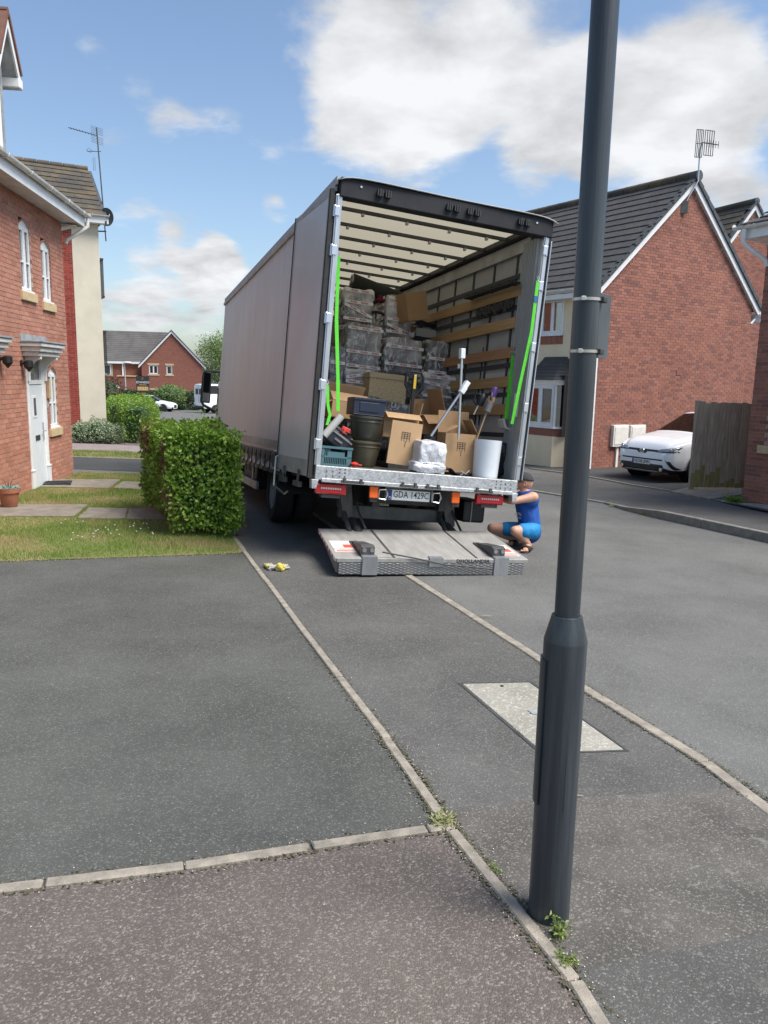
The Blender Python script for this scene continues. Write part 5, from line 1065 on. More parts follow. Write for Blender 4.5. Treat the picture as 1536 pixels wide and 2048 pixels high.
tpart('underrun_bar', 'dark_steel', MB().box(-.80, .50, .50, .62, -.52, -.36), .01)
for xx in (-.78, .52):
    m = MB(); m.prism([(xx-.08, .45, -.12), (xx+.08, .45, -.12), (xx+.14, .45, -.55), (xx+.02, .45, -.55)], (0, .05, 0)); tpart('bar_bracket', 'dark_steel', m, .006)
m = MB(); m.box(.80, 1.10, .55, 1.1, -.50, -.22); tb_ = tpart('tool_box', 'black_plastic', m, .03); tpart('tool_box_strip', 'alu_dull', MB().box(.90, .912, .54, .549, -.49, -.23), parent=tb_)
# ------------------------------------------------------------------ tail lift: folded platform lying behind, two lifting arms
zg0 = tground(0, -.6)
cNL, cNR = tl(674, 1116, 2, -.78), tl(1053, 1119, 2, -.69); cFL, cFR = tl(638, 1055, 2, -.64), tl(987, 1065, 2, -.555)
oN = Vector((cNL+cNR)/2); ux = Vector(cNR-cNL); wid = ux.length; ux.normalize(); uy = Vector((cFL+cFR)/2-(cNL+cNR)/2); dep = uy.length; uz = ux.cross(uy).normalized(); uy = uz.cross(ux)
LF = bpy.data.objects.new('tail_lift', None); COL.objects.link(LF); LF.parent = TR
LF.matrix_local = Matrix([[ux[i], uy[i], uz[i], oN[i]] for i in range(3)]+[[0, 0, 0, 1]])
hw = wid/2; lp_ = lambda n, mt, mb, b=0, s=0: mb.build(n, mt, LF, bevel=b, smooth=s)
m = MB(); m.prism([(-hw-.02, 0, -.035), (-hw-.02, 0, 0), (-hw-.02, dep, 0), (-hw-.02, dep, -.014)], (wid+.04, 0, 0)); lp_('platform_top', 'platform', m, .004)
for xx in (-.42, .47): lp_('platform_joint', 'dark_steel', MB().box(xx-.012, xx+.012, .03, dep-.03, .0005, .004))
m = MB(); m.prism([(-hw+.0, .03, -.16), (-hw, .02, -.037), (-hw, dep-.02, -.03), (-hw, dep*.55, -.10)], (wid-.02, 0, 0)); lp_('platform_lower', 'checker_plate', m, .004)
lp_('front_edge', 'checker_plate', MB().box(-hw+.02, hw-.03, -.012, .018, -.165, -.046), .004)
lp_('edge_profile', 'platform', MB().box(-hw, hw, -.014, -.001, -.04, .0), .003)
for k in range(14):
    y = .02+k*(dep-.05)/14; lp_('warning_tape', 'decal_red' if k % 2 else 'decal_white', MB().box(-hw-.0235, -hw-.0205, y, y+(dep-.05)/14, -.033, -.008))
for s_, xx in ((-1, -.68), (1, .73)):
    x_ = xx; m = MB(); m.prism([(x_-.09, .08, .004), (x_+.05, .08, .004), (x_-.02, .62, .004), (x_-.10, .62, .004)], (0, 0, .012)); m.prism([(x_-.08, .06, .004), (x_-.08, .06, .10), (x_-.08, .12, .11), (x_-.08, .60, .016)], (.14, 0, 0)); br = lp_('hinge_bracket', 'dark_steel', m, .004)
    for dx in (-.05, .03): MB().cyl((x_+dx, .065, .07), (x_+dx, .045, .07), .022, n=8).build('bracket_bolt', 'steel_tube', LF)
    m = MB(); m.box(x_-.08, x_+.08, -.03, -.013, -.17, .02); m.box(x_-.08, x_+.08, -.03, .06, .005, .02); lp_('hinge_strap', 'aluminium', m, .005)
m = MB(); m.box(-.06, .09, -.028, -.013, -.08, .015); m.box(-.06, .09, -.028, .05, .004, .015); lp_('hinge_strap', 'aluminium', m, .005)
m = MB(); m.tube([(-.55, .02, .06), (-.2, -.03, .01), (.1, -.036, -.05), (.62, -.036, -.095)], .009, 6); lp_('torsion_rod', 'black_steel', m)
for xx in (-hw+.17, hw-.15):
    y0_, y1_ = (.22, .66)
    if xx > 0: y0_, y1_ = .12, .56
    d_ = MB().box(xx-.15, xx+.13, y0_, y1_, .0008, .003).build('warning_label', 'decal_white', LF); MB().box(xx-.03, xx+.10, y0_+.16, y0_+.28, .0032, .0045).build('label_mark', 'decal_red', LF); MB().box(xx-.13, xx+.11, y0_+.02, y0_+.05, .0032, .0045).build('label_line', 'decal_red', LF)
    text('label_text', 'DHOLLANDIA', .045, 'decal_red', LF, T(xx-.01, y0_+.10, .005), .01)
text('maker_name', 'DHOLLANDIA', .052, 'ink', LF, T(hw-.60, -.0150, -.020) @ RX(90), .03, sx=1.1)
for xx, px in ((-.70, 0), (.52, 0)):
    m = MB(); m.box(xx-.06, xx+.06, .62, .74, -.52, -.12); m.tube([(xx, .68, -.46), (xx+.06, .30, -.62), (xx+.10, .08, zg0+.06)], .055, 8); m.tube([(xx-.09, .70, -.25), (xx-.05, .35, -.55), (xx-.02, .12, zg0+.10)], .030, 8); m.box(xx-.12, xx-.02, .5, .62, -.40, -.2)
    m.tube([(xx+.07, .6, -.2), (xx+.09, .4, -.42), (xx+.13, .2, -.6)], .016, 6); tpart('lift_arm', 'black_steel', m, .004)
# ------------------------------------------------------------------ cab (mostly hidden), mirror
cy0 = LEN+.45; m = MB(); m.box(-1.06, 1.06, cy0, cy0+1.7, -.45, 1.5); cab = tpart('cab', 'cab_white', m, .08, seg=3)
tpart('side_window', 'car_glass', MB().box(-1.075, -1.06, cy0+.65, cy0+1.5, .65, 1.3), parent=cab); tpart('door_step', 'black_plastic', MB().box(-1.08, -.8, cy0+.7, cy0+1.6, -.52, -.3), .03); tpart('wheel_arch', 'black_plastic', MB().box(-1.075, -1.06, cy0+.02, cy0+.55, -.4, .1), parent=cab)
tpart('wind_deflector', 'cab_white', MB().box(-.95, .95, cy0+.1, cy0+.6, 1.5, 2.4), .1)
my = cy0+1.95; mx0 = tl(402, 800, 1, my); mx1 = tl(442, 765, 1, my); zt_, zl_ = tl(420, 745, 1, my)[2], tl(420, 800, 1, my)[2]
xa, xb = tl(405, 780, 1, my)[0], tl(443, 780, 1, my)[0]; w_ = .20
m = MB(); m.tube([(xb+.02, my, zt_+.07), (xb-.10, my, zt_+.05), (xa+.02, my, zt_+.0), (xa, my, zt_-.10), (xa-.01, my, zl_-.05), (xa+.05, my, zl_-.14), (xb+.0, my, zl_-.32)], .035, 8); mir = tpart('mirror_arm', 'black_plastic', m, smooth=50)
tpart('mirror_housing', 'black_plastic', MB().box(xa-.02, xa+w_, my-.03, my+.08, zl_-.08, zt_+.02), .03, parent=mir); tpart('mirror_glass', 'chrome', MB().box(xa+.015, xa+w_-.03, my-.036, my-.031, zl_-.05, zl_+.16), parent=mir)
tpart('mirror_glass', 'car_glass', MB().box(xa+.015, xa+w_-.03, my-.036, my-.031, zl_+.18, zt_-.01), parent=mir); tpart('mirror_post', 'black_plastic', MB().box(xb-.03, xb+.05, my-.05, my+.05, zl_-.35, zt_+.08), .02)
# ------------------------------------------------------------------ the load: each a thing of its own, standing in the truck's frame
def tp(px, py, y): p = tl(px, py, 1, y); return Vector(p)
def soft(name, sx, sy, sz, mat, parent=None, r=.03, amp=.012, n=9, seed=0, M=None):
    """a wrapped, slightly bulging box standing on z=0, front face at y=0"""
    rg = np.random.default_rng(seed); ph = rg.uniform(0, 6.28, (6,)); bm = bmesh.new(); bmesh.ops.create_cube(bm, size=1); bmesh.ops.subdivide_edges(bm, edges=bm.edges[:], cuts=n, use_grid_fill=True)
    for v in bm.verts:
        p = v.co*2; q = Vector((abs(p.x), abs(p.y), abs(p.z)))
        nrm = Vector((math.copysign(q.x**8, p.x), math.copysign(q.y**8, p.y), math.copysign(q.z**8, p.z))); nrm = nrm.normalized() if nrm.length else Vector((0, 0, 1))
        d = amp*(math.sin(p.x*3.1+ph[0]+p.z*2)+math.sin(p.z*4.3+ph[1]+p.y*2)+.6*math.sin(p.x*9+p.z*7+ph[2])+.5*math.sin(p.z*13-p.x*5+ph[3]))
        rr = r*2; c = Vector([math.copysign(max(0, abs(p[i])-(1-rr/(sx, sy, sz)[i])), p[i])*(sx, sy, sz)[i]/2 for i in range(3)])
        v.co = Vector((p.x*sx/2, p.y*sy/2, p.z*sz/2)) - c
        if c.length > 1e-6: v.co += c.normalized()*min(c.length, r)
        v.co += nrm*d; v.co.y += sy/2; v.co.z += sz/2
    me = bpy.data.meshes.new(name); bm.to_mesh(me); bm.free(); return obj(name, me, mat, parent, M, smooth=180)
FV, FF = text_mesh('FRAGILE', 1.0, True, .045)
def tape_strip(parent, p0, p1, wid, nrm, k0=0):
    """printed warning tape between two points, lettering repeated along it"""
    p0, p1, nrm = Vector(p0), Vector(p1), Vector(nrm).normalized(); u = (p1-p0); L_ = u.length; u.normalize(); v = nrm.cross(u).normalized()
    if v.z < 0 and abs(v.z) > .3: v = -v; 
    if u.cross(v).dot(nrm) < 0: u = -u; p0, p1 = p1, p0
    m = MB(); m.prism([p0-v*wid/2, p1-v*wid/2, p1+v*wid/2, p0+v*wid/2], nrm*.003); t = m.build('tape', 'tape', parent)
    m = MB(); step = .165; n = max(1, int((L_-.02)/step)); o = (L_-n*step)/2
    for k in range(n):
        c = p0+u*(o+step*(k+.5))+nrm*.0045; s_ = wid*.70
        m.add([c+u*(a*s_*.95)+v*(b*s_) for a, b, _ in FV], FF)
    me = bpy.data.meshes.new('tape_lettering'); me.from_pydata([tuple(p) for p in m.v], [], m.f); obj('tape_lettering', me, 'tape_red', t)['kind'] = 'stuff'
def package(px0, py0, px1, py1, y, dep, mat, label, tapes=(), seed=0, rz_=0, side=True, cat='package', tw=.042, amp=.011):
    a, b = tp(px0, py1, y), tp(px1, py1, y); c, d = tp(px0, py0, y), tp(px1, py0, y); sx = ((b-a).length+(d-c).length)/2; z0 = (a.z+b.z)/2; z1 = (c.z+d.z)/2; xc = (a.x+b.x+c.x+d.x)/4; sz = z1-z0
    t = thing('wrapped_package', label, cat, MT @ T(xc, y, z0) @ RZ(rz_), 'film wrapped furniture in the truck')
    sx *= .95; soft('package_body', sx, dep, sz, mat, t, seed=seed, amp=amp, r=.04)
    f = .008+2.2*amp
    for k, tt in enumerate(tapes):
        za, zb = (tt, tt) if not isinstance(tt, tuple) else tt
        tape_strip(t, (-sx/2+.015, -f, sz*za), (sx/2-.015, -f, sz*zb), tw, (0, -1, 0))
        if side: tape_strip(t, (-sx/2-f, dep*.9, sz*za), (-sx/2-f, .02, sz*za), tw, (-1, 0, 0))
    return t
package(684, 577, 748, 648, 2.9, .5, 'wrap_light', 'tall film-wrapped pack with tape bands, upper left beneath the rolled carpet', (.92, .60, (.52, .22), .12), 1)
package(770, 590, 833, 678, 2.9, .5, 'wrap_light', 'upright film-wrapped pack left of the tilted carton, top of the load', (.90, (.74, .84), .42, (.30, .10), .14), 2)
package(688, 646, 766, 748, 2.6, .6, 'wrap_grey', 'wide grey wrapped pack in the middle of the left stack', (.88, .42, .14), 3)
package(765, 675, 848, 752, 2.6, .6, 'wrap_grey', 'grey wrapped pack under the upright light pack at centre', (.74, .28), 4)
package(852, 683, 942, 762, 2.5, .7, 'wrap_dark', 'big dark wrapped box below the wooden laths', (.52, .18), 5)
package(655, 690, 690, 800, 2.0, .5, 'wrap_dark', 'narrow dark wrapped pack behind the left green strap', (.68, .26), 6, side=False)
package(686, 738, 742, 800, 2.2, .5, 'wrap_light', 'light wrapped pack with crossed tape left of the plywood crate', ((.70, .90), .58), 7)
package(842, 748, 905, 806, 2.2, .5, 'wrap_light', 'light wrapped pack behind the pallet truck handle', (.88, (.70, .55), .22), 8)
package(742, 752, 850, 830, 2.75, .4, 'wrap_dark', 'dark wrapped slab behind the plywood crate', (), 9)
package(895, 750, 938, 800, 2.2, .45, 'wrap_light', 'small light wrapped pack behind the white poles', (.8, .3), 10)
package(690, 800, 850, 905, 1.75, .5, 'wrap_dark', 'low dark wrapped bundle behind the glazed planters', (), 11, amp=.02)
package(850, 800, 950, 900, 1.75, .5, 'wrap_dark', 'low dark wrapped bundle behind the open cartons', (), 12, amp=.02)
# things filling the space under and behind what shows
def solidbox(name, label, cat, px0, py0, px1, py1, y, dep, mat, rz_=0, ry_=0, bevel=.006, group=None):
    a, b = tp(px0, py1, y), tp(px1, py1, y); c, d = tp(px0, py0, y), tp(px1, py0, y); sx = ((b-a).length+(d-c).length)/2; z0 = (a.z+b.z)/2; sz = (c.z+d.z)/2-z0; xc = (a.x+b.x+c.x+d.x)/4
    t = thing(name, label, cat, MT @ T(xc, y, z0) @ RZ(rz_) @ RY(ry_), group); return t, sx, sz
for k, (x, y0, y1, z1, w) in enumerate(((-.6, 3.45, 5.5, 1.75, 1.2), (.5, 3.4, 5.5, 1.6, 1.1))):
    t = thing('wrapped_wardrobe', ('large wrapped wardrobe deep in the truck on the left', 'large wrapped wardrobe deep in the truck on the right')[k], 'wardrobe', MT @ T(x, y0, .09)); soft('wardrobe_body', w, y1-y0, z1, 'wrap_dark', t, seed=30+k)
# rolled carpet
a, b = tp(704, 562, 3.12), tp(800, 600, 3.12); t = thing('rolled_carpet', 'dark rolled carpet lying across the top of the load', 'carpet', MT @ T(*a))
m = MB(); u = (b-a); m.cyl((0, 0, 0), u, .115, n=28); spi = [Vector((0, 0, 0))-u.normalized()*.003+Vector((0, math.cos(th)*(.02+.0155*th/6.28*1.0), math.sin(th)*(.02+.0155*th/6.28))) for th in np.linspace(0, 6.28*6, 90)]
m.build('roll', 'carpet', t, smooth=40); m = MB(); m.tube(spi, .004, 4); m.build('roll_edge', 'grey_tube', t)
t = thing('red_bag', 'small dark red cloth bag tucked beside the rolled carpet', 'bag', MT @ T(*tp(762, 604, 3.0))); soft('bag_body', .13, .12, .09, 'red_cloth', t, r=.04, amp=.008, seed=41)
# tilted carton on top
def carton(name, label, px, py, y, sx, sy, sz, rots, mat='card', flaps=(), group='cardboard boxes in the truck', mark=False, open_=True):
    p = tp(px, py, y); t = thing(name, label, 'box', MT @ T(*p) @ RZ(rots[2]) @ RY(rots[1]) @ RX(rots[0]), group); th = .008
    m = MB()
    m.box(-sx/2, sx/2, 0, th, 0, sz); m.box(-sx/2, sx/2, sy-th, sy, 0, sz); m.box(-sx/2, -sx/2+th, th, sy-th, 0, sz); m.box(sx/2-th, sx/2, th, sy-th, 0, sz); m.box(-sx/2+th, sx/2-th, th, sy-th, 0, th)
    if not open_: m.box(-sx/2+th, sx/2-th, th, sy-th, sz-th, sz)
    m.build('carton_wall', mat, t)
    for side, ln, ang in flaps:
        f = MB()
        if side == 'f': f.box(-sx/2+.003, sx/2-.003, 0, ln, 0, .006); M = T(0, 0, sz) @ RX(ang)
        if side == 'b': f.box(-sx/2+.003, sx/2-.003, -ln, 0, 0, .006); M = T(0, sy, sz) @ RX(ang)
        if side == 'l': f.box(0, ln, .003, sy-.003, 0, .006); M = T(-sx/2, 0, sz) @ RY(ang)
        if side == 'r': f.box(-ln, 0, .003, sy-.003, 0, .006); M = T(sx/2, 0, sz) @ RY(ang)
        f.build('carton_flap', mat, t, M)
    if mark:
        m = MB(); 
        for k in range(4): m.box(-.05+.0, .05, -.0022, -.001, sz*.62+k*.022, sz*.62+k*.022+.005)
        for k in range(4): m.box(-.05+k*.032, -.045+k*.032, -.0024, -.001, sz*.55, sz*.62+.075)
        m.box(.0, .006, -.0022, -.001, sz*.42, sz*.56); m.build('box_print', 'ink', t)
    return t
carton('carton', 'brown carton tipped on its corner at the top beside the laths', 838, 640, 2.6, .34, .45, .40, (0, -14, 8), 'card_dark', open_=False)
carton('carton', 'tall flat-faced carton with printed mark standing at the tail', 803, 930, .30, .36, .05, .50, (0, 3.5, -10), 'card', mark=True, open_=False)
carton('carton', 'open carton behind the tall flat carton, flap folded down', 800, 876, .75, .44, .3, .30, (0, 1, -4), 'card', (('f', .16, -155), ('l', .2, 200), ('r', .15, 100), ('b', .2, 60)))
carton('carton', 'open carton with raised flaps holding the silver poles', 918, 945, .30, .40, .34, .46, (0, -1, -6), 'card_dark', (('l', .2, -30), ('b', .28, -100), ('r', .2, 60)), mark=True)
carton('carton', 'collapsed open carton under the left green strap, flaps spread', 700, 838, 1.0, .50, .38, .20, (0, 3, 4), 'card', (('f', .19, 35), ('l', .24, 150), ('r', .26, 215), ('b', .26, -60)))
carton('carton', 'open carton in the middle with one flap standing up', 868, 868, .95, .34, .36, .24, (0, -4, 10), 'card_dark', (('f', .17, -140), ('l', .22, 170), ('r', .34, 75), ('b', .2, -80)))
carton('carton', 'brown carton below the standing flap at the centre', 868, 942, .75, .30, .3, .38, (0, 0, 4), 'card', open_=False)
# plywood crate
t, sx, sz = solidbox('plywood_crate', 'pale strand-board crate behind the open cartons', 'crate', 738, 748, 812, 812, 1.9, .4, 'osb')
m = MB(); m.box(-sx/2, sx/2, 0, .4, 0, sz); m.build('crate_panel', 'osb', t); m = MB(); m.box(-sx/2-.012, sx/2+.012, -.02, .42, sz-.07, sz+.004); m.build('crate_rim', 'pine', t, bevel=.004)
# dark blue trolley frame standing by the laths, bicycle parts
pt = tp(882, 700, 3.1); t = thing('trolley_frame', 'navy upright trolley frame standing against the side laths', 'trolley', MT @ T(pt.x, 3.1, pt.z)); zt_ = tp(887, 560, 3.1).z-pt.z
m = MB(); m.box(-.06, -.01, 0, .05, -.2, zt_); m.box(.04, .09, .3, .35, -.2, zt_); m.box(-.5, -.02, 0, .05, .10, .16); m.box(-.5, -.02, 0, .05, .32, .38); m.prism([(-.5, 0, .38), (-.02, 0, .28), (-.02, 0, .34), (-.5, 0, .44)], (0, .05, 0)); m.build('frame', 'navy', t, bevel=.008)
m = MB(); m.tube([(0, -.02, .30), (.07, -.04, .42), (.10, -.02, .55), (.08, -.02, .68)], .014, 6); m.tube([(-.03, -.03, .25), (.12, -.05, .32)], .03, 8); m.build('clamp', 'black_steel', t)
m = MB(); m.grid(lambda u, v: (-.45+.4*u, -.03, .16+.12*v), 4, 2); m.build('plate', 'grey_tube', t)
pt = tp(760, 665, 2.85); t = thing('cycle_wheel', 'black bicycle wheel between the two tall wrapped packs', 'bicycle wheel', MT @ T(pt.x-.02, 3.0, pt.z+.05) @ RX(90)); m = MB(); m.tube([(.26*math.cos(a), .26*math.sin(a), 0) for a in np.linspace(0, 6.28, 33)[:-1]], .02, 8, closed=True); m.build('tyre', 'rubber', t)
m = MB()
for k in range(14): a = k*.449; m.tube([(.02*math.cos(a), .02*math.sin(a), 0), (.25*math.cos(a), .25*math.sin(a), 0)], .002, 4)
m.build('spokes', 'steel_tube', t)
# glazed planters, one inside the other
pb = tp(735, 934, .42)
for k, (z, mt, lb) in enumerate(((0, 'glaze_brown', 'brown-green glazed planter standing on the truck bed, lower of two'), (.29, 'glaze', 'dark green glazed planter nested in the brown-green one'))):
    t = thing('planter', lb, 'planter', MT @ T(pb.x, .42+.2, .09+z), 'glazed planters in the truck'); m = MB(); m.lathe([(.0, 0), (.13, 0), (.15, .03), (.185, .20), (.192, .27), (.205, .275), (.205, .30), (.19, .302), (.18, .28), (.02, .27)], 30, cap=False); m.build('planter_body', mt, t, smooth=40)
    m = MB(); m.tube([(.19*math.cos(a), .19*math.sin(a), .235) for a in np.linspace(0, 6.28, 37)[:-1]], .008, 6, closed=True); m.build('planter_band', mt, t, smooth=60)
t = thing('storage_tub', 'dark blue plastic tub on top of the glazed planters', 'tub', MT @ T(tp(737, 838, .5).x, .5, .09+.60)); m = MB()
m.box(-.19, .19, 0, .3, 0, .012)
for q in ((-.19, .19, 0, .012), (-.19, .19, .288, .3)): m.box(q[0], q[1], q[2], q[3], .012, .2)
for q in ((-.19, -.178), (.178, .19)): m.box(q[0], q[1], .012, .288, .012, .2)
m.box(-.20, .20, -.012, .0, .17, .2); m.box(-.12, .12, -.008, .0, .04, .15); m.build('tub_shell', 'navy', t, bevel=.004)
# slatted teal crate
x0, x1 = tp(642, 928, .16).x, tp(702, 928, .16).x; W_ = x1-x0; t = thing('plastic_crate', 'teal slatted plastic crate at the left edge of the truck bed', 'crate', MT @ T((x0+x1)/2, .16, .09)); h_ = .215; m = MB()
for yy in (0, .29): m.box(-W_/2, W_/2, yy, yy+.012, 0, .022); m.box(-W_/2, W_/2, yy, yy+.012, h_*.42, h_*.50); m.box(-W_/2-.008, W_/2+.008, yy-.008, yy+.018, h_-.025, h_); m.box(-W_/2, -W_/2+.03, yy, yy+.012, .022, h_-.025); m.box(W_/2-.05, W_/2, yy, yy+.012, .022, h_-.025); m.box(-.10, .09, yy, yy+.012, h_*.5, h_*.72)
m.box(-W_/2, -W_/2+.012, .012, .29, 0, h_); m.box(W_/2-.012, W_/2, .012, .29, 0, h_); m.box(-W_/2, W_/2, .012, .29, 0, .01); m.build('crate_shell', 'teal', t)
for k in range(13):
    x = -W_/2+.045+k*(W_-.1)/12; mb = MB(); mb.box(x-.004, x+.004, .001, .010, .022, h_*.42); mb.build('slat', 'teal', t)
for k in range(3): x = -W_/2+.045+k*.022; mb = MB(); mb.box(x-.004, x+.004, .001, .010, h_*.5, h_-.025); mb.build('slat', 'teal', t)
for lb, px, py, y, s, rot, mt in (('black tool case leaning over the teal crate', 672, 893, .24, (.30, .24, .16), (0, 32, -8), 'case_black'), ('second black case stacked above the leaning tool case', 668, 868, .42, (.28, .2, .12), (0, 30, 6), 'case_black')):
    p = tp(px, py, y); t = thing('tool_case', lb, 'case', MT @ T(p.x-.02, y, p.z) @ RY(rot[1]) @ RZ(rot[2]), 'black cases in the truck'); soft('case_shell', s[0], s[1], s[2], mt, t, r=.02, amp=.001, n=5); m = MB(); m.box(-s[0]/2+.0, s[0]/2, -.012, s[1]+.012, s[2]-.035, s[2]-.02); m.box(-.05, .05, -.02, -.004, s[2]*.4, s[2]*.55); m.build('case_rim', 'smoke', t); 
p = tp(690, 858, .30); t = thing('red_clip', 'small red plastic clip on the black case', 'clip', MT @ T(p.x, .28, p.z-.03) @ RY(20)); MB().box(-.05, .05, 0, .04, 0, .05).box(-.03, .0, -.02, 0, -.03, .03).build('clip_body', 'red_plastic', t, bevel=.006)
a, b = tp(648, 872, .26), tp(683, 832, .26); t = thing('cardboard_tube', 'grey rolled sheet leaning inside the left rear post', 'tube', MT @ T(*a)); u = b-a
m = MB(); 
for r0, fl in ((.042, 0), (.036, 1)): m.cyl((0, 0, 0), u, r0, n=20, caps=False)
m.build('tube_wall', 'grey_tube', t, smooth=60)
p = tp(708, 929, .14); t = thing('red_funnel', 'small red plastic funnel on the truck bed beside the planter', 'funnel', MT @ T(p.x, .12, .092)); m = MB(); m.lathe([(.0, .0), (.022, 0), (.024, .015), (.05, .035), (.05, .042), (.02, .06), (.008, .062), (.0, .062)], 16, cap=False); m.tube([(.02, 0, .03), (.085, .0, .03)], .006, 6); m.build('funnel_body', 'red_plastic', t, smooth=40)
# pallet truck handle
pb = tp(860-8, 840, .85); pt_ = tp(822, 760, .85); t = thing('pallet_truck', 'black looped pallet truck handle standing among the cartons', 'pallet truck', MT @ T(tp(822, 836, .85).x, .85, .10)); zt_ = pt_.z-.10
lo = tp(822, 790, .85).z-.10; hi = tp(822, 744, .85).z-.10; hwid = .115
lp2 = [(0, 0, lo-.03), (-.06, 0, lo+.03), (-hwid, 0, lo+.12), (-hwid, 0, hi-.06), (-.08, 0, hi), (0, 0, hi+.008), (.08, 0, hi), (hwid, 0, hi-.06), (hwid, 0, lo+.12), (.06, 0, lo+.03)]
m = MB(); m.tube(lp2, .016, 8, closed=True); m.build('loop', 'black_plastic', t, smooth=60); m = MB(); m.tube([(0, .02, .0), (0, .0, lo-.02)], .024, 8); m.build('shaft', 'black_steel', t); m = MB(); m.box(-.026, .026, -.02, .02, lo-.03, hi-.02); m.build('grip_body', 'black_plastic', t, bevel=.006)
m = MB(); m.box(-.016, .016, -.0225, -.0205, lo+.08, hi-.03); m.build('label', 'yellow_label', t); m = MB(); m.box(-.012, .012, -.0235, -.0226, hi-.05, hi-.028); m.build('label', 'paper', t); m = MB(); m.tube([(.02, -.005, hi-.07), (.06, -.01, lo+.13)], .007, 6); m.build('lever', 'black_plastic', t); m = MB(); m.box(-.26, -.10, .0, 1.1, -.01, .05); m.box(.10, .26, 0, 1.1, -.01, .05); m.box(-.26, .26, -.05, .1, -.01, .18); m.build('forks', 'dark_steel', t)
# silver poles with white boxes
for i, (q0, q1, lb) in enumerate((((917, 880), (924, 712), 'upright silver pole with a white box at its head'), ((862, 872), (930, 772), 'slanting silver pole crossing the upright one'))):
    y = .22 if i == 0 else .17; a, b = tp(*q0, y), tp(*q1, y); t = thing('silver_pole', lb, 'pole', MT @ T(*a), 'silver poles in the truck'); u = b-a; m = MB(); m.cyl((0, 0, 0), u, .0155, n=14); m.build('tube', 'steel_tube', t, smooth=50)
    Mh = frame(u, u.cross(Vector((0, 1, 0))), None, u.normalized()); Mh = T(*u) @ u.to_track_quat('Z', 'Y').to_matrix().to_4x4(); m = MB(); m.box(-.036, .036, -.028, .028, -.03, .085 if i == 0 else .06); m.build('head', 'white_plastic', t, Mh, bevel=.006); m = MB(); m.box(-.05, -.02, -.03, .03, -.14, -.09) if i == 0 else m.box(-.05, .02, -.03, .03, -.10, -.02); m.build('bracket', 'white_plastic', t, Mh, bevel=.006)
# white bundle in film, white bin, mat, vacuum cleaners
a, b = tp(823, 943, .08), tp(886, 943, .08); t = thing('wrapped_bundle', 'white film-wrapped bundle at the middle of the truck tail', 'bundle', MT @ T((a.x+b.x)/2, .02, .093)); soft('bundle_body', (b.x-a.x)*.86, .26, .37, 'bubble', t, r=.03, amp=.006, n=14, seed=51, M=T(.03, 0, 0)); soft('bundle_wrap', (b.x-a.x), .24, .13, 'bubble', t, r=.04, amp=.008, seed=52, M=T(0, -.02, 0))
a, b = tp(953, 950, .12), tp(1001, 950, .12); r = (b.x-a.x)/2; t = thing('white_bin', 'tall white plastic bin at the right of the truck tail', 'bin', MT @ T((a.x+b.x)/2, .06+r, .093)); m = MB(); m.lathe([(0, 0), (r*.94, 0), (r*.95, .01), (r*1.04, .44), (r*1.05, .445), (r*1.0, .445), (r*.92, .03), (0, .03)], 36, cap=False); m.build('bin_shell', 'white_plastic', t, smooth=40)
p = tp(912, 948, .05); t = thing('rubber_mat', 'folded black rubber mat lying on the truck edge', 'mat', MT @ T(p.x, .0, .093)); m = MB(); m.grid(lambda u, v: (-.14+.28*u, .0+.2*v, .012+.06*math.exp(-((u-.15)/.2)**2)*(1-.4*v)+.03*math.sin(u*7)*v+.012), 14, 8); o = m.build('mat_sheet', 'rubber', t, smooth=80); o.modifiers.new('s', 'SOLIDIFY').thickness = .006
m = MB(); m.tube([(.02, -.02, .006), (.05, -.03, .03), (.03, -.01, .06), (.10, .0, .03), (.15, .02, .07)], .004, 5); m.build('cord', 'grey_tube', t)
# cordless vacuums
pc = tp(978, 806, .26); q0 = tp(958, 866, .26); q1 = tp(990, 778, .26); u = (q1-q0).normalized(); t = thing('cordless_vacuum', 'purple and gold cordless vacuum cleaner sticking out of the white bin', 'vacuum cleaner', MT @ T(*q0) @ u.to_track_quat('Z', 'Y').to_matrix().to_4x4()); L_ = (q1-q0).length
MB().cyl((0, 0, -.1), (0, 0, L_*.40), .011, n=12).build('wand', 'gold', t, smooth=50); MB().lathe([(.016, L_*.38), (.016, L_*.46), (.045, L_*.48), (.05, L_*.70), (.03, L_*.72)], 20).build('dust_bin', 'smoke', t, smooth=40)
m = MB()
for k in range(9): a = k*.698; m.lathe([(.012, L_*.70), (.016, L_*.76), (.012, L_*.82)], 8, T(.034*math.cos(a), .034*math.sin(a), 0))
m.build('cyclones', 'gold', t, smooth=50); MB().lathe([(.03, L_*.80), (.042, L_*.82), (.044, L_*1.0), (.036, L_*1.03)], 20).build('filter_cap', 'purple', t, smooth=40); m = MB(); m.tube([(0, .04, L_*.86), (-.05, .06, L_*.9), (-.10, .06, L_*.84), (-.10, .05, L_*.7)], .016, 8); m.build('handle', 'black_plastic', t, smooth=50)
p = tp(955, 800, .45); t = thing('hand_vacuum', 'dark handheld vacuum behind the purple one', 'vacuum cleaner', MT @ T(p.x, .45, p.z-.06)); m = MB(); m.lathe([(.035, 0), (.045, .03), (.045, .12), (.02, .15)], 16, T(.04, 0, 0) @ RY(15)); m.build('body', 'case_black', t, smooth=40); m = MB(); m.tube([(.05, 0, .12), (-.03, 0, .14), (-.05, 0, .04), (.0, 0, .0)], .014, 8); m.build('grip', 'case_black', t); m = MB(); m.cyl((.02, 0, 0), (-.03, 0, -.12), .010, n=8); m.build('nozzle', 'grey_tube', t)
t, sx, sz = solidbox('blue_bag', 'dark blue fabric bag behind the white bin', 'bag', 995, 880, 1010, 952, .30, .3, 'navy'); soft('bag_body', sx+.06, .3, sz*.95, 'case_black', t, r=.04, amp=.008)
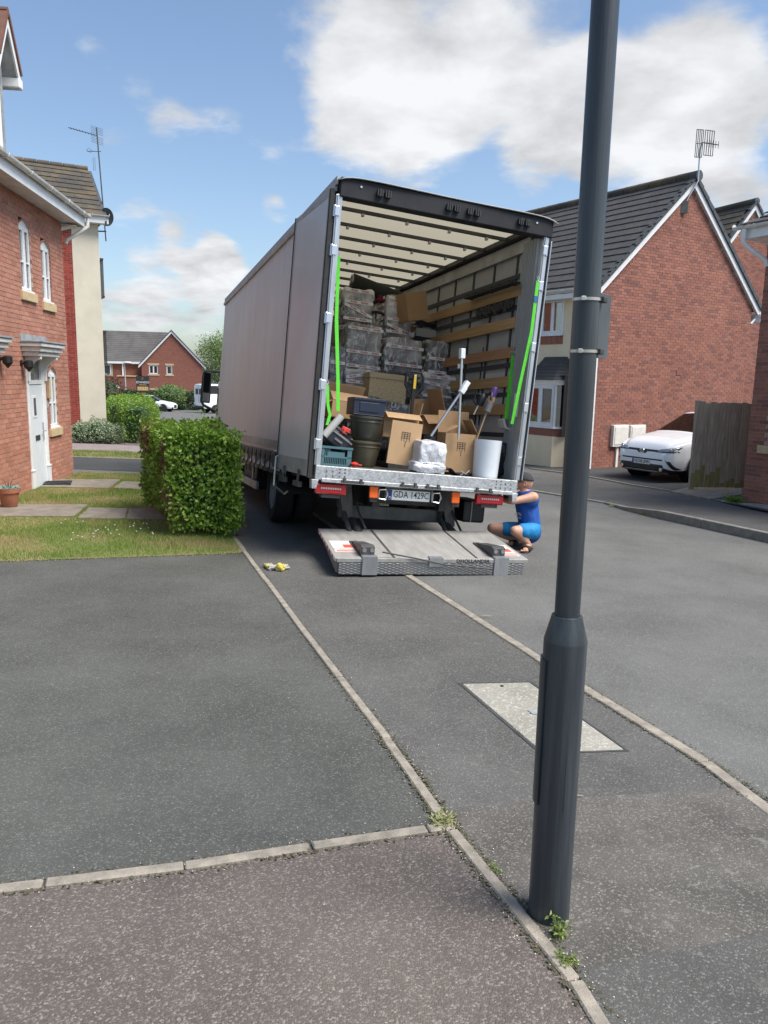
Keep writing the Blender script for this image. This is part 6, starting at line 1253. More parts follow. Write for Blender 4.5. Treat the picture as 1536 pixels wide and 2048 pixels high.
# green lashing straps
def strap(lb, pts, y, w=.04, label2=None):
    P = [tp(px, py, yy) for (px, py), yy in zip(pts, y)]; t = thing('lashing_strap', lb, 'strap', MT @ T(*P[0]), 'green lashing straps'); m = MB()
    for a, b in zip(P[:-1], P[1:]):
        a, b = a-P[0], b-P[0]; d = (b-a).normalized(); s_ = Vector((w/2, 0, 0)) if abs(d.z) > .5 else Vector((0, 0, w/2)); m.prism([a-s_, a+s_, b+s_*.9, b-s_*.9], (0, .003, 0))
    m.build('webbing', 'green_web', t); h_ = MB(); h_.tube([(0, 0, .0), (.012, 0, .03), (.0, 0, .055), (-.012, 0, .03)], .005, 5, closed=True); h_.build('hook', 'steel_tube', t); return t, P
strap('long green strap hanging inside the left rear post', [(677, 512), (673, 640), (676, 760), (676, 822)], (.20, .2, .2, .2), .042)
strap('short doubled green strap low on the left, twisted', [(655, 770), (656, 810), (660, 830), (654, 850)], (.14, .14, .14, .14), .035)
t, P = strap('long green strap slanting down the right rear post', [(1076, 562), (1063, 665), (1042, 760), (1024, 848)], (-.05, -.03, .0, .04), .042); a = (P[1]-P[0])*.35
m = MB(); m.box(-.022, .022, -.004, .007, -.035, .035); m.build('strap_label', 'blue_label', t, T(a.x, a.y, a.z))
t, P = strap('green strap with ratchet hanging from the upper lath', [(1042, 632), (1034, 680), (1031, 700)], (.42, .40, .38), .036)
t, P = strap('doubled green strap below the ratchet on the right wall', [(1028, 702), (1024, 740), (1012, 838)], (.36, .34, .3), .055); m = MB(); m.box(-.05, .05, -.03, .02, -.03, .0); m.tube([(-.05, -.02, -.03), (.05, -.02, .0)], .012, 6); m.build('ratchet', 'steel_tube', t)
for lb, px, py, y in (('grey plastic corner protector under the right green straps', 1014, 848, .24), ):
    p = tp(px, py, y); t = thing('corner_protector', lb, 'protector', MT @ T(p.x, y, p.z-.05)); m = MB(); m.prism([(-.06, 0, .10), (-.02, 0, .0), (.05, 0, -.02), (.06, 0, .0), (.0, 0, .02), (-.04, 0, .11)], (0, .16, 0)); m.build('angle', 'grey_tube', t, bevel=.004)
# rubber strips lying over and under the top lath
pa, pb = tl(1050, 572, 0, 1.15), tl(945, 600, 0, 1.15)
for k, (z, y0, y1, lb) in enumerate(((2.44, .36, 1.75, 'black notched rubber strip lying on the top lath'), (2.24, .45, 1.5, 'black notched rubber strip hanging below the top lath'))):
    t = thing('rubber_strip', lb, 'strip', MT @ T(1.10 if k == 0 else 1.145, 0, z), 'rubber strips on the laths'); m = MB()
    for j in range(12): ya = y0+(y1-y0)*j/12; m.box(-.05 if k == 0 else -.008, .06 if k == 0 else .008, ya+.004, ya+(y1-y0)/12-.004, -.012-.03*(k)*(1+j % 3), .012+.02*(j % 2))
    m.box(-.04 if k == 0 else -.007, .05 if k == 0 else .007, y0, y1, -.008, .010); m.build('strip_body', 'rubber', t)
# ------------------------------------------------------------------ leaves
def leaf_arrays(P, Nn, size, rg, wide=.34, fold=.25, droop=.3, jit=.75):
    n = len(P); Nn = Nn + rg.normal(0, jit, (n, 3)); Nn /= np.linalg.norm(Nn, axis=1)[:, None]
    a = rg.normal(0, 1, (n, 3)); a[:, 2] -= droop; a -= (a*Nn).sum(1)[:, None]*Nn; a /= np.linalg.norm(a, axis=1)[:, None]; b = np.cross(Nn, a)
    s = (size*rg.uniform(.6, 1.25, n))[:, None]; f = Nn*s*fold*.5
    V = np.stack([P, P+a*s*.5+b*s*wide+f, P+a*s, P+a*s*.5-b*s*wide+f], 1).reshape(-1, 3); i = np.arange(n)*4
    F_ = np.stack([np.stack([i, i+1, i+2], 1), np.stack([i, i+2, i+3], 1)], 1).reshape(-1, 3); return V, F_
def box_surface(poly, z0, z1, n, rg, depth=.06, top=True, bulge=.05):
    Pn = np.array(poly); k = len(Pn); E = [(Pn[i], Pn[(i+1) % k]) for i in range(k)]; cen = Pn.mean(0)
    area = [np.linalg.norm(b-a)*(z1-z0) for a, b in E]; ta = abs(sum(Pn[i, 0]*Pn[(i+1) % k, 1]-Pn[(i+1) % k, 0]*Pn[i, 1] for i in range(k)))/2; area.append(ta if top else 0)
    pr = np.array(area)/sum(area); cnt = rg.multinomial(n, pr); Ps, Ns = [], []
    for (a, b), c in zip(E, cnt):
        t = rg.uniform(-.01, 1.01, c)[:, None]; z = rg.uniform(z0, z1, c); d = (b-a)/np.linalg.norm(b-a); nn = np.array([d[1], -d[0]]); nn = nn if nn@((a+b)/2-cen) > 0 else -nn
        inn = np.abs(rg.normal(0, depth, c)); bl = bulge*(np.sin(t[:, 0]*np.linalg.norm(b-a)*5+z*3)+np.sin(z*7+t[:, 0]*4))*.5 - .12*np.clip((z0+.3-z)/.3, 0, 1)
        rim = np.clip((z-(z1-.22))/.22, 0, 1)**2*.15
        p = a+(b-a)*t+nn*(bl-inn-rim)[:, None]; Ps.append(np.column_stack([p, z])); Ns.append(np.tile([nn[0], nn[1], .35], (c, 1)))
    c = cnt[-1]
    if c:
        u, v = rg.uniform(0, 1, c)[:, None], rg.uniform(0, 1, c)[:, None]; p = (Pn[0]*(1-u)+Pn[1]*u)*(1-v)+(Pn[3]*(1-u)+Pn[2]*u)*v; z = z1+bulge*.6*(np.sin(p[:, 0]*6)+np.sin(p[:, 1]*5+1)) - np.abs(rg.normal(0, depth*.7, c))+(rg.random(c) > .96)*rg.uniform(0, .12, c)
        z -= .11*np.maximum(np.abs(2*u[:, 0]-1), np.abs(2*v[:, 0]-1)*.98)**6; Ps.append(np.column_stack([p, z])); Ns.append(np.tile([0, 0, 1.], (c, 1)))
    return np.concatenate(Ps), np.concatenate(Ns)
def plane_pt(px, py, z): r = ray(px, py); t = (z-CAMH)/r[2]; return np.array([r[0]*t, r[1]*t])
def hedge(name, label, poly, zg, z1, n, size, mat, core='hedge_dark', depth=.06, bulge=.05, seed=1, gap=.1, stems=True, cat='hedge'):
    rg = np.random.default_rng(seed); c = np.mean(poly, 0); t = thing(name, label, cat, T(c[0], c[1], zg)); pl = [np.array(p)-c for p in poly]
    P, Nn = box_surface(pl, gap, z1-zg, n, rg, depth, bulge=bulge); V, F_ = leaf_arrays(P, Nn, size, rg); o = fast('leaves', V, F_, mat, t); o['kind'] = 'stuff'
    m = MB(); m.prism([(p[0]*.62, p[1]*.80, gap+.2) for p in pl], (0, 0, (z1-zg-gap)*.62)); m.build('dark_core', core, t)  # unseen solid dark core inside the leaves, blocks the view through
    if stems:
        m = MB()
        for k in range(7): u, v = random.random()*.8+.1, random.random(); p = (pl[0]*(1-u)+pl[1]*u)*(1-v)+(pl[3]*(1-u)+pl[2]*u)*v; m.tube([(p[0]*.8, p[1]*.9, -.05), (p[0]*.82, p[1]*.92, .5)], [.022, .014], 6)
        m.build('stems', 'bark', t)['kind'] = 'stuff'
    return t
f1, f2 = gp(338, 1076), gp(482, 1080); zt1 = atY(410, 862, f1[1]+.05)[2]
FLh = np.array(f1[:2]); FRh = np.array(f2[:2])-np.array([.0, .02]); BLh = plane_pt(281, 838, zt1); BRh = plane_pt(432, 838, zt1)
FLt = plane_pt(332, 866, zt1)
hedge('beech_hedge', 'clipped leafy green hedge with reddish dead leaves beside the truck', [FLh, FRh, BRh, BLh], gz(*FLh)-.02, zt1, 27000, .056, 'hedge_leaf', depth=.12, bulge=.075, seed=3)
c2 = [atY(243, 860, 24.3)[:2], atY(318, 860, 24.0)[:2], atY(300, 810, 33)[:2], atY(236, 810, 33)[:2]]; z2 = atY(280, 799, 27)[2]
hedge('privet_hedge', 'bright green hedge beyond the parking bay, before the white car', c2, gz(*c2[0])-.02, z2, 9000, .075, 'hedge_bright', depth=.08, bulge=.09, seed=4, stems=False)
c2 = [atY(212, 850, 29.5)[:2], atY(246, 850, 29.5)[:2], atY(250, 810, 38)[:2], atY(218, 810, 38)[:2]]
hedge('low_hedge', 'shaded green hedge at the corner of the cream block', c2, gz(*c2[0])-.02, atY(230, 800, 31)[2], 4500, .08, 'hedge_bright', depth=.08, bulge=.08, seed=5, stems=False)
def blob(name, label, px, py, Y, rx, rz_, n, size, mat, cat='shrub', seed=1, stems=True, ry=None):
    rg = np.random.default_rng(seed); c = atY(px, py, Y); zg = gz(c[0], c[1]); t = thing(name, label, cat, T(c[0], c[1], zg)); ry = ry or rx
    d = rg.normal(0, 1, (n, 3)); d /= np.linalg.norm(d, axis=1)[:, None]; rr = 1-np.abs(rg.normal(0, .13, n)); lump = 1+.14*np.sin(d[:, 0]*7+seed)*np.sin(d[:, 1]*6)+.10*np.sin(d[:, 2]*9+d[:, 0]*5)
    zc = c[2]-zg; P = d*(rr*lump)[:, None]*[rx, ry, rz_]+[0, 0, zc]; P = P[P[:, 2] > .01]; Nn = d[:len(P)]*1.0
    V, F_ = leaf_arrays(P, (P-[0, 0, zc])/[rx, ry, rz_], size, rg); o = fast('leaves', V, F_, mat, t); o['kind'] = 'stuff'
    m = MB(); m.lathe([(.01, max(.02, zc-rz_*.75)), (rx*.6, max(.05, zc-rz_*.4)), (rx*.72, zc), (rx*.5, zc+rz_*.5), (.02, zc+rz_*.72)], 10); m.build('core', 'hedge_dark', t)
    m = MB()
    for k in range(5): a = k*1.26; m.tube([(.05*math.cos(a), .05*math.sin(a), -.05), (rx*.4*math.cos(a), ry*.4*math.sin(a), zc)], [.02, .008], 5)
    m.build('stems', 'bark', t)['kind'] = 'stuff'; return t
for i, (px, py, r, h_, lb) in enumerate(((165, 866, .50, .36, 'variegated pale green shrub nearest the brick house corner'), (195, 864, .52, .46, 'variegated pale green shrub in the middle before the cream wall'), (224, 868, .42, .34, 'variegated pale green shrub at the end by the bright hedge'))):
    blob('variegated_shrub', lb, px, py, 24.6, r, h_, 1900, .06, 'euonymus', seed=10+i)['group'] = 'variegated shrubs'
blob('red_shrub', 'dark red-leaved shrub beside the cream block', 217, 786, 40, .75, .9, 1800, .09, 'photinia', seed=21)
hc = [atY(232, 800, 74)[:2], atY(398, 800, 76)[:2], atY(398, 800, 79)[:2], atY(232, 800, 77)[:2]]
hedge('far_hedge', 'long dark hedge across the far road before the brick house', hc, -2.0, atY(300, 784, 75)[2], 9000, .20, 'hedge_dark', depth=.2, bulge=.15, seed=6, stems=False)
blob('round_bush', 'rounded dark green bush rising above the far hedge', 340, 790, 74.5, 1.5, 1.0, 2000, .18, 'tree_leaf', 'bush', seed=22)
def tree(name, label, px, Y, top_py, bot_py, rx, n, seed):
    rg = np.random.default_rng(seed); c = atY(px, bot_py, Y); zg = gz(c[0], c[1]); zt_ = atY(px, top_py, Y)[2]; H_ = zt_-zg; t = thing(name, label, 'tree', T(c[0], c[1], zg))
    m = MB(); m.tube([(0, 0, -.2), (.05, 0, H_*.3), (.1, .1, H_*.6), (0, 0, H_*.9)], [.22, .16, .09, .02], 8); tips = []
    for k in range(16):
        a = rg.uniform(0, 6.28); z = H_*rg.uniform(.2, .7); e = np.array([math.cos(a)*rx*.75, math.sin(a)*rx*.75, z+H_*.2]); m.tube([(0, 0, z), tuple(e*.5+[0, 0, z*.5]), tuple(e)], [.06, .04, .01], 5)
    m.build('trunk', 'bark', t)
    K = 70; cc = rg.normal(0, 1, (K, 3)); cc /= np.linalg.norm(cc, axis=1)[:, None]; cc *= rg.uniform(.35, 1, (K, 1))**.5; cc = cc*[rx*.85, rx*.85, H_*.40]+[0, 0, H_*.56]
    idx = rg.integers(0, K, n); P = cc[idx]+rg.normal(0, 1, (n, 3))*rx*.17; V, F_ = leaf_arrays(P, rg.normal(0, 1, (n, 3)), .22, rg); o = fast('crown', V, F_, 'tree_leaf', t); o['kind'] = 'stuff'
tree('ash_tree', 'pale green spring tree behind the far brick house', 438, 108, 668, 800, 3.6, 9000, 31)
tree('ash_tree', 'pale green spring tree further right, mostly behind the truck', 480, 112, 655, 800, 4.2, 7000, 32)
# ------------------------------------------------------------------ grass, weeds, litter
from mathutils.geometry import intersect_point_line
def inpoly(P, poly):
    x, y = P[:, 0], P[:, 1]; r = np.zeros(len(P), bool); n = len(poly)
    for i in range(n):
        (x0, y0), (x1, y1) = poly[i], poly[(i+1) % n]; c = ((y0 > y) != (y1 > y)) & (x < (x1-x0)*(y-y0)/(y1-y0+1e-12)+x0); r ^= c
    return r
def grass(name, label, poly, n, hmin, hmax, w, mat, holes=(), seed=1, dz=.01):
    rg = np.random.default_rng(seed); pa = np.array(poly); P = rg.uniform(pa.min(0), pa.max(0), (n*3, 2)); P = P[inpoly(P, poly)]
    for h_ in holes: P = P[~inpoly(P, h_)]
    P = P[:n]; k = len(P); z = np.array([gz(*p) for p in P])+dz; a = rg.uniform(0, 6.28, k); hh = rg.uniform(hmin, hmax, k); clump = .6+.8*(np.sin(P[:, 0]*3.1)*np.sin(P[:, 1]*2.7)*.5+.5); hh *= clump
    d = np.column_stack([np.cos(a), np.sin(a), np.zeros(k)])*w; lean = np.column_stack([rg.normal(0, .35, k)*hh, rg.normal(0, .35, k)*hh, hh]); B = np.column_stack([P, z])
    V = np.stack([B-d, B+d, B+lean], 1).reshape(-1, 3); i = np.arange(k)*3; o = fast(name, V, np.stack([i, i+1, i+2], 1), mat); tag(o, label, 'grass', kind='stuff'); return o
sl_polys = [P2(*q) for q in ([(-60, 1036), (149, 1036), (176, 1013), (-60, 1013)], [(155, 1040), (345, 1042), (345, 1022), (178, 1019)], [(80, 976), (218, 979), (241, 962), (96, 962)], [(226, 979), (330, 984), (330, 969), (246, 966)])]
lw = [LW[0], LW[1], tuple(BRh+[.1, 0]), tuple(lhp(-.4, 1.2)), lhp(-.4, .03), lhp(4.8, .05)]
grass('lawn_grass', 'patchy green and straw-coloured front lawn', lw, 60000, .018, .05, .0028, 'grass_blade', sl_polys, 1)
vg = [(-14, Yb+2.9), (-4.8, Yb+3.15), (-5.4, Yb+5.2), (-14, Yb+5.1)]
grass('verge_grass', 'strip of short grass beside the parking bay', vg, 16000, .03, .06, .005, 'verge_grass', (), 2)
# straw fringe along the lawn edge
fr_ = [(LW[0][0], LW[0][1]+.02), (LW[1][0], LW[1][1]+.02), (LW[1][0], LW[1][1]-.06), (LW[0][0], LW[0][1]-.05)]
grass('straw_fringe', 'dry cut grass along the edge of the lawn', fr_, 3500, .004, .018, .003, 'dry_weed', (), 3)
def dandelions():
    rg = np.random.default_rng(9); m = MB(); mh = MB()
    pl = P2((120, 1050), (300, 1050), (330, 1090), (120, 1100))
    for k in range(30):
        u, v = rg.random(2); p = (np.array(pl[0])*(1-u)+np.array(pl[1])*u)*(1-v)+(np.array(pl[3])*(1-u)+np.array(pl[2])*u)*v; z = gz(*p); h_ = rg.uniform(.05, .11); l = rg.normal(0, .02, 2); m.tube([(p[0], p[1], z), (p[0]+l[0], p[1]+l[1], z+h_)], .0022, 4); mh.lathe([(.0, -.008), (.008, -.004), (.009, .003), (.004, .008), (.0, .009)], 8, T(p[0]+l[0], p[1]+l[1], z+h_), cap=False)
    t = thing('dandelion_clocks', 'white dandelion seed heads standing in the lawn', 'dandelions'); t['kind'] = 'stuff'; m.build('stalks', 'weed', t); mh.build('seed_heads', 'dandelion', t)
dandelions()
def weed(name, label, px, py, n, r, h_, size, mat, seed, fn=gz, flower=None):
    rg = np.random.default_rng(seed); p = hit(px, py, fn); t = thing(name, label, 'weed', T(p[0], p[1], p[2])); m = MB(); tips = []
    for k in range(max(4, n//14)): a = rg.uniform(0, 6.28); e = Vector((math.cos(a)*r*rg.uniform(.2, 1), math.sin(a)*r*rg.uniform(.2, 1), h_*rg.uniform(.4, 1))); m.tube([(0, 0, -.01), tuple(e*.5), tuple(e)], [.004, .003, .001], 4); tips.append(e)
    m.build('stems', mat, t)['kind'] = 'stuff'; P = np.array([tuple(tips[i]*u+Vector(rg.normal(0, size*.5, 3))) for i, u in zip(rg.integers(0, len(tips), n), rg.uniform(.15, 1, n))]); P[:, 2] = np.abs(P[:, 2]); V, F_ = leaf_arrays(P, np.tile([0, 0, 1.], (n, 1)), size, rg, wide=.22); o = fast('leaves', V, F_, mat, t); o['kind'] = 'stuff'; return t
weed('weed', 'dry straw-coloured tuft where the edgings meet', 886, 1648, 420, .085, .04, .018, 'dry_weed', 1); weed('weed', 'small green weed in the seam below the dry tuft', 994, 1748, 90, .035, .025, .014, 'weed', 2); weed('weed', 'leafy green weed growing at the foot of the lamp post', 1116, 1878, 130, .035, .085, .02, 'weed', 3); weed('weed', 'low weed in the seam nearest the photographer', 1132, 1925, 100, .04, .04, .018, 'weed', 4)
weed('weed', 'bright green tuft in the gravel by the right wall', 1468, 1006, 500, .22, .16, .05, 'hedge_bright', 5, rz); weed('weed', 'small weed at the foot of the far kerb', 1285, 1030, 60, .08, .05, .03, 'weed', 6); weed('weed', 'pale weed in the gutter by the dropped kerb', 1225, 1014, 80, .10, .06, .03, 'dry_weed', 7); weed('weed', 'tiny weed beside the house step', 60, 968, 60, .06, .08, .03, 'weed', 8)
def litter():
    rg = np.random.default_rng(12); V = []; n = 0; pts = []
    for line, num, sp in ((EL[1:7], 420, .05), (CL, 130, .05), (ML[1:6], 160, .07), ([LW[0], LW[1]], 300, .06)):
        L_ = [np.array(p) for p in line]
        for k in range(num): i = rg.integers(0, len(L_)-1); p = L_[i]+(L_[i+1]-L_[i])*rg.random()+rg.normal(0, sp, 2); pts.append(p)
    for k in range(420): pts.append(np.array([rg.uniform(-4, 3), rg.uniform(1.8, 9)]))
    for k in range(140): i = rg.integers(1, 5); p = KB[i][:2]+(KB[i+1]-KB[i])[:2]*rg.random()-_kn*abs(rg.normal(.05, .05)); pts.append(p)
    P = np.array([[p[0], p[1], gz(*p)+.021 if abs(p[0]) < 0 else gz(*p)+.013] for p in pts]); V, F_ = leaf_arrays(P, np.tile([0, 0, 3.], (len(P), 1)), .0065, rg, wide=.35, jit=.3, droop=0); tag(fast('seed_litter', V, F_, 'dandelion'), 'pale seed husks and petals scattered over the paving', 'litter', kind='stuff')
litter()
def crumbs():
    rg = np.random.default_rng(14); pts = []
    for line, num, w in ((EL[1:8], 1500, .026), (CL, 450, .025), (ML[1:6], 900, .038)):
        L_ = [np.array(p) for p in line]
        for k in range(num):
            i = rg.integers(0, len(L_)-1); d = L_[i+1]-L_[i]; n = np.array([-d[1], d[0]])/np.linalg.norm(d); pts.append(L_[i]+d*rg.random()+n*(rg.choice([-1, 1])*(w+abs(rg.normal(0, .012)))))
    P = np.array([[p[0], p[1], gz(*p)+.0105] for p in pts]); V, F_ = leaf_arrays(P, np.tile([0, 0, 2.], (len(P), 1)), .013, rg, wide=.45, jit=.4, droop=0); tag(fast('seam_dirt', V, F_, 'crumbs'), 'dark dirt and moss crumbs lodged along the edging stones', 'dirt', kind='stuff')
crumbs()
for px, py, lb, ln in ((972, 1236, 'small dry twig lying on the road edging line', .05), (1150, 1600, 'short pale twig on the pavement by the lamp post', .04)):
    p = gp(px, py); m = MB(); m.tube([(-ln, -.01, .0), (0, .004, .004), (ln, .012, 0)], [.004, .005, .003], 6); tag(m.build('twig', 'edging', None, T(p[0], p[1], p[2]+.016)), lb, 'twig')
def gloves():
    p = gp(552, 1142); t = thing('work_gloves', 'yellow and grey work gloves dropped on the pavement', 'gloves', T(p[0], p[1], p[2]+.006))
    for i, (x, y, a, mt, mf) in enumerate(((-.055, .03, 25, 'glove_yellow', 'glove_grey'), (.045, 0, -10, 'glove_yellow', 'glove_yellow'))):
        M = T(x, y, 0) @ RZ(a); soft('glove_palm', .085, .10, .045, mt, t, r=.02, amp=.004, n=5, seed=60+i, M=M)
        soft('glove_cuff', .075, .05, .075 if i else .05, mf, t, r=.015, amp=.005, n=5, seed=64+i, M=M @ T(0, -.045, 0))
        for k in range(4): m = MB(); m.tube([(-.03+.02*k, .09, .025), (-.032+.022*k, .13, .03), (-.034+.023*k, .165-.01*abs(k-1.5), .014)], [.011, .011, .007], 8); m.build('glove_finger', 'glove_grey', t, M, smooth=60)
        m = MB(); m.tube([(.035, .03, .02), (.065, .06, .022), (.07, .09, .014)], [.012, .012, .008], 8); m.build('glove_thumb', 'glove_grey', t, M, smooth=60)
gloves()
# ------------------------------------------------------------------ lamp post with sign
def lamp():
    b = gp(1099, 1838); bx, by = b[0], b[1]+.02; zg = gz(bx, by); t = thing('lamp_post', 'dark blue-grey steel lamp post with wide base beside the path', 'lamp post', T(bx, by, zg)); zs = atY(1128, 1290, by-.06)[2]-zg; zc = atY(1128, 1240, by-.04)[2]-zg; r0, r1 = .0715, .0415
    m = MB(); m.lathe([(r0, -.1), (r0, zs-.005), (r0*.99, zs), (r1+.010, zc-.004), (r1+.008, zc+.004), (r1+.001, zc+.006)], 48, cap=False); m.build('base_section', 'lamp_paint', t, smooth=25)
    m = MB(); m.lathe([(r1, zc), (r1*.98, 3.0), (r1*.93, 6.0)], 40); m.build('shaft', 'lamp_paint', t, smooth=40)
    m = MB(); d0 = atY(1076, 1600, by)[2]-zg; d1 = atY(1080, 1315, by)[2]-zg
    ang = [R_(a) for a in np.linspace(150, 205, 7)]
    for a0, a1 in zip(ang[:-1], ang[1:]): m.add([(r*math.cos(a), r*math.sin(a), z) for z in (d0, d1) for r in (r0-.004, r0+.007) for a in (a0, a1)], [(0, 1, 3, 2), (4, 6, 7, 5), (0, 4, 5, 1), (2, 3, 7, 6), (0, 2, 6, 4), (1, 5, 7, 3)])
    m.build('base_door', 'lamp_paint', t)
    za, zb = atY(1180, 597, by-.04)[2]-zg, atY(1172, 702, by-.04)[2]-zg
    for z in (za, zb):
        m = MB(); m.lathe([(r1+.001, -.0045), (r1+.0028, -.0045), (r1+.0028, .0045), (r1+.001, .0045)], 32, T(0, 0, z), cap=False); bd = m.build('steel_band', 'steel_band', t, smooth=30)
        m = MB(); m.box(-.007, .007, -.006, .006, -.007, .007); m.build('band_buckle', 'steel_band', bd, T(-.022, -r1-.004, z), bevel=.002); m = MB(); m.cyl((-.03, -r1*.8, z), (-.014, -r1-.008, z), .003, n=6); m.build('band_screw', 'steel_tube', bd)
    # sign plate seen from behind, held by two clips
    zt_, zl = za+.022, zb-.018; W_ = .13; Ms = T(.058, .024, 0) @ RZ(56); n = 5; rr = .012; pts = []
    for cx_, cz_, a0 in ((W_-rr, zl+rr, -90), (W_-rr, zt_-rr, 0), (rr, zt_-rr, 90), (rr, zl+rr, 180)):
        pts += [(cx_+rr*math.cos(R_(a0+18*k)), 0, cz_+rr*math.sin(R_(a0+18*k))) for k in range(n+1)]
    m = MB(); m.prism([(p[0]-.055, 0, p[2]) for p in pts], (0, .003, 0)); sg = m.build('sign_plate', 'sign_back', t, Ms); m = MB(); m.prism([((p[0]-.055-W_/2+.055)*1.015+W_/2-.055, 0, (p[2]-(zt_+zl)/2)*1.012+(zt_+zl)/2) for p in pts], (0, .0015, 0)); m.build('sign_rim', 'sign_white', sg, T(0, -.0028, 0) if False else T(0, .0032, 0))
    for z in (za, zb): m = MB(); m.box(-.045, -.012, -.018, -.0008, z-.009, z+.009); m.build('sign_clip', 'black_steel', sg, bevel=.003)
    # a scrape in the paint
    m = MB(); zq0, zq1 = atY(1115, 1630, by-.07)[2]-zg, atY(1120, 1505, by-.07)[2]-zg; a = R_(-82); m.add([(math.cos(a+o)*(r0+.0006), math.sin(a+o)*(r0+.0006), z) for o, z in ((-.012, zq0), (.012, zq0+.01), (.02, zq1), (.012, zq1))], [(0, 1, 2, 3)]); m.build('scrape', 'ink', t)
lamp()
# ------------------------------------------------------------------ wooden side gate
def gate():
    a, b = rp(1386, 981), rp(1489, 980); u = Vector((b[0]-a[0], b[1]-a[1], 0)); L_ = u.length; M = frame((a[0], a[1], rz(a[0], a[1])+.03), u); t = thing('wooden_gate', 'tall weathered board gate between the white car and the right wall', 'gate', M); Hh = atY(1394, 805, a[1])[2]-a[2]
    n = 10; w = L_/n
    for k in range(n):
        x = k*w; h_ = Hh-.06*abs(math.sin(k*1.3))*.3-.02*(k % 2); m = MB(); y = .010*(k % 2)+random.uniform(-.002, .002); m.box(x-.002, x+w+.002, y, y+.022, .03+random.uniform(0, .02), h_); m.build('board', 'gate_wood', t, bevel=.003, seg=1)
        g = MB(); gh = .26+.08*math.sin(k*2.1)+.03*(k < 3); g.box(x+.003, x+w-.003, y-.0015, y-.0002, .035, gh*(1.4 if k < 5 else .7)) ; g.build('moss_stain', 'gate_moss', t)
    m = MB()
    for z in (.3, Hh*.55, Hh-.25): m.box(.02, L_-.02, .03, .075, z-.05, z+.05)
    m.build('rail', 'gate_wood', t); m = MB(); m.box(-.085, -.004, -.02, .075, .0, Hh+.015); m.build('gate_post', 'gate_wood', t, bevel=.006); g = MB(); g.box(-.084, -.005, -.0225, -.0202, .0, .34); g.build('moss_stain', 'gate_moss', t)
    m = MB(); m.prism([(L_*.65, -.01, .0), (L_, -.01, 0), (L_, -.01, .001), (L_*.65, -.01, .001)], (0, .005, 0)); 
gate()
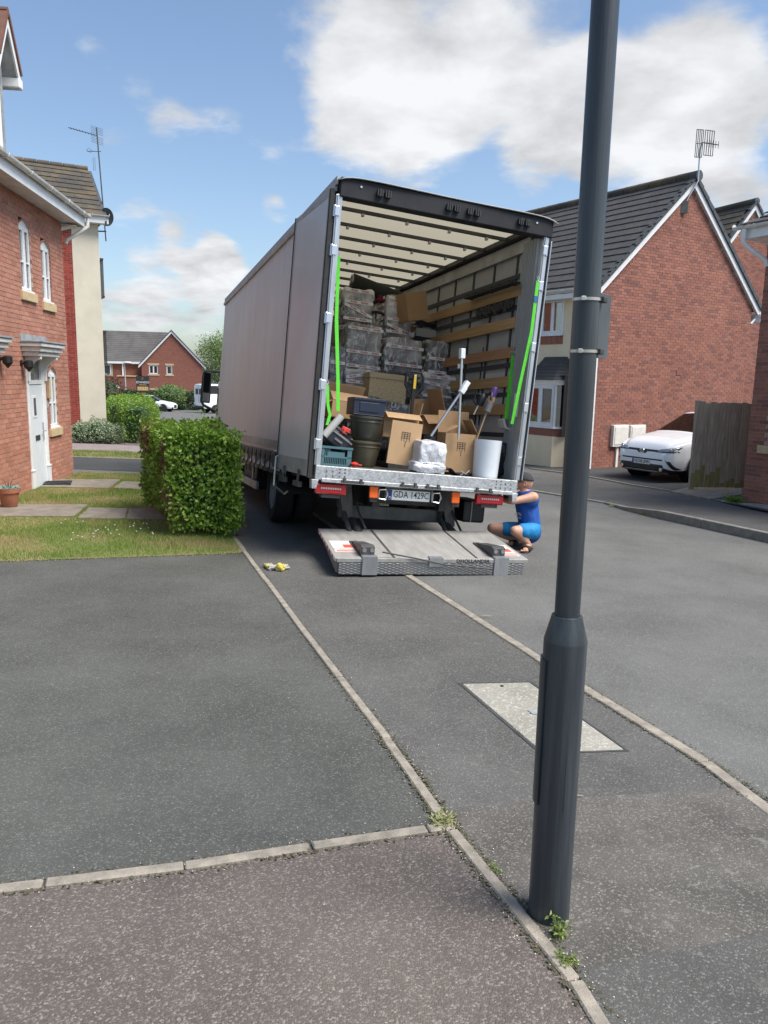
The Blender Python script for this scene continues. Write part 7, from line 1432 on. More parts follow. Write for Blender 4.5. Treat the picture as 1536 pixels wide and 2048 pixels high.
# ------------------------------------------------------------------ vehicles
from mathutils.bvhtree import BVHTree
def smooth1(x, k): 
    if k < 2: return x
    p = np.pad(x, (k, k), 'edge'); ker = np.hanning(2*k+1); ker /= ker.sum(); return np.convolve(p, ker, 'same')[k:-k]
def car(name, label, M, st, paint, cab, wheels, wr, group=None, win_split=(), lower='black_plastic', sm_=3):
    """st: stations (x from nose backwards, half width, z bottom, z belt, roof half width, z roof); cab: (cowl x, roof front x, roof rear x, tail x)"""
    t = thing(name, label, 'car' if 'van' not in name else 'van', M, group); st = np.array(st, float); xs = np.linspace(st[0, 0], st[-1, 0], 90); Q = [smooth1(np.interp(xs, st[:, 0], st[:, k]), sm_) for k in range(1, 6)]
    def sec(i):
        hw, zb, zl, rw, zr = [q[i] for q in Q]; base = [(0, zb), (hw*.80, zb), (hw*.96, zb+.10), (hw*1.0, zb+(zl-zb)*.45), (hw*.985, zl-.10), (hw*.94, zl), (rw+.0, zr-.07), (rw*.86, zr-.012), (rw*.45, zr+.01), (0, zr+.018)]
        out = []
        for a, b in zip(base[:-1], base[1:]):
            for s_ in range(4): f_ = s_/4; out.append((a[0]+(b[0]-a[0])*f_, a[1]+(b[1]-a[1])*f_))
        out.append(base[-1]); o = np.array(out); o[1:-1] = smooth1(o[:, 0], 2)[1:-1, None]*[1, 0]+smooth1(o[:, 1], 2)[1:-1, None]*[0, 1] if False else np.column_stack([smooth1(o[:, 0], 2), smooth1(o[:, 1], 2)])[1:-1]; return o
    SC = [sec(i) for i in range(len(xs))]; nv = len(SC[0]); V = []; parts = {'body': [], 'lower': [], 'windscreen': [], 'side_glass': [], 'rear_glass': []}
    for s_ in (1, -1):
        for i, x in enumerate(xs):
            for y, z in SC[i]: V.append((-x, s_*y, z))
    N0 = len(xs)*nv
    for s_, off_ in ((1, 0), (-1, N0)):
        for i in range(len(xs)-1):
            for j in range(nv-1):
                q = (off_+i*nv+j, off_+(i+1)*nv+j, off_+(i+1)*nv+j+1, off_+i*nv+j+1); q = q if s_ > 0 else q[::-1]; x = (xs[i]+xs[i+1])/2; jj = (j+.5)/4; k = 'body'
                if jj < 2.1: k = 'lower'
                elif jj > 5.1 and cab[0] < x < cab[1] and jj > 5.6: k = 'windscreen'
                elif 5.15 < jj < 6.0 and cab[0]+.25 < x < cab[3]-.15 and not any(abs(x-w) < .045 for w in win_split): k = 'side_glass'
                elif jj > 6.1 and cab[2] < x < cab[3]: k = 'rear_glass'
                parts[k].append(q)
    # close nose and tail
    parts['body'].append(tuple(range(nv))+tuple(N0+k for k in range(nv-2, 0, -1))); e = (len(xs)-1)*nv; parts['body'].append(tuple(e+k for k in range(nv-1, -1, -1))+tuple(N0+e+k for k in range(1, nv-1)))
    objs = {}
    for k, fs in parts.items():
        if not fs: continue
        used = sorted(set(i for f_ in fs for i in f_)); mp = {u: i for i, u in enumerate(used)}; me = bpy.data.meshes.new(k); me.from_pydata([V[u] for u in used], [], [tuple(mp[i] for i in f_) for f_ in fs]); bm = bmesh.new(); bm.from_mesh(me); bmesh.ops.remove_doubles(bm, verts=bm.verts, dist=.0005); bmesh.ops.recalc_face_normals(bm, faces=bm.faces); bm.to_mesh(me); bm.free()
        objs[k] = obj(k, me, {'body': paint, 'lower': lower}.get(k, 'car_glass'), t, smooth=50)
    allf = [f_ for fs in parts.values() for f_ in fs]; bv = BVHTree.FromPolygons([Vector(v) for v in V], allf)
    m = MB(); cx_ = (cab[1]+min(cab[2], cab[1]+1.2))/2; zb_ = float(np.interp(cx_, st[:, 0], st[:, 3])); hwb = float(np.interp(cx_, st[:, 0], st[:, 1])); m.box(-min(cab[3], xs[-1]-.1)+.2, -cab[0]-.35, -hwb*.8, hwb*.8, .35, zb_-.06); m.build('interior', 'room', t)
    m = MB()
    for yy in (-.36, .36): m.box(-cx_-.15, -cx_+.02, yy-.22, yy+.22, zb_-.1, zb_+.18); m.box(-cx_-.12, -cx_-.02, yy-.1, yy+.1, zb_+.2, zb_+.34)
    m.build('seats', 'room', t, bevel=.03)
    for wx in wheels:
        for s_ in (1, -1):
            hw = float(np.interp(wx, xs, Q[0])); wl_ = MB(); n = 24
            wl_.lathe([(wr*1.16, -.002), (wr*1.16, .010), (wr*1.05, .010), (wr*1.05, -.3)], 40, T(-wx, s_*(hw-.005), wr+.01) @ RX(-90*s_), cap=False); wl_.build('arch_trim', 'black_plastic', t, smooth=40)
            d_ = MB(); d_.lathe([(0, .004), (wr*1.06, .004)], 32, T(-wx, s_*(hw-.005), wr+.01) @ RX(-90*s_), cap=False); d_.build('wheel_well', 'ink', t)
            root = bpy.data.objects.new('wheel', None); COL.objects.link(root); root.parent = t; root.matrix_local = T(-wx, s_*(hw-.05), wr) @ RX(-90*s_)
            w_ = MB(); w_.lathe([(wr*.70, .06), (wr*.78, .075), (wr*.94, .07), (wr, .045), (wr, -.1), (wr*.7, -.1)], 36, cap=False); w_.build('tyre', 'rubber', root, smooth=35)
            r_ = MB(); r_.lathe([(wr*.72, .066), (wr*.66, .066), (wr*.64, .058)], 32, cap=False); r_.lathe([(0, .062), (wr*.66, .058)], 24, cap=False)
            r_.build('wheel_disc', 'ink', root); sp = MB()
            for k in range(5):
                for o_ in (-.14, .14):
                    a = k*1.2566+o_; sp.prism([(wr*.1*math.cos(a+.2), wr*.1*math.sin(a+.2), .064), (wr*.66*math.cos(a+.06), wr*.66*math.sin(a+.06), .064), (wr*.66*math.cos(a-.06), wr*.66*math.sin(a-.06), .064), (wr*.1*math.cos(a-.2), wr*.1*math.sin(a-.2), .064)], (0, 0, .012))
            sp.build('spokes', 'dark_steel', root)
    def patch(nm, mat, quad, eps=.006, ax=0, n=(10, 5), parent=None, thick=0):
        """panel following the surface; quad of (y,z) for the front/rear (ax=0/2) or (x,z) for the left side (ax=1)"""
        def fn(u, v):
            a = [(1-u)*(1-v), u*(1-v), u*v, (1-u)*v]; p = sum(w*q[0] for w, q in zip(a, quad)); z = sum(w*q[1] for w, q in zip(a, quad))
            if ax == 0: h_ = bv.ray_cast(Vector((3, p, z)), Vector((-1, 0, 0))); return (h_[0].x+eps, p, z) if h_[0] else (0, p, z)
            if ax == 2: h_ = bv.ray_cast(Vector((-9, p, z)), Vector((1, 0, 0))); return (h_[0].x-eps, p, z) if h_[0] else (-4, p, z)
            s_ = 1 if ax == 1 else -1; h_ = bv.ray_cast(Vector((p, 3*s_, z)), Vector((0, -s_, 0))); return (p, h_[0].y+eps*s_, z) if h_[0] else (p, 0, z)
        m = MB(); m.grid(fn, *n); o = m.build(nm, mat, parent or t, smooth=60); o.modifiers.new('s', 'SOLIDIFY').thickness = .004; return o
    return t, patch, bv
# crossover on the drive
hd_ = Vector((-.86, -.51, 0)).normalized(); fc = rp(1280, 961); fz = rz(fc[0], fc[1])+.008
Mc = frame((fc[0], fc[1], fz), hd_)
st = [(0, .62, .26, .60, .50, .64), (.04, .72, .22, .72, .56, .76), (.14, .80, .19, .82, .62, .88), (.40, .87, .18, .90, .70, .985), (.85, .90, .18, .955, .74, 1.045), (1.20, .905, .18, .99, .76, 1.085), (1.30, .905, .18, 1.0, .75, 1.13), (2.05, .905, .19, 1.02, .60, 1.53), (2.6, .905, .19, 1.05, .585, 1.56), (3.2, .905, .19, 1.10, .56, 1.53), (3.9, .90, .20, 1.14, .52, 1.38), (4.25, .86, .26, 1.10, .5, 1.18), (4.36, .76, .40, .95, .45, 1.02)]
t, patch, bv = car('crossover_car', 'white crossover car parked on the drive, half behind the board gate', Mc, st, 'car_white', (1.22, 2.0, 3.3, 4.0), (.88, 3.52), .34, win_split=(2.35, 3.1), sm_=2)
patch('upper_grille', 'black_plastic', [(-.52, .69), (.52, .69), (.46, .735), (-.46, .735)]); patch('grille_keel', 'black_plastic', [(-.10, .645), (.10, .645), (.16, .70), (-.16, .70)], .007); patch('grille_slot', 'black_plastic', [(-.66, .50), (.66, .50), (.66, .53), (-.66, .53)]); patch('lower_intake', 'black_plastic', [(-.66, .225), (.66, .225), (.60, .41), (-.60, .41)], .008); patch('chin_trim', 'aluminium', [(-.66, .215), (.66, .215), (.66, .235), (-.66, .235)], .012)
m = MB(); h_ = bv.ray_cast(Vector((3, 0, .70)), Vector((-1, 0, 0)))[0]; bx_ = h_.x+.012
m.tube([(bx_, .062*math.cos(a), .695+.044*math.sin(a)) for a in np.linspace(0, 6.28, 25)[:-1]], .007, 6, closed=True); m.tube([(bx_, .03*math.cos(a), .702+.035*math.sin(a)) for a in np.linspace(0, 6.28, 19)[:-1]], .005, 6, closed=True); m.tube([(bx_, .055*math.cos(a), .717+.016*math.sin(a)) for a in np.linspace(0, 6.28, 19)[:-1]], .005, 6, closed=True); m.build('badge', 'chrome', t)
for s_ in (1, -1):
    patch('headlamp', 'headlamp', [(s_*.42, .70), (s_*.80, .72), (s_*.84, .82), (s_*.46, .755)], .008); patch('lamp_mask', 'black_plastic', [(s_*.40, .685), (s_*.82, .695), (s_*.83, .72), (s_*.42, .70)], .010); o = patch('lamp_lens', 'chrome', [(s_*.64, .72), (s_*.72, .724), (s_*.73, .785), (s_*.65, .78)], .014, n=(4, 4)); patch('bumper_slot', 'black_plastic', [(s_*.78, .30), (s_*.83, .31), (s_*.74, .50), (s_*.66, .50)], .008, n=(4, 6)); h2 = bv.ray_cast(Vector((3, s_*.56, .30)), Vector((-1, 0, 0)))[0]; m = MB(); m.lathe([(0, .012), (.04, .01), (.045, 0)], 16, T(h2.x+.006, s_*.56, .30) @ RY(90), cap=False); m.build('fog_lamp', 'chrome', t)
    m = MB(); m.box(-1.86, -1.72, *sorted((s_*.90, s_*1.03)), 1.0, 1.11); m.build('door_mirror', 'car_white', t, bevel=.04)
hp_ = bv.ray_cast(Vector((3, 0, .445)), Vector((-1, 0, 0)))[0]; pl = MB().box(hp_.x+.012, hp_.x+.02, -.26, .26, .39, .50).build('number_plate', 'plate_white', t, bevel=.003); MB().box(hp_.x+.0205, hp_.x+.0215, -.258, -.212, .393, .497).build('plate_band', 'plate_blue', pl); text('plate_text', 'VO18 LFW', .105, 'ink', pl, T(hp_.x+.0225, .02, .445) @ RZ(90) @ RX(90), .016, sx=.86)
m = MB(); m.tube([(-1.30, -.5, 1.12), (-1.42, .1, 1.17), (-1.36, .55, 1.13)], .008, 5); m.build('wiper', 'black_plastic', t)
# hatchback across the far road
fc = gp(347, 824); Mh = frame((fc[0], fc[1]+.6, gz(fc[0], fc[1])), (1, -.06, 0))
st = [(0, .60, .28, .55, .5, .58), (.05, .74, .22, .66, .58, .70), (.3, .84, .18, .74, .64, .80), (.9, .88, .18, .84, .70, .90), (1.25, .885, .18, .88, .72, .96), (2.0, .885, .18, .91, .58, 1.36), (2.7, .885, .18, .93, .57, 1.41), (3.4, .885, .19, .95, .55, 1.34), (4.1, .86, .22, .96, .52, 1.08), (4.25, .78, .34, .90, .46, .95)]
t, patch, bv = car('hatchback_car', 'white hatchback with black wheels parked across the far road', Mh, st, 'car_white', (1.2, 1.95, 3.2, 3.95), (.80, 3.40), .32, win_split=(2.35,))
patch('headlamp', 'headlamp', [(.45, .60), (.78, .62), (.80, .70), (.5, .66)]); patch('headlamp', 'headlamp', [(-.45, .60), (-.78, .62), (-.80, .70), (-.5, .66)]); patch('grille', 'black_plastic', [(-.3, .32), (.3, .32), (.35, .6), (-.35, .6)]); patch('fog_grille', 'black_plastic', [(-.7, .3), (-.45, .3), (-.45, .42), (-.7, .42)]); patch('door_seam', 'ink', [(-1.62, .30), (-1.60, .30), (-1.60, .88), (-1.62, .88)], .004, 3, (2, 6)); m = MB(); m.box(-1.6, -1.45, -1.02, -.88, .90, 1.0); m.build('door_mirror', 'black_plastic', t, bevel=.03)
# panel van and grey hatchback, seen from behind
fc = gp(398, 826); hv = Vector((.78, .62, 0)).normalized(); Lv = 5.4; Mv = frame((fc[0]+hv.x*(Lv+.0), fc[1]+hv.y*Lv, gz(fc[0], fc[1])), hv)
st = [(0, .75, .40, 1.0, .7, 1.05), (.1, .92, .32, 1.15, .8, 1.2), (.9, .98, .28, 1.25, .84, 1.45), (1.7, 1.0, .28, 1.35, .84, 2.3), (2.2, 1.0, .28, 1.4, .86, 2.5), (5.2, 1.0, .3, 1.4, .88, 2.5), (5.38, .98, .32, 1.4, .86, 2.46), (5.4, .96, .45, 1.4, .84, 2.44)]
t, patch, bv = car('panel_van', 'white high-roof panel van parked beyond the hedge', Mv, st, 'car_white', (.9, 1.7, 9, 9), (.95, 4.3), .34, sm_=1)
for s_ in (1, -1):
    patch('rear_window', 'black_plastic', [(s_*.10, 1.6), (s_*.62, 1.6), (s_*.60, 2.1), (s_*.10, 2.1)], .006, 2); patch('tail_lamp', 'red_lens', [(s_*.80, .9), (s_*.92, .9), (s_*.92, 1.3), (s_*.80, 1.3)], .006, 2)
patch('door_split', 'ink', [(-.012, .5), (.012, .5), (.012, 2.4), (-.012, 2.4)], .006, 2, (2, 8)); patch('rear_bumper', 'black_plastic', [(-.9, .40), (.9, .40), (.9, .62), (-.9, .62)], .02, 2); patch('rear_plate', 'yellow_label', [(-.5, .85), (-.1, .85), (-.1, .95), (-.5, .95)], .008, 2)
fc = gp(419, 836); hv = Vector((.62, .78, 0)).normalized(); Mg = frame((fc[0]+hv.x*4.1+.9, fc[1]+hv.y*4.1, gz(fc[0], fc[1])), hv)
st = [(0, .60, .28, .55, .5, .58), (.05, .74, .22, .66, .58, .70), (.3, .84, .18, .74, .64, .80), (.9, .86, .18, .86, .70, .92), (1.25, .865, .18, .90, .72, .98), (2.0, .865, .18, .93, .60, 1.42), (2.7, .865, .18, .95, .6, 1.47), (3.5, .865, .19, .97, .56, 1.40), (3.95, .84, .26, .98, .54, 1.05), (4.05, .78, .36, .90, .5, .96)]
t, patch, bv = car('grey_hatchback', 'blue-grey hatchback partly hidden behind the truck mirror', Mg, st, 'car_grey', (1.2, 1.95, 3.4, 3.9), (.8, 3.3), .31, win_split=(2.4,))
for s_ in (1, -1): patch('tail_lamp', 'red_lens', [(s_*.52, .74), (s_*.80, .74), (s_*.78, .92), (s_*.54, .92)], .006, 2)
patch('rear_plate', 'yellow_label', [(-.26, .55), (.26, .55), (.26, .66), (-.26, .66)], .008, 2)
# ------------------------------------------------------------------ far brick house, sold board, far street lamp
def far_house():
    Y = 92; a = atY(283, 727, Y); M = frame((a[0], a[1], 0), (1, .24, 0)); h = thing('far_brick_house', 'red brick house with dark roof at the end of the street', 'house', M); hp = lambda px, py, o=0: wph(M, px, py, o); zb = -2.3
    W_ = hp(405, 730)[0]; ze = hp(285, 727)[1]; sp, zp = hp(345, 664); sl = (zp-ze)/(W_/2)
    wins = [(hp(298, 740)[0], hp(316, 740)[0], hp(305, 748)[1], hp(305, 730)[1]), (hp(333, 740)[0], hp(345, 740)[0], hp(340, 749)[1], hp(340, 731)[1]), (hp(300, 790)[0], hp(318, 790)[0], hp(305, 795)[1], hp(305, 780)[1])]
    mb = MB(); wall_cells(mb, 0, W_, zb, ze, 0, .3, wins, -1); mb.prism([(0, 0, ze), (W_, 0, ze), (W_/2, 0, zp)], (0, .3, 0)); mb.build('gable_wall', 'far_brick', h)
    for w in wins:
        wd = window(h, *w, -1, .06, 2 if w[1]-w[0] > .9 else 1, bar=.09); m = MB(); m.box(w[0]-.15, w[1]+.15, -.05, .02, w[2]-.18, w[2]-.002); m.box(w[0]-.15, w[1]+.15, -.03, .02, w[3]+.002, w[3]+.2); m.build('window_surround', 'sill_stone', h)
    m = MB(); m.box(W_-.3, W_, .3, 9, zb, ze); m.box(0, .3, .3, 9, zb, ze); m.build('side_wall', 'far_brick', h)
    for s_ in (-1, 1):
        e = Vector((W_/2+s_*(W_/2+.35), -.2, ze-.35*sl+.12)); t_ = Vector((W_/2, -.2, zp+.12)); m = MB(); m.prism([e, t_, t_-Vector((0, 0, .28)), e-Vector((0, 0, .28))], (0, .05, 0)); m.build('bargeboard', 'upvc', h); m = MB(); m.prism([e+Vector((0, -.08, .03)), t_+Vector((0, -.08, .03)), t_+Vector((0, 9, .03)), e+Vector((0, 9, .03))], (0, 0, .12)); m.build('roof', 'tile_far', h)
    xl = hp(150, 700)[0]; d = 2.0; zr = hp(250, 664, d+3.4)[1]; zw = hp(250, 724, d)[1]; m = MB(); m.box(xl, -.002, d, d+.3, zb, zw); m.build('wing_wall', 'far_brick', h)
    m = MB(); m.prism([(xl, d-.35, zw-.05), (1.8, d-.35, zw-.05), (W_/2, d+3.4, zr), (xl, d+3.4, zr)], (0, 0, .12)); m.build('wing_roof', 'tile_far', h); m = MB(); m.box(xl, .3, d-.42, d-.36, zw-.2, zw+.05); m.build('wing_gutter', 'upvc', h)
    x0, x1, z0, z1 = hp(208, 740, d)[0], hp(222, 740, d)[0], hp(215, 749, d)[1], hp(215, 729, d)[1]; m = MB(); m.box(x0-.15, x1+.2, d-.05, d-.002, z0-.2, z1+.12); ws = m.build('window_surround', 'sill_stone', h); m = MB(); m.box(x0, x1, d-.09, d-.052, z0, z1); wf = m.build('window', 'upvc', h); m = MB(); m.box(x0+.1, x1-.1, d-.10, d-.092, z0+.1, z1-.1); m.build('pane', 'glass_dark', wf)
    xp = hp(246, 740, d)[0]; m = MB(); m.box(xp-.08, xp+.08, d-.2, d-.05, zb, zw-.1); m.build('downpipe', 'upvc', h)
    x0, x1, zt_ = hp(236, 755, -1)[0], hp(272, 755, -1)[0], hp(250, 753, -1)[1]; m = MB(); m.box(x0, x1, -1.2, d, zb, zt_); m.build('porch_block', 'far_brick', h); m = MB(); m.box(x0-.1, x1+.1, -1.3, d, zt_+.001, zt_+.12); m.build('porch_coping', 'sill_stone', h)
pm('far_brick', (.20, .068, .045), (.25, .088, .06), 1.2, .9, world=True); pm('tile_far', (.075, .07, .066), (.11, .105, .098), .8, .9, world=True); pm('glass_dark', (.04, .05, .055), rough=.1)
_m = MAT['far_brick']; _N, _L = _m.node_tree.nodes, _m.node_tree.links; _b = node(_N, 'ShaderNodeTexBrick'); _b.inputs['Scale'].default_value = 1; _b.inputs['Brick Width'].default_value = .225; _b.inputs['Row Height'].default_value = .075; _b.inputs['Mortar Size'].default_value = .006
_b.inputs['Color1'].default_value = (.19, .062, .043, 1); _b.inputs['Color2'].default_value = (.26, .09, .06, 1); _b.inputs['Mortar'].default_value = (.24, .14, .10, 1)
_mp = node(_N, 'ShaderNodeMapping'); _mp.inputs['Rotation'].default_value = (math.pi/2, 0, 0); _L.new(node(_N, 'ShaderNodeNewGeometry').outputs['Position'], _mp.inputs[0]); _L.new(_mp.outputs[0], _b.inputs['Vector']); _L.new(_b.outputs[0], _N['Principled BSDF'].inputs['Base Color'])
_m = MAT['tile_far']; _N, _L = _m.node_tree.nodes, _m.node_tree.links; _w_ = node(_N, 'ShaderNodeTexWave'); _w_.bands_direction = 'Z'; _w_.inputs['Scale'].default_value = 1.35; _L.new(node(_N, 'ShaderNodeNewGeometry').outputs['Position'], _w_.inputs['Vector']); _bp = node(_N, 'ShaderNodeBump'); _bp.inputs['Strength'].default_value = .7; _bp.inputs['Distance'].default_value = .08; _L.new(_w_.outputs[1], _bp.inputs['Height']); _L.new(_bp.outputs[0], _N['Principled BSDF'].inputs['Normal'])
far_house()
def sold():
    Y = 42; c = atY(285.5, 768, Y); zg = gz(c[0], c[1]); t = thing('sale_board', 'dark estate agent board reading sold on a red post', 'sign', T(c[0], c[1], zg)); k = Y/1540; w, h_ = 26*k, 31*k; z0 = c[2]-zg-h_/2
    MB().box(-w/2, w/2, -.012, .012, z0, z0+h_).build('board', 'sign_dark', t); MB().box(-w*.43, w*.43, -.016, -.0125, z0+h_*.08, z0+h_*.34).build('gold_panel', 'sign_gold', t)
    text('word_sold', 'SOLD', h_*.25, 'sign_white', t, T(0, -.0175, z0+h_*.21) @ RX(90), .02); text('word_name', 'EDWARDS', h_*.19, 'sign_white', t, T(0, -.0135, z0+h_*.60) @ RX(90), .02, sx=.92); MB().box(-w*.28, w*.28, -.015, -.0125, z0+h_*.42, z0+h_*.47).build('gold_swoosh', 'sign_gold', t); MB().lathe([(h_*.035, 0), (h_*.055, 0), (h_*.055, .002), (h_*.035, .002)], 16, T(0, -.0128, z0+h_*.84) @ RX(90), cap=False).build('emblem', 'sign_gold', t); MB().box(-.03, .03, .013, .06, -.1, z0+h_).build('post', 'sign_red', t)
sold()
c = atY(252, 780, 78); t = thing('far_street_lamp', 'thin grey street lamp before the far brick house', 'lamp post', T(c[0], c[1], gz(c[0], c[1]))); zt_ = atY(250, 726, 78)[2]-gz(c[0], c[1]); MB().tube([(0, 0, -.1), (-.05, 0, zt_)], [.07, .05], 8).build('column', 'grey_tube', t); MB().lathe([(.05, 0), (.3, .06), (.35, .12), (.2, .22), (0, .25)], 14, T(.25, 0, zt_-.08) @ Matrix.Diagonal((1.4, .6, 1, 1)), cap=False).build('lantern', 'upvc_worn', t, smooth=50)
c = atY(235, 775, 70); t = thing('bollard', 'small white bollard by the far brick wall', 'bollard', T(c[0], c[1], gz(c[0], c[1]))); zz = atY(235, 771, 70)[2]-gz(c[0], c[1]); MB().lathe([(.10, 0), (.10, zz-.3), (.17, zz-.28), (.17, zz-.06), (.1, zz)], 14).build('bollard_post', 'upvc_worn', t, smooth=40)
# ------------------------------------------------------------------ the man crouching by the tail lamp
def skin_obj(name, nodes, edges, mat, parent, sub=2, root=0):
    me = bpy.data.meshes.new(name); me.from_pydata([tuple(n[0]) for n in nodes], edges, []); o = obj(name, me, None, parent); me.materials.append(MAT[mat])
    me.skin_vertices if False else None
    md = o.modifiers.new('skin', 'SKIN'); md.use_smooth_shade = True; md.branch_smoothing = .6
    if not me.skin_vertices: me.attributes
    sv = me.skin_vertices[0].data if me.skin_vertices else None
    for i, n in enumerate(nodes):
        r = n[1]; sv[i].radius = (r, r) if not isinstance(r, tuple) else r
        sv[i].use_root = (i == root)
    s = o.modifiers.new('sub', 'SUBSURF'); s.levels = sub; s.render_levels = sub; return o
def blend(name, caps, mat, parent, vox=.013):
    """one continuous surface grown round tapering limb cores"""
    m = MB()
    for a, ra, b, rb in caps:
        a, b = Vector(a), Vector(b); d = b-a; L_ = max(d.length, .004); Mq = T(*a) @ d.to_track_quat('Z', 'Y').to_matrix().to_4x4()
        prof = [(max(.001, ra*math.sin(t_)), -ra*math.cos(t_)) for t_ in np.linspace(.05, math.pi/2, 6)] + [(max(.001, rb*math.cos(t_)), L_+rb*math.sin(t_)) for t_ in np.linspace(0, math.pi/2-.05, 6)]
        m.lathe(prof, 16, Mq)
    o = m.build(name, mat, parent); r = o.modifiers.new('grow', 'REMESH'); r.mode = 'VOXEL'; r.voxel_size = vox; r.use_smooth_shade = True; s_ = o.modifiers.new('soft', 'SMOOTH'); s_.factor = .6; s_.iterations = 7; return o
def man():
    Y0 = 9.42; base = gp(1048, 1093); zg = gz(base[0], base[1]); O = Vector((base[0], base[1], zg)); t = thing('person', 'man in blue vest, bright blue shorts and dark cap crouching by the truck', 'person', T(*O))
    q = lambda px, py, dy: Vector(atY(px, py, Y0+dy))-O
    pel = q(1060, 1063, .02); spn = q(1058, 1040, .04); chs = q(1053, 1006, .06); nk0 = q(1050, 986, .07); nk1 = q(1048, 979, .07)
    shN = q(1067, 994, -.10); elN = q(1024, 1003, -.18); wrN = q(1006, 1000, -.02); shF = q(1040, 990, .24); elF = q(1022, 992, .22); wrF = q(1006, 991, .12)
    hpN = q(1064, 1062, -.09); knN = q(1030, 1062, -.22); anN = q(1057, 1088, -.16); hpF = q(1054, 1060, .13); knF = q(984, 1056, .12); anF = q(1036, 1083, .18)
    caps = [(pel, .128, spn, .120), (spn, .120, chs, .128), (chs, .128, nk0, .075), (nk0, .060, q(1049, 970, .07), .054), (shN, .064, shF, .064), (chs+(shN-chs)*.5, .10, chs+(shF-chs)*.5, .10), (pel, .12, hpN, .10), (pel, .12, hpF, .10)]
    for c in ((shN, .062, (shN+elN)/2, .050), ((shN+elN)/2, .050, elN, .041), (elN, .041, (elN*.6+wrN*.4), .040), (elN*.6+wrN*.4, .040, wrN, .027), (shF, .062, elF, .041), (elF, .041, wrF, .027),
              (hpN, .098, knN, .064), (knN, .064, knN*.6+anN*.4+Vector((.015, .02, 0)), .060), (knN*.6+anN*.4+Vector((.015, .02, 0)), .060, anN, .037), (hpF, .098, knF, .064), (knF, .064, knF*.6+anF*.4, .060), (knF*.6+anF*.4, .060, anF, .037)): caps.append(c)
    body = blend('body', caps, 'skin', t)
    # head: face to the left, looking at the lamp
    hc = q(1050, 964, .07); Mh = T(*hc) @ RZ(180-18) @ RY(8)           # local x = face direction
    bm = bmesh.new(); bmesh.ops.create_uvsphere(bm, u_segments=28, v_segments=20, radius=1)
    for v in bm.verts:
        x, y, z = v.co; sx = .098 if x > 0 else .100; jaw = 1-.30*max(0, -z)**1.3; v.co = (x*sx*(1-.10*max(0, -z)*(x < 0)), y*.076*jaw, z*.118)
        if x > .45 and -.55 < z < .05: v.co.x += .022*max(0, 1-abs(y)/.22)*max(0, 1-abs(z+.18)/.25)          # nose
        if x > .5 and z < -.55: v.co.x += .012*max(0, 1-abs(y)/.35)                                      # chin
        if x > .6 and 0 < z < .25: v.co.x += .006                                                        # brow
    me = bpy.data.meshes.new('head'); bm.to_mesh(me); bm.free(); hd = obj('head', me, 'skin', t, Mh, smooth=180)
    m = MB()
    for s_ in (1, -1): m.lathe([(0, -.008), (.022, -.006), (.03, .004), (.024, .01), (.012, .004), (0, .002)], 12, T(-.012, s_*.076, -.012) @ RX(-90*s_) @ Matrix.Diagonal((.72, 1.1, 1, 1)), cap=False)
    m.build('ear', 'skin', hd, smooth=60); m = MB(); m.box(.088, .096, -.022, .022, -.066, -.060); m.build('mouth', 'tape_red', hd, bevel=.002).data.materials[0] = MAT['terracotta']
    m = MB()
    for s_ in (1, -1): m.tube([(.098+.004*math.cos(a)*0, s_*.032+.021*math.cos(a), .006+.016*math.sin(a)) for a in np.linspace(0, 6.28, 13)[:-1]], .004, 5, closed=True); m.tube([(.092, s_*.054, .010), (.05, s_*.079, .010), (-.015, s_*.080, .006)], .0035, 5); m.lathe([(0, 0), (.018, 0)], 10, T(.0985, s_*.032, .006) @ RY(90) @ Matrix.Diagonal((.8, 1.1, 1, 1)), cap=False)
    m.tube([(.10, -.012, .010), (.104, 0, .012), (.10, .012, .010)], .003, 5); m.build('glasses', 'ink', hd)
    # cap: crown and peak
    bm = bmesh.new(); bmesh.ops.create_uvsphere(bm, u_segments=28, v_segments=16, radius=1); bmesh.ops.delete(bm, geom=[v for v in bm.verts if v.co.z < -.02], context='VERTS')
    for v in bm.verts: x, y, z = v.co; v.co = (x*.110, y*.088, .034+z*.088*(1-.08*(x > .3))-.030*(x < 0)*(-x)*(1-z))
    me = bpy.data.meshes.new('cap'); bm.to_mesh(me); bm.free(); cp = obj('cap', me, 'cap', t, Mh, smooth=180, solid=.004)
    m = MB(); m.grid(lambda u, v: (.085+.075*v*math.cos((u-.5)*2.3), .084*math.sin((u-.5)*2.5)*(1-.12*v), .036-.022*v+.012*math.cos((u-.5)*3.1)-.010), 14, 5); m.build('cap_peak', 'cap', cp, smooth=80, solid=.004); MB().lathe([(0, .006), (.008, .004), (.010, 0)], 8, T(0, 0, .122), cap=False).build('cap_button', 'cap', cp); MB().box(.098, .100, -.012, .012, .062, .078).build('cap_badge', 'shirt_print', cp)
    # hands: palm and five fingers closing on the lamp
    for wr, el, s_ in ((wrN, elN, 1), (wrF, elF, -1)):
        d = (wr-el).normalized(); side = Vector((0, 0, 1)).cross(d).normalized(); up = d.cross(side)
        palm = [(wr-d*.02, .024), (wr+d*.03, (.034, .018)), (wr+d*.075, (.036, .016))]; skin_obj('palm', palm, [(0, 1), (1, 2)], 'skin', t, 2)
        for k, (o_, ln) in enumerate(((-.028, .066), (-.010, .076), (.010, .072), (.027, .058))):
            a = wr+d*.068+up*o_; c = a+d*ln*.45-side*s_*.006; e = c+d*ln*.32-side*s_*.028; f_ = e+d*ln*.05-side*s_*.026; skin_obj('finger', [(a, .0095), (c, .0088), (e, .0080), (f_, .0066)], [(0, 1), (1, 2), (2, 3)], 'skin', t, 1)
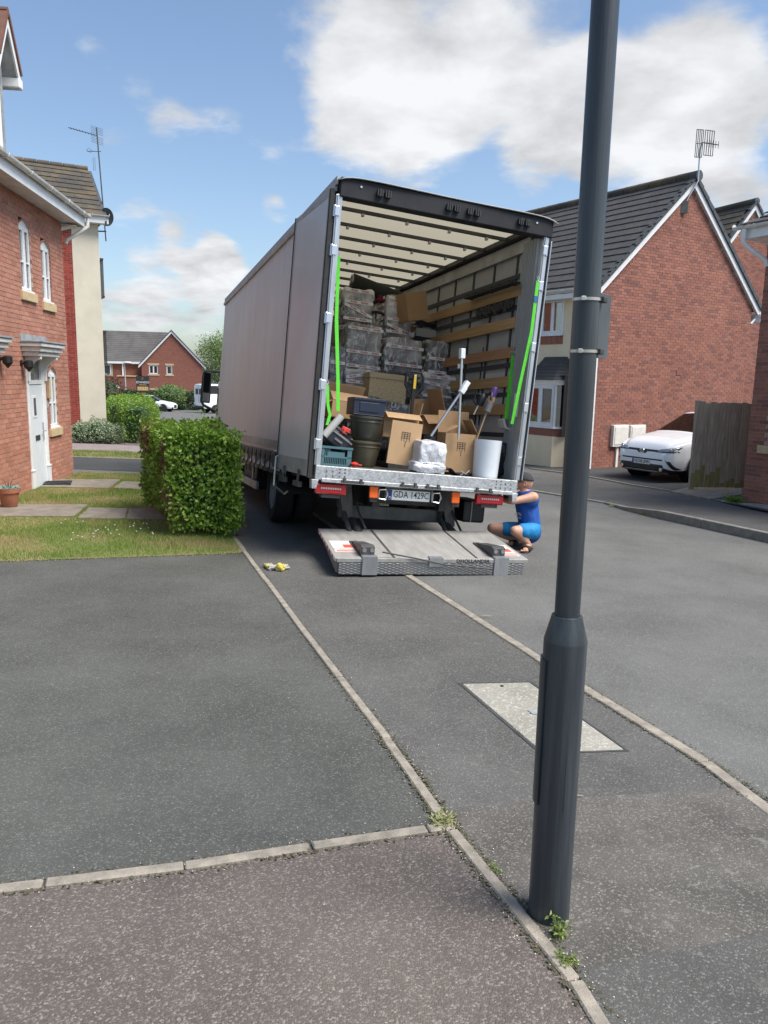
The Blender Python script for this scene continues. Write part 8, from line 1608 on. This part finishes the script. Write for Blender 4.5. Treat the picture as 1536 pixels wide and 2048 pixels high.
        a = wr+d*.02+up*.026; skin_obj('thumb', [(a, .0115), (a+d*.028+up*.022-side*s_*.012, .0105), (a+d*.056+up*.028-side*s_*.024, .0085)], [(0, 1), (1, 2)], 'skin', t, 1)
    # vest, shorts
    blend('vest', [(pel+Vector((0, 0, -.01)), .142, spn, .138), (spn, .138, chs, .146), (chs, .146, chs+(nk0-chs)*.7, .094), (chs+(shN-chs)*.5, .116, chs+(shF-chs)*.5, .116), (chs+(shN-chs)*.72+Vector((0, 0, .02)), .068, chs+(shF-chs)*.72+Vector((0, 0, .02)), .068)], 'vest', t)
    blend('shorts', [(pel+Vector((0, 0, .0)), .124, pel+Vector((0, 0, .05)), .136), (pel, .118, hpN, .104), (pel, .118, hpF, .104), (hpN, .106, hpN*.46+knN*.54, .096), (hpF, .106, hpF*.40+knF*.60, .092)], 'shorts', t)
    # print on the chest, facing the truck side
    n_ = Vector((-.80, -.60, 0)).normalized(); pc = (chs*.55+spn*.45)+n_*.165; Mp = frame(pc, (.60, -.80, 0)); text('vest_print', 'LYN', .055, 'shirt_print', t, Mp @ RX(90) @ T(0, -.03, .0), .02); text('vest_print', 'TOWN', .03, 'shirt_print', t, Mp @ RX(90) @ T(0, -.075, .0), .02)
    # feet and sliders
    for an, dr in ((anN, Vector((-.45, -.89, 0))), (anF, Vector((-.80, -.60, 0)))):
        dr.normalize(); fl = Vector((an.x, an.y, 0)); zf = gz(O.x+an.x, O.y+an.y)-zg; fl.z = zf; sd = Vector((-dr.y, dr.x, 0)); heel = fl-dr*.055+Vector((0, 0, .055)); ball = fl+dr*.12+Vector((0, 0, .045)); skin_obj('foot', [(an, .036), (heel, .036), (fl+dr*.05+Vector((0, 0, .055)), .034), (ball, (.038, .022)), (fl+dr*.165+Vector((0, 0, .036)), (.030, .014))], [(0, 1), (0, 2), (2, 3), (3, 4)], 'skin', t)
        for k in range(5): a = fl+dr*(.165-.008*k)+sd*(-.034+.017*k)+Vector((0, 0, .034)); MB().tube([a, a+dr*.02, a+dr*.034+Vector((0, 0, -.006))], [.0095, .010, .005], 8).build('toe', 'skin', t, smooth=80)
        Ms = frame(fl, dr); m = MB(); ou = [(-.105, 0), (-.09, -.034), (-.02, -.036), (.10, -.050), (.17, -.046), (.205, -.02), (.205, .02), (.17, .046), (.10, .050), (-.02, .036), (-.09, .034)]; m.prism([(x, y, .0) for x, y in ou], (0, 0, .024)); sl = m.build('sandal_sole', 'sandal', t, Ms, bevel=.005); m = MB(); m.grid(lambda u, v: (.045+.075*v, .056*math.cos(math.pi*u), .018+.062*math.sin(math.pi*u)), 12, 3); m.build('sandal_strap', 'sandal', sl, smooth=80, solid=.006)
man()
bpy.context.view_layer.update()
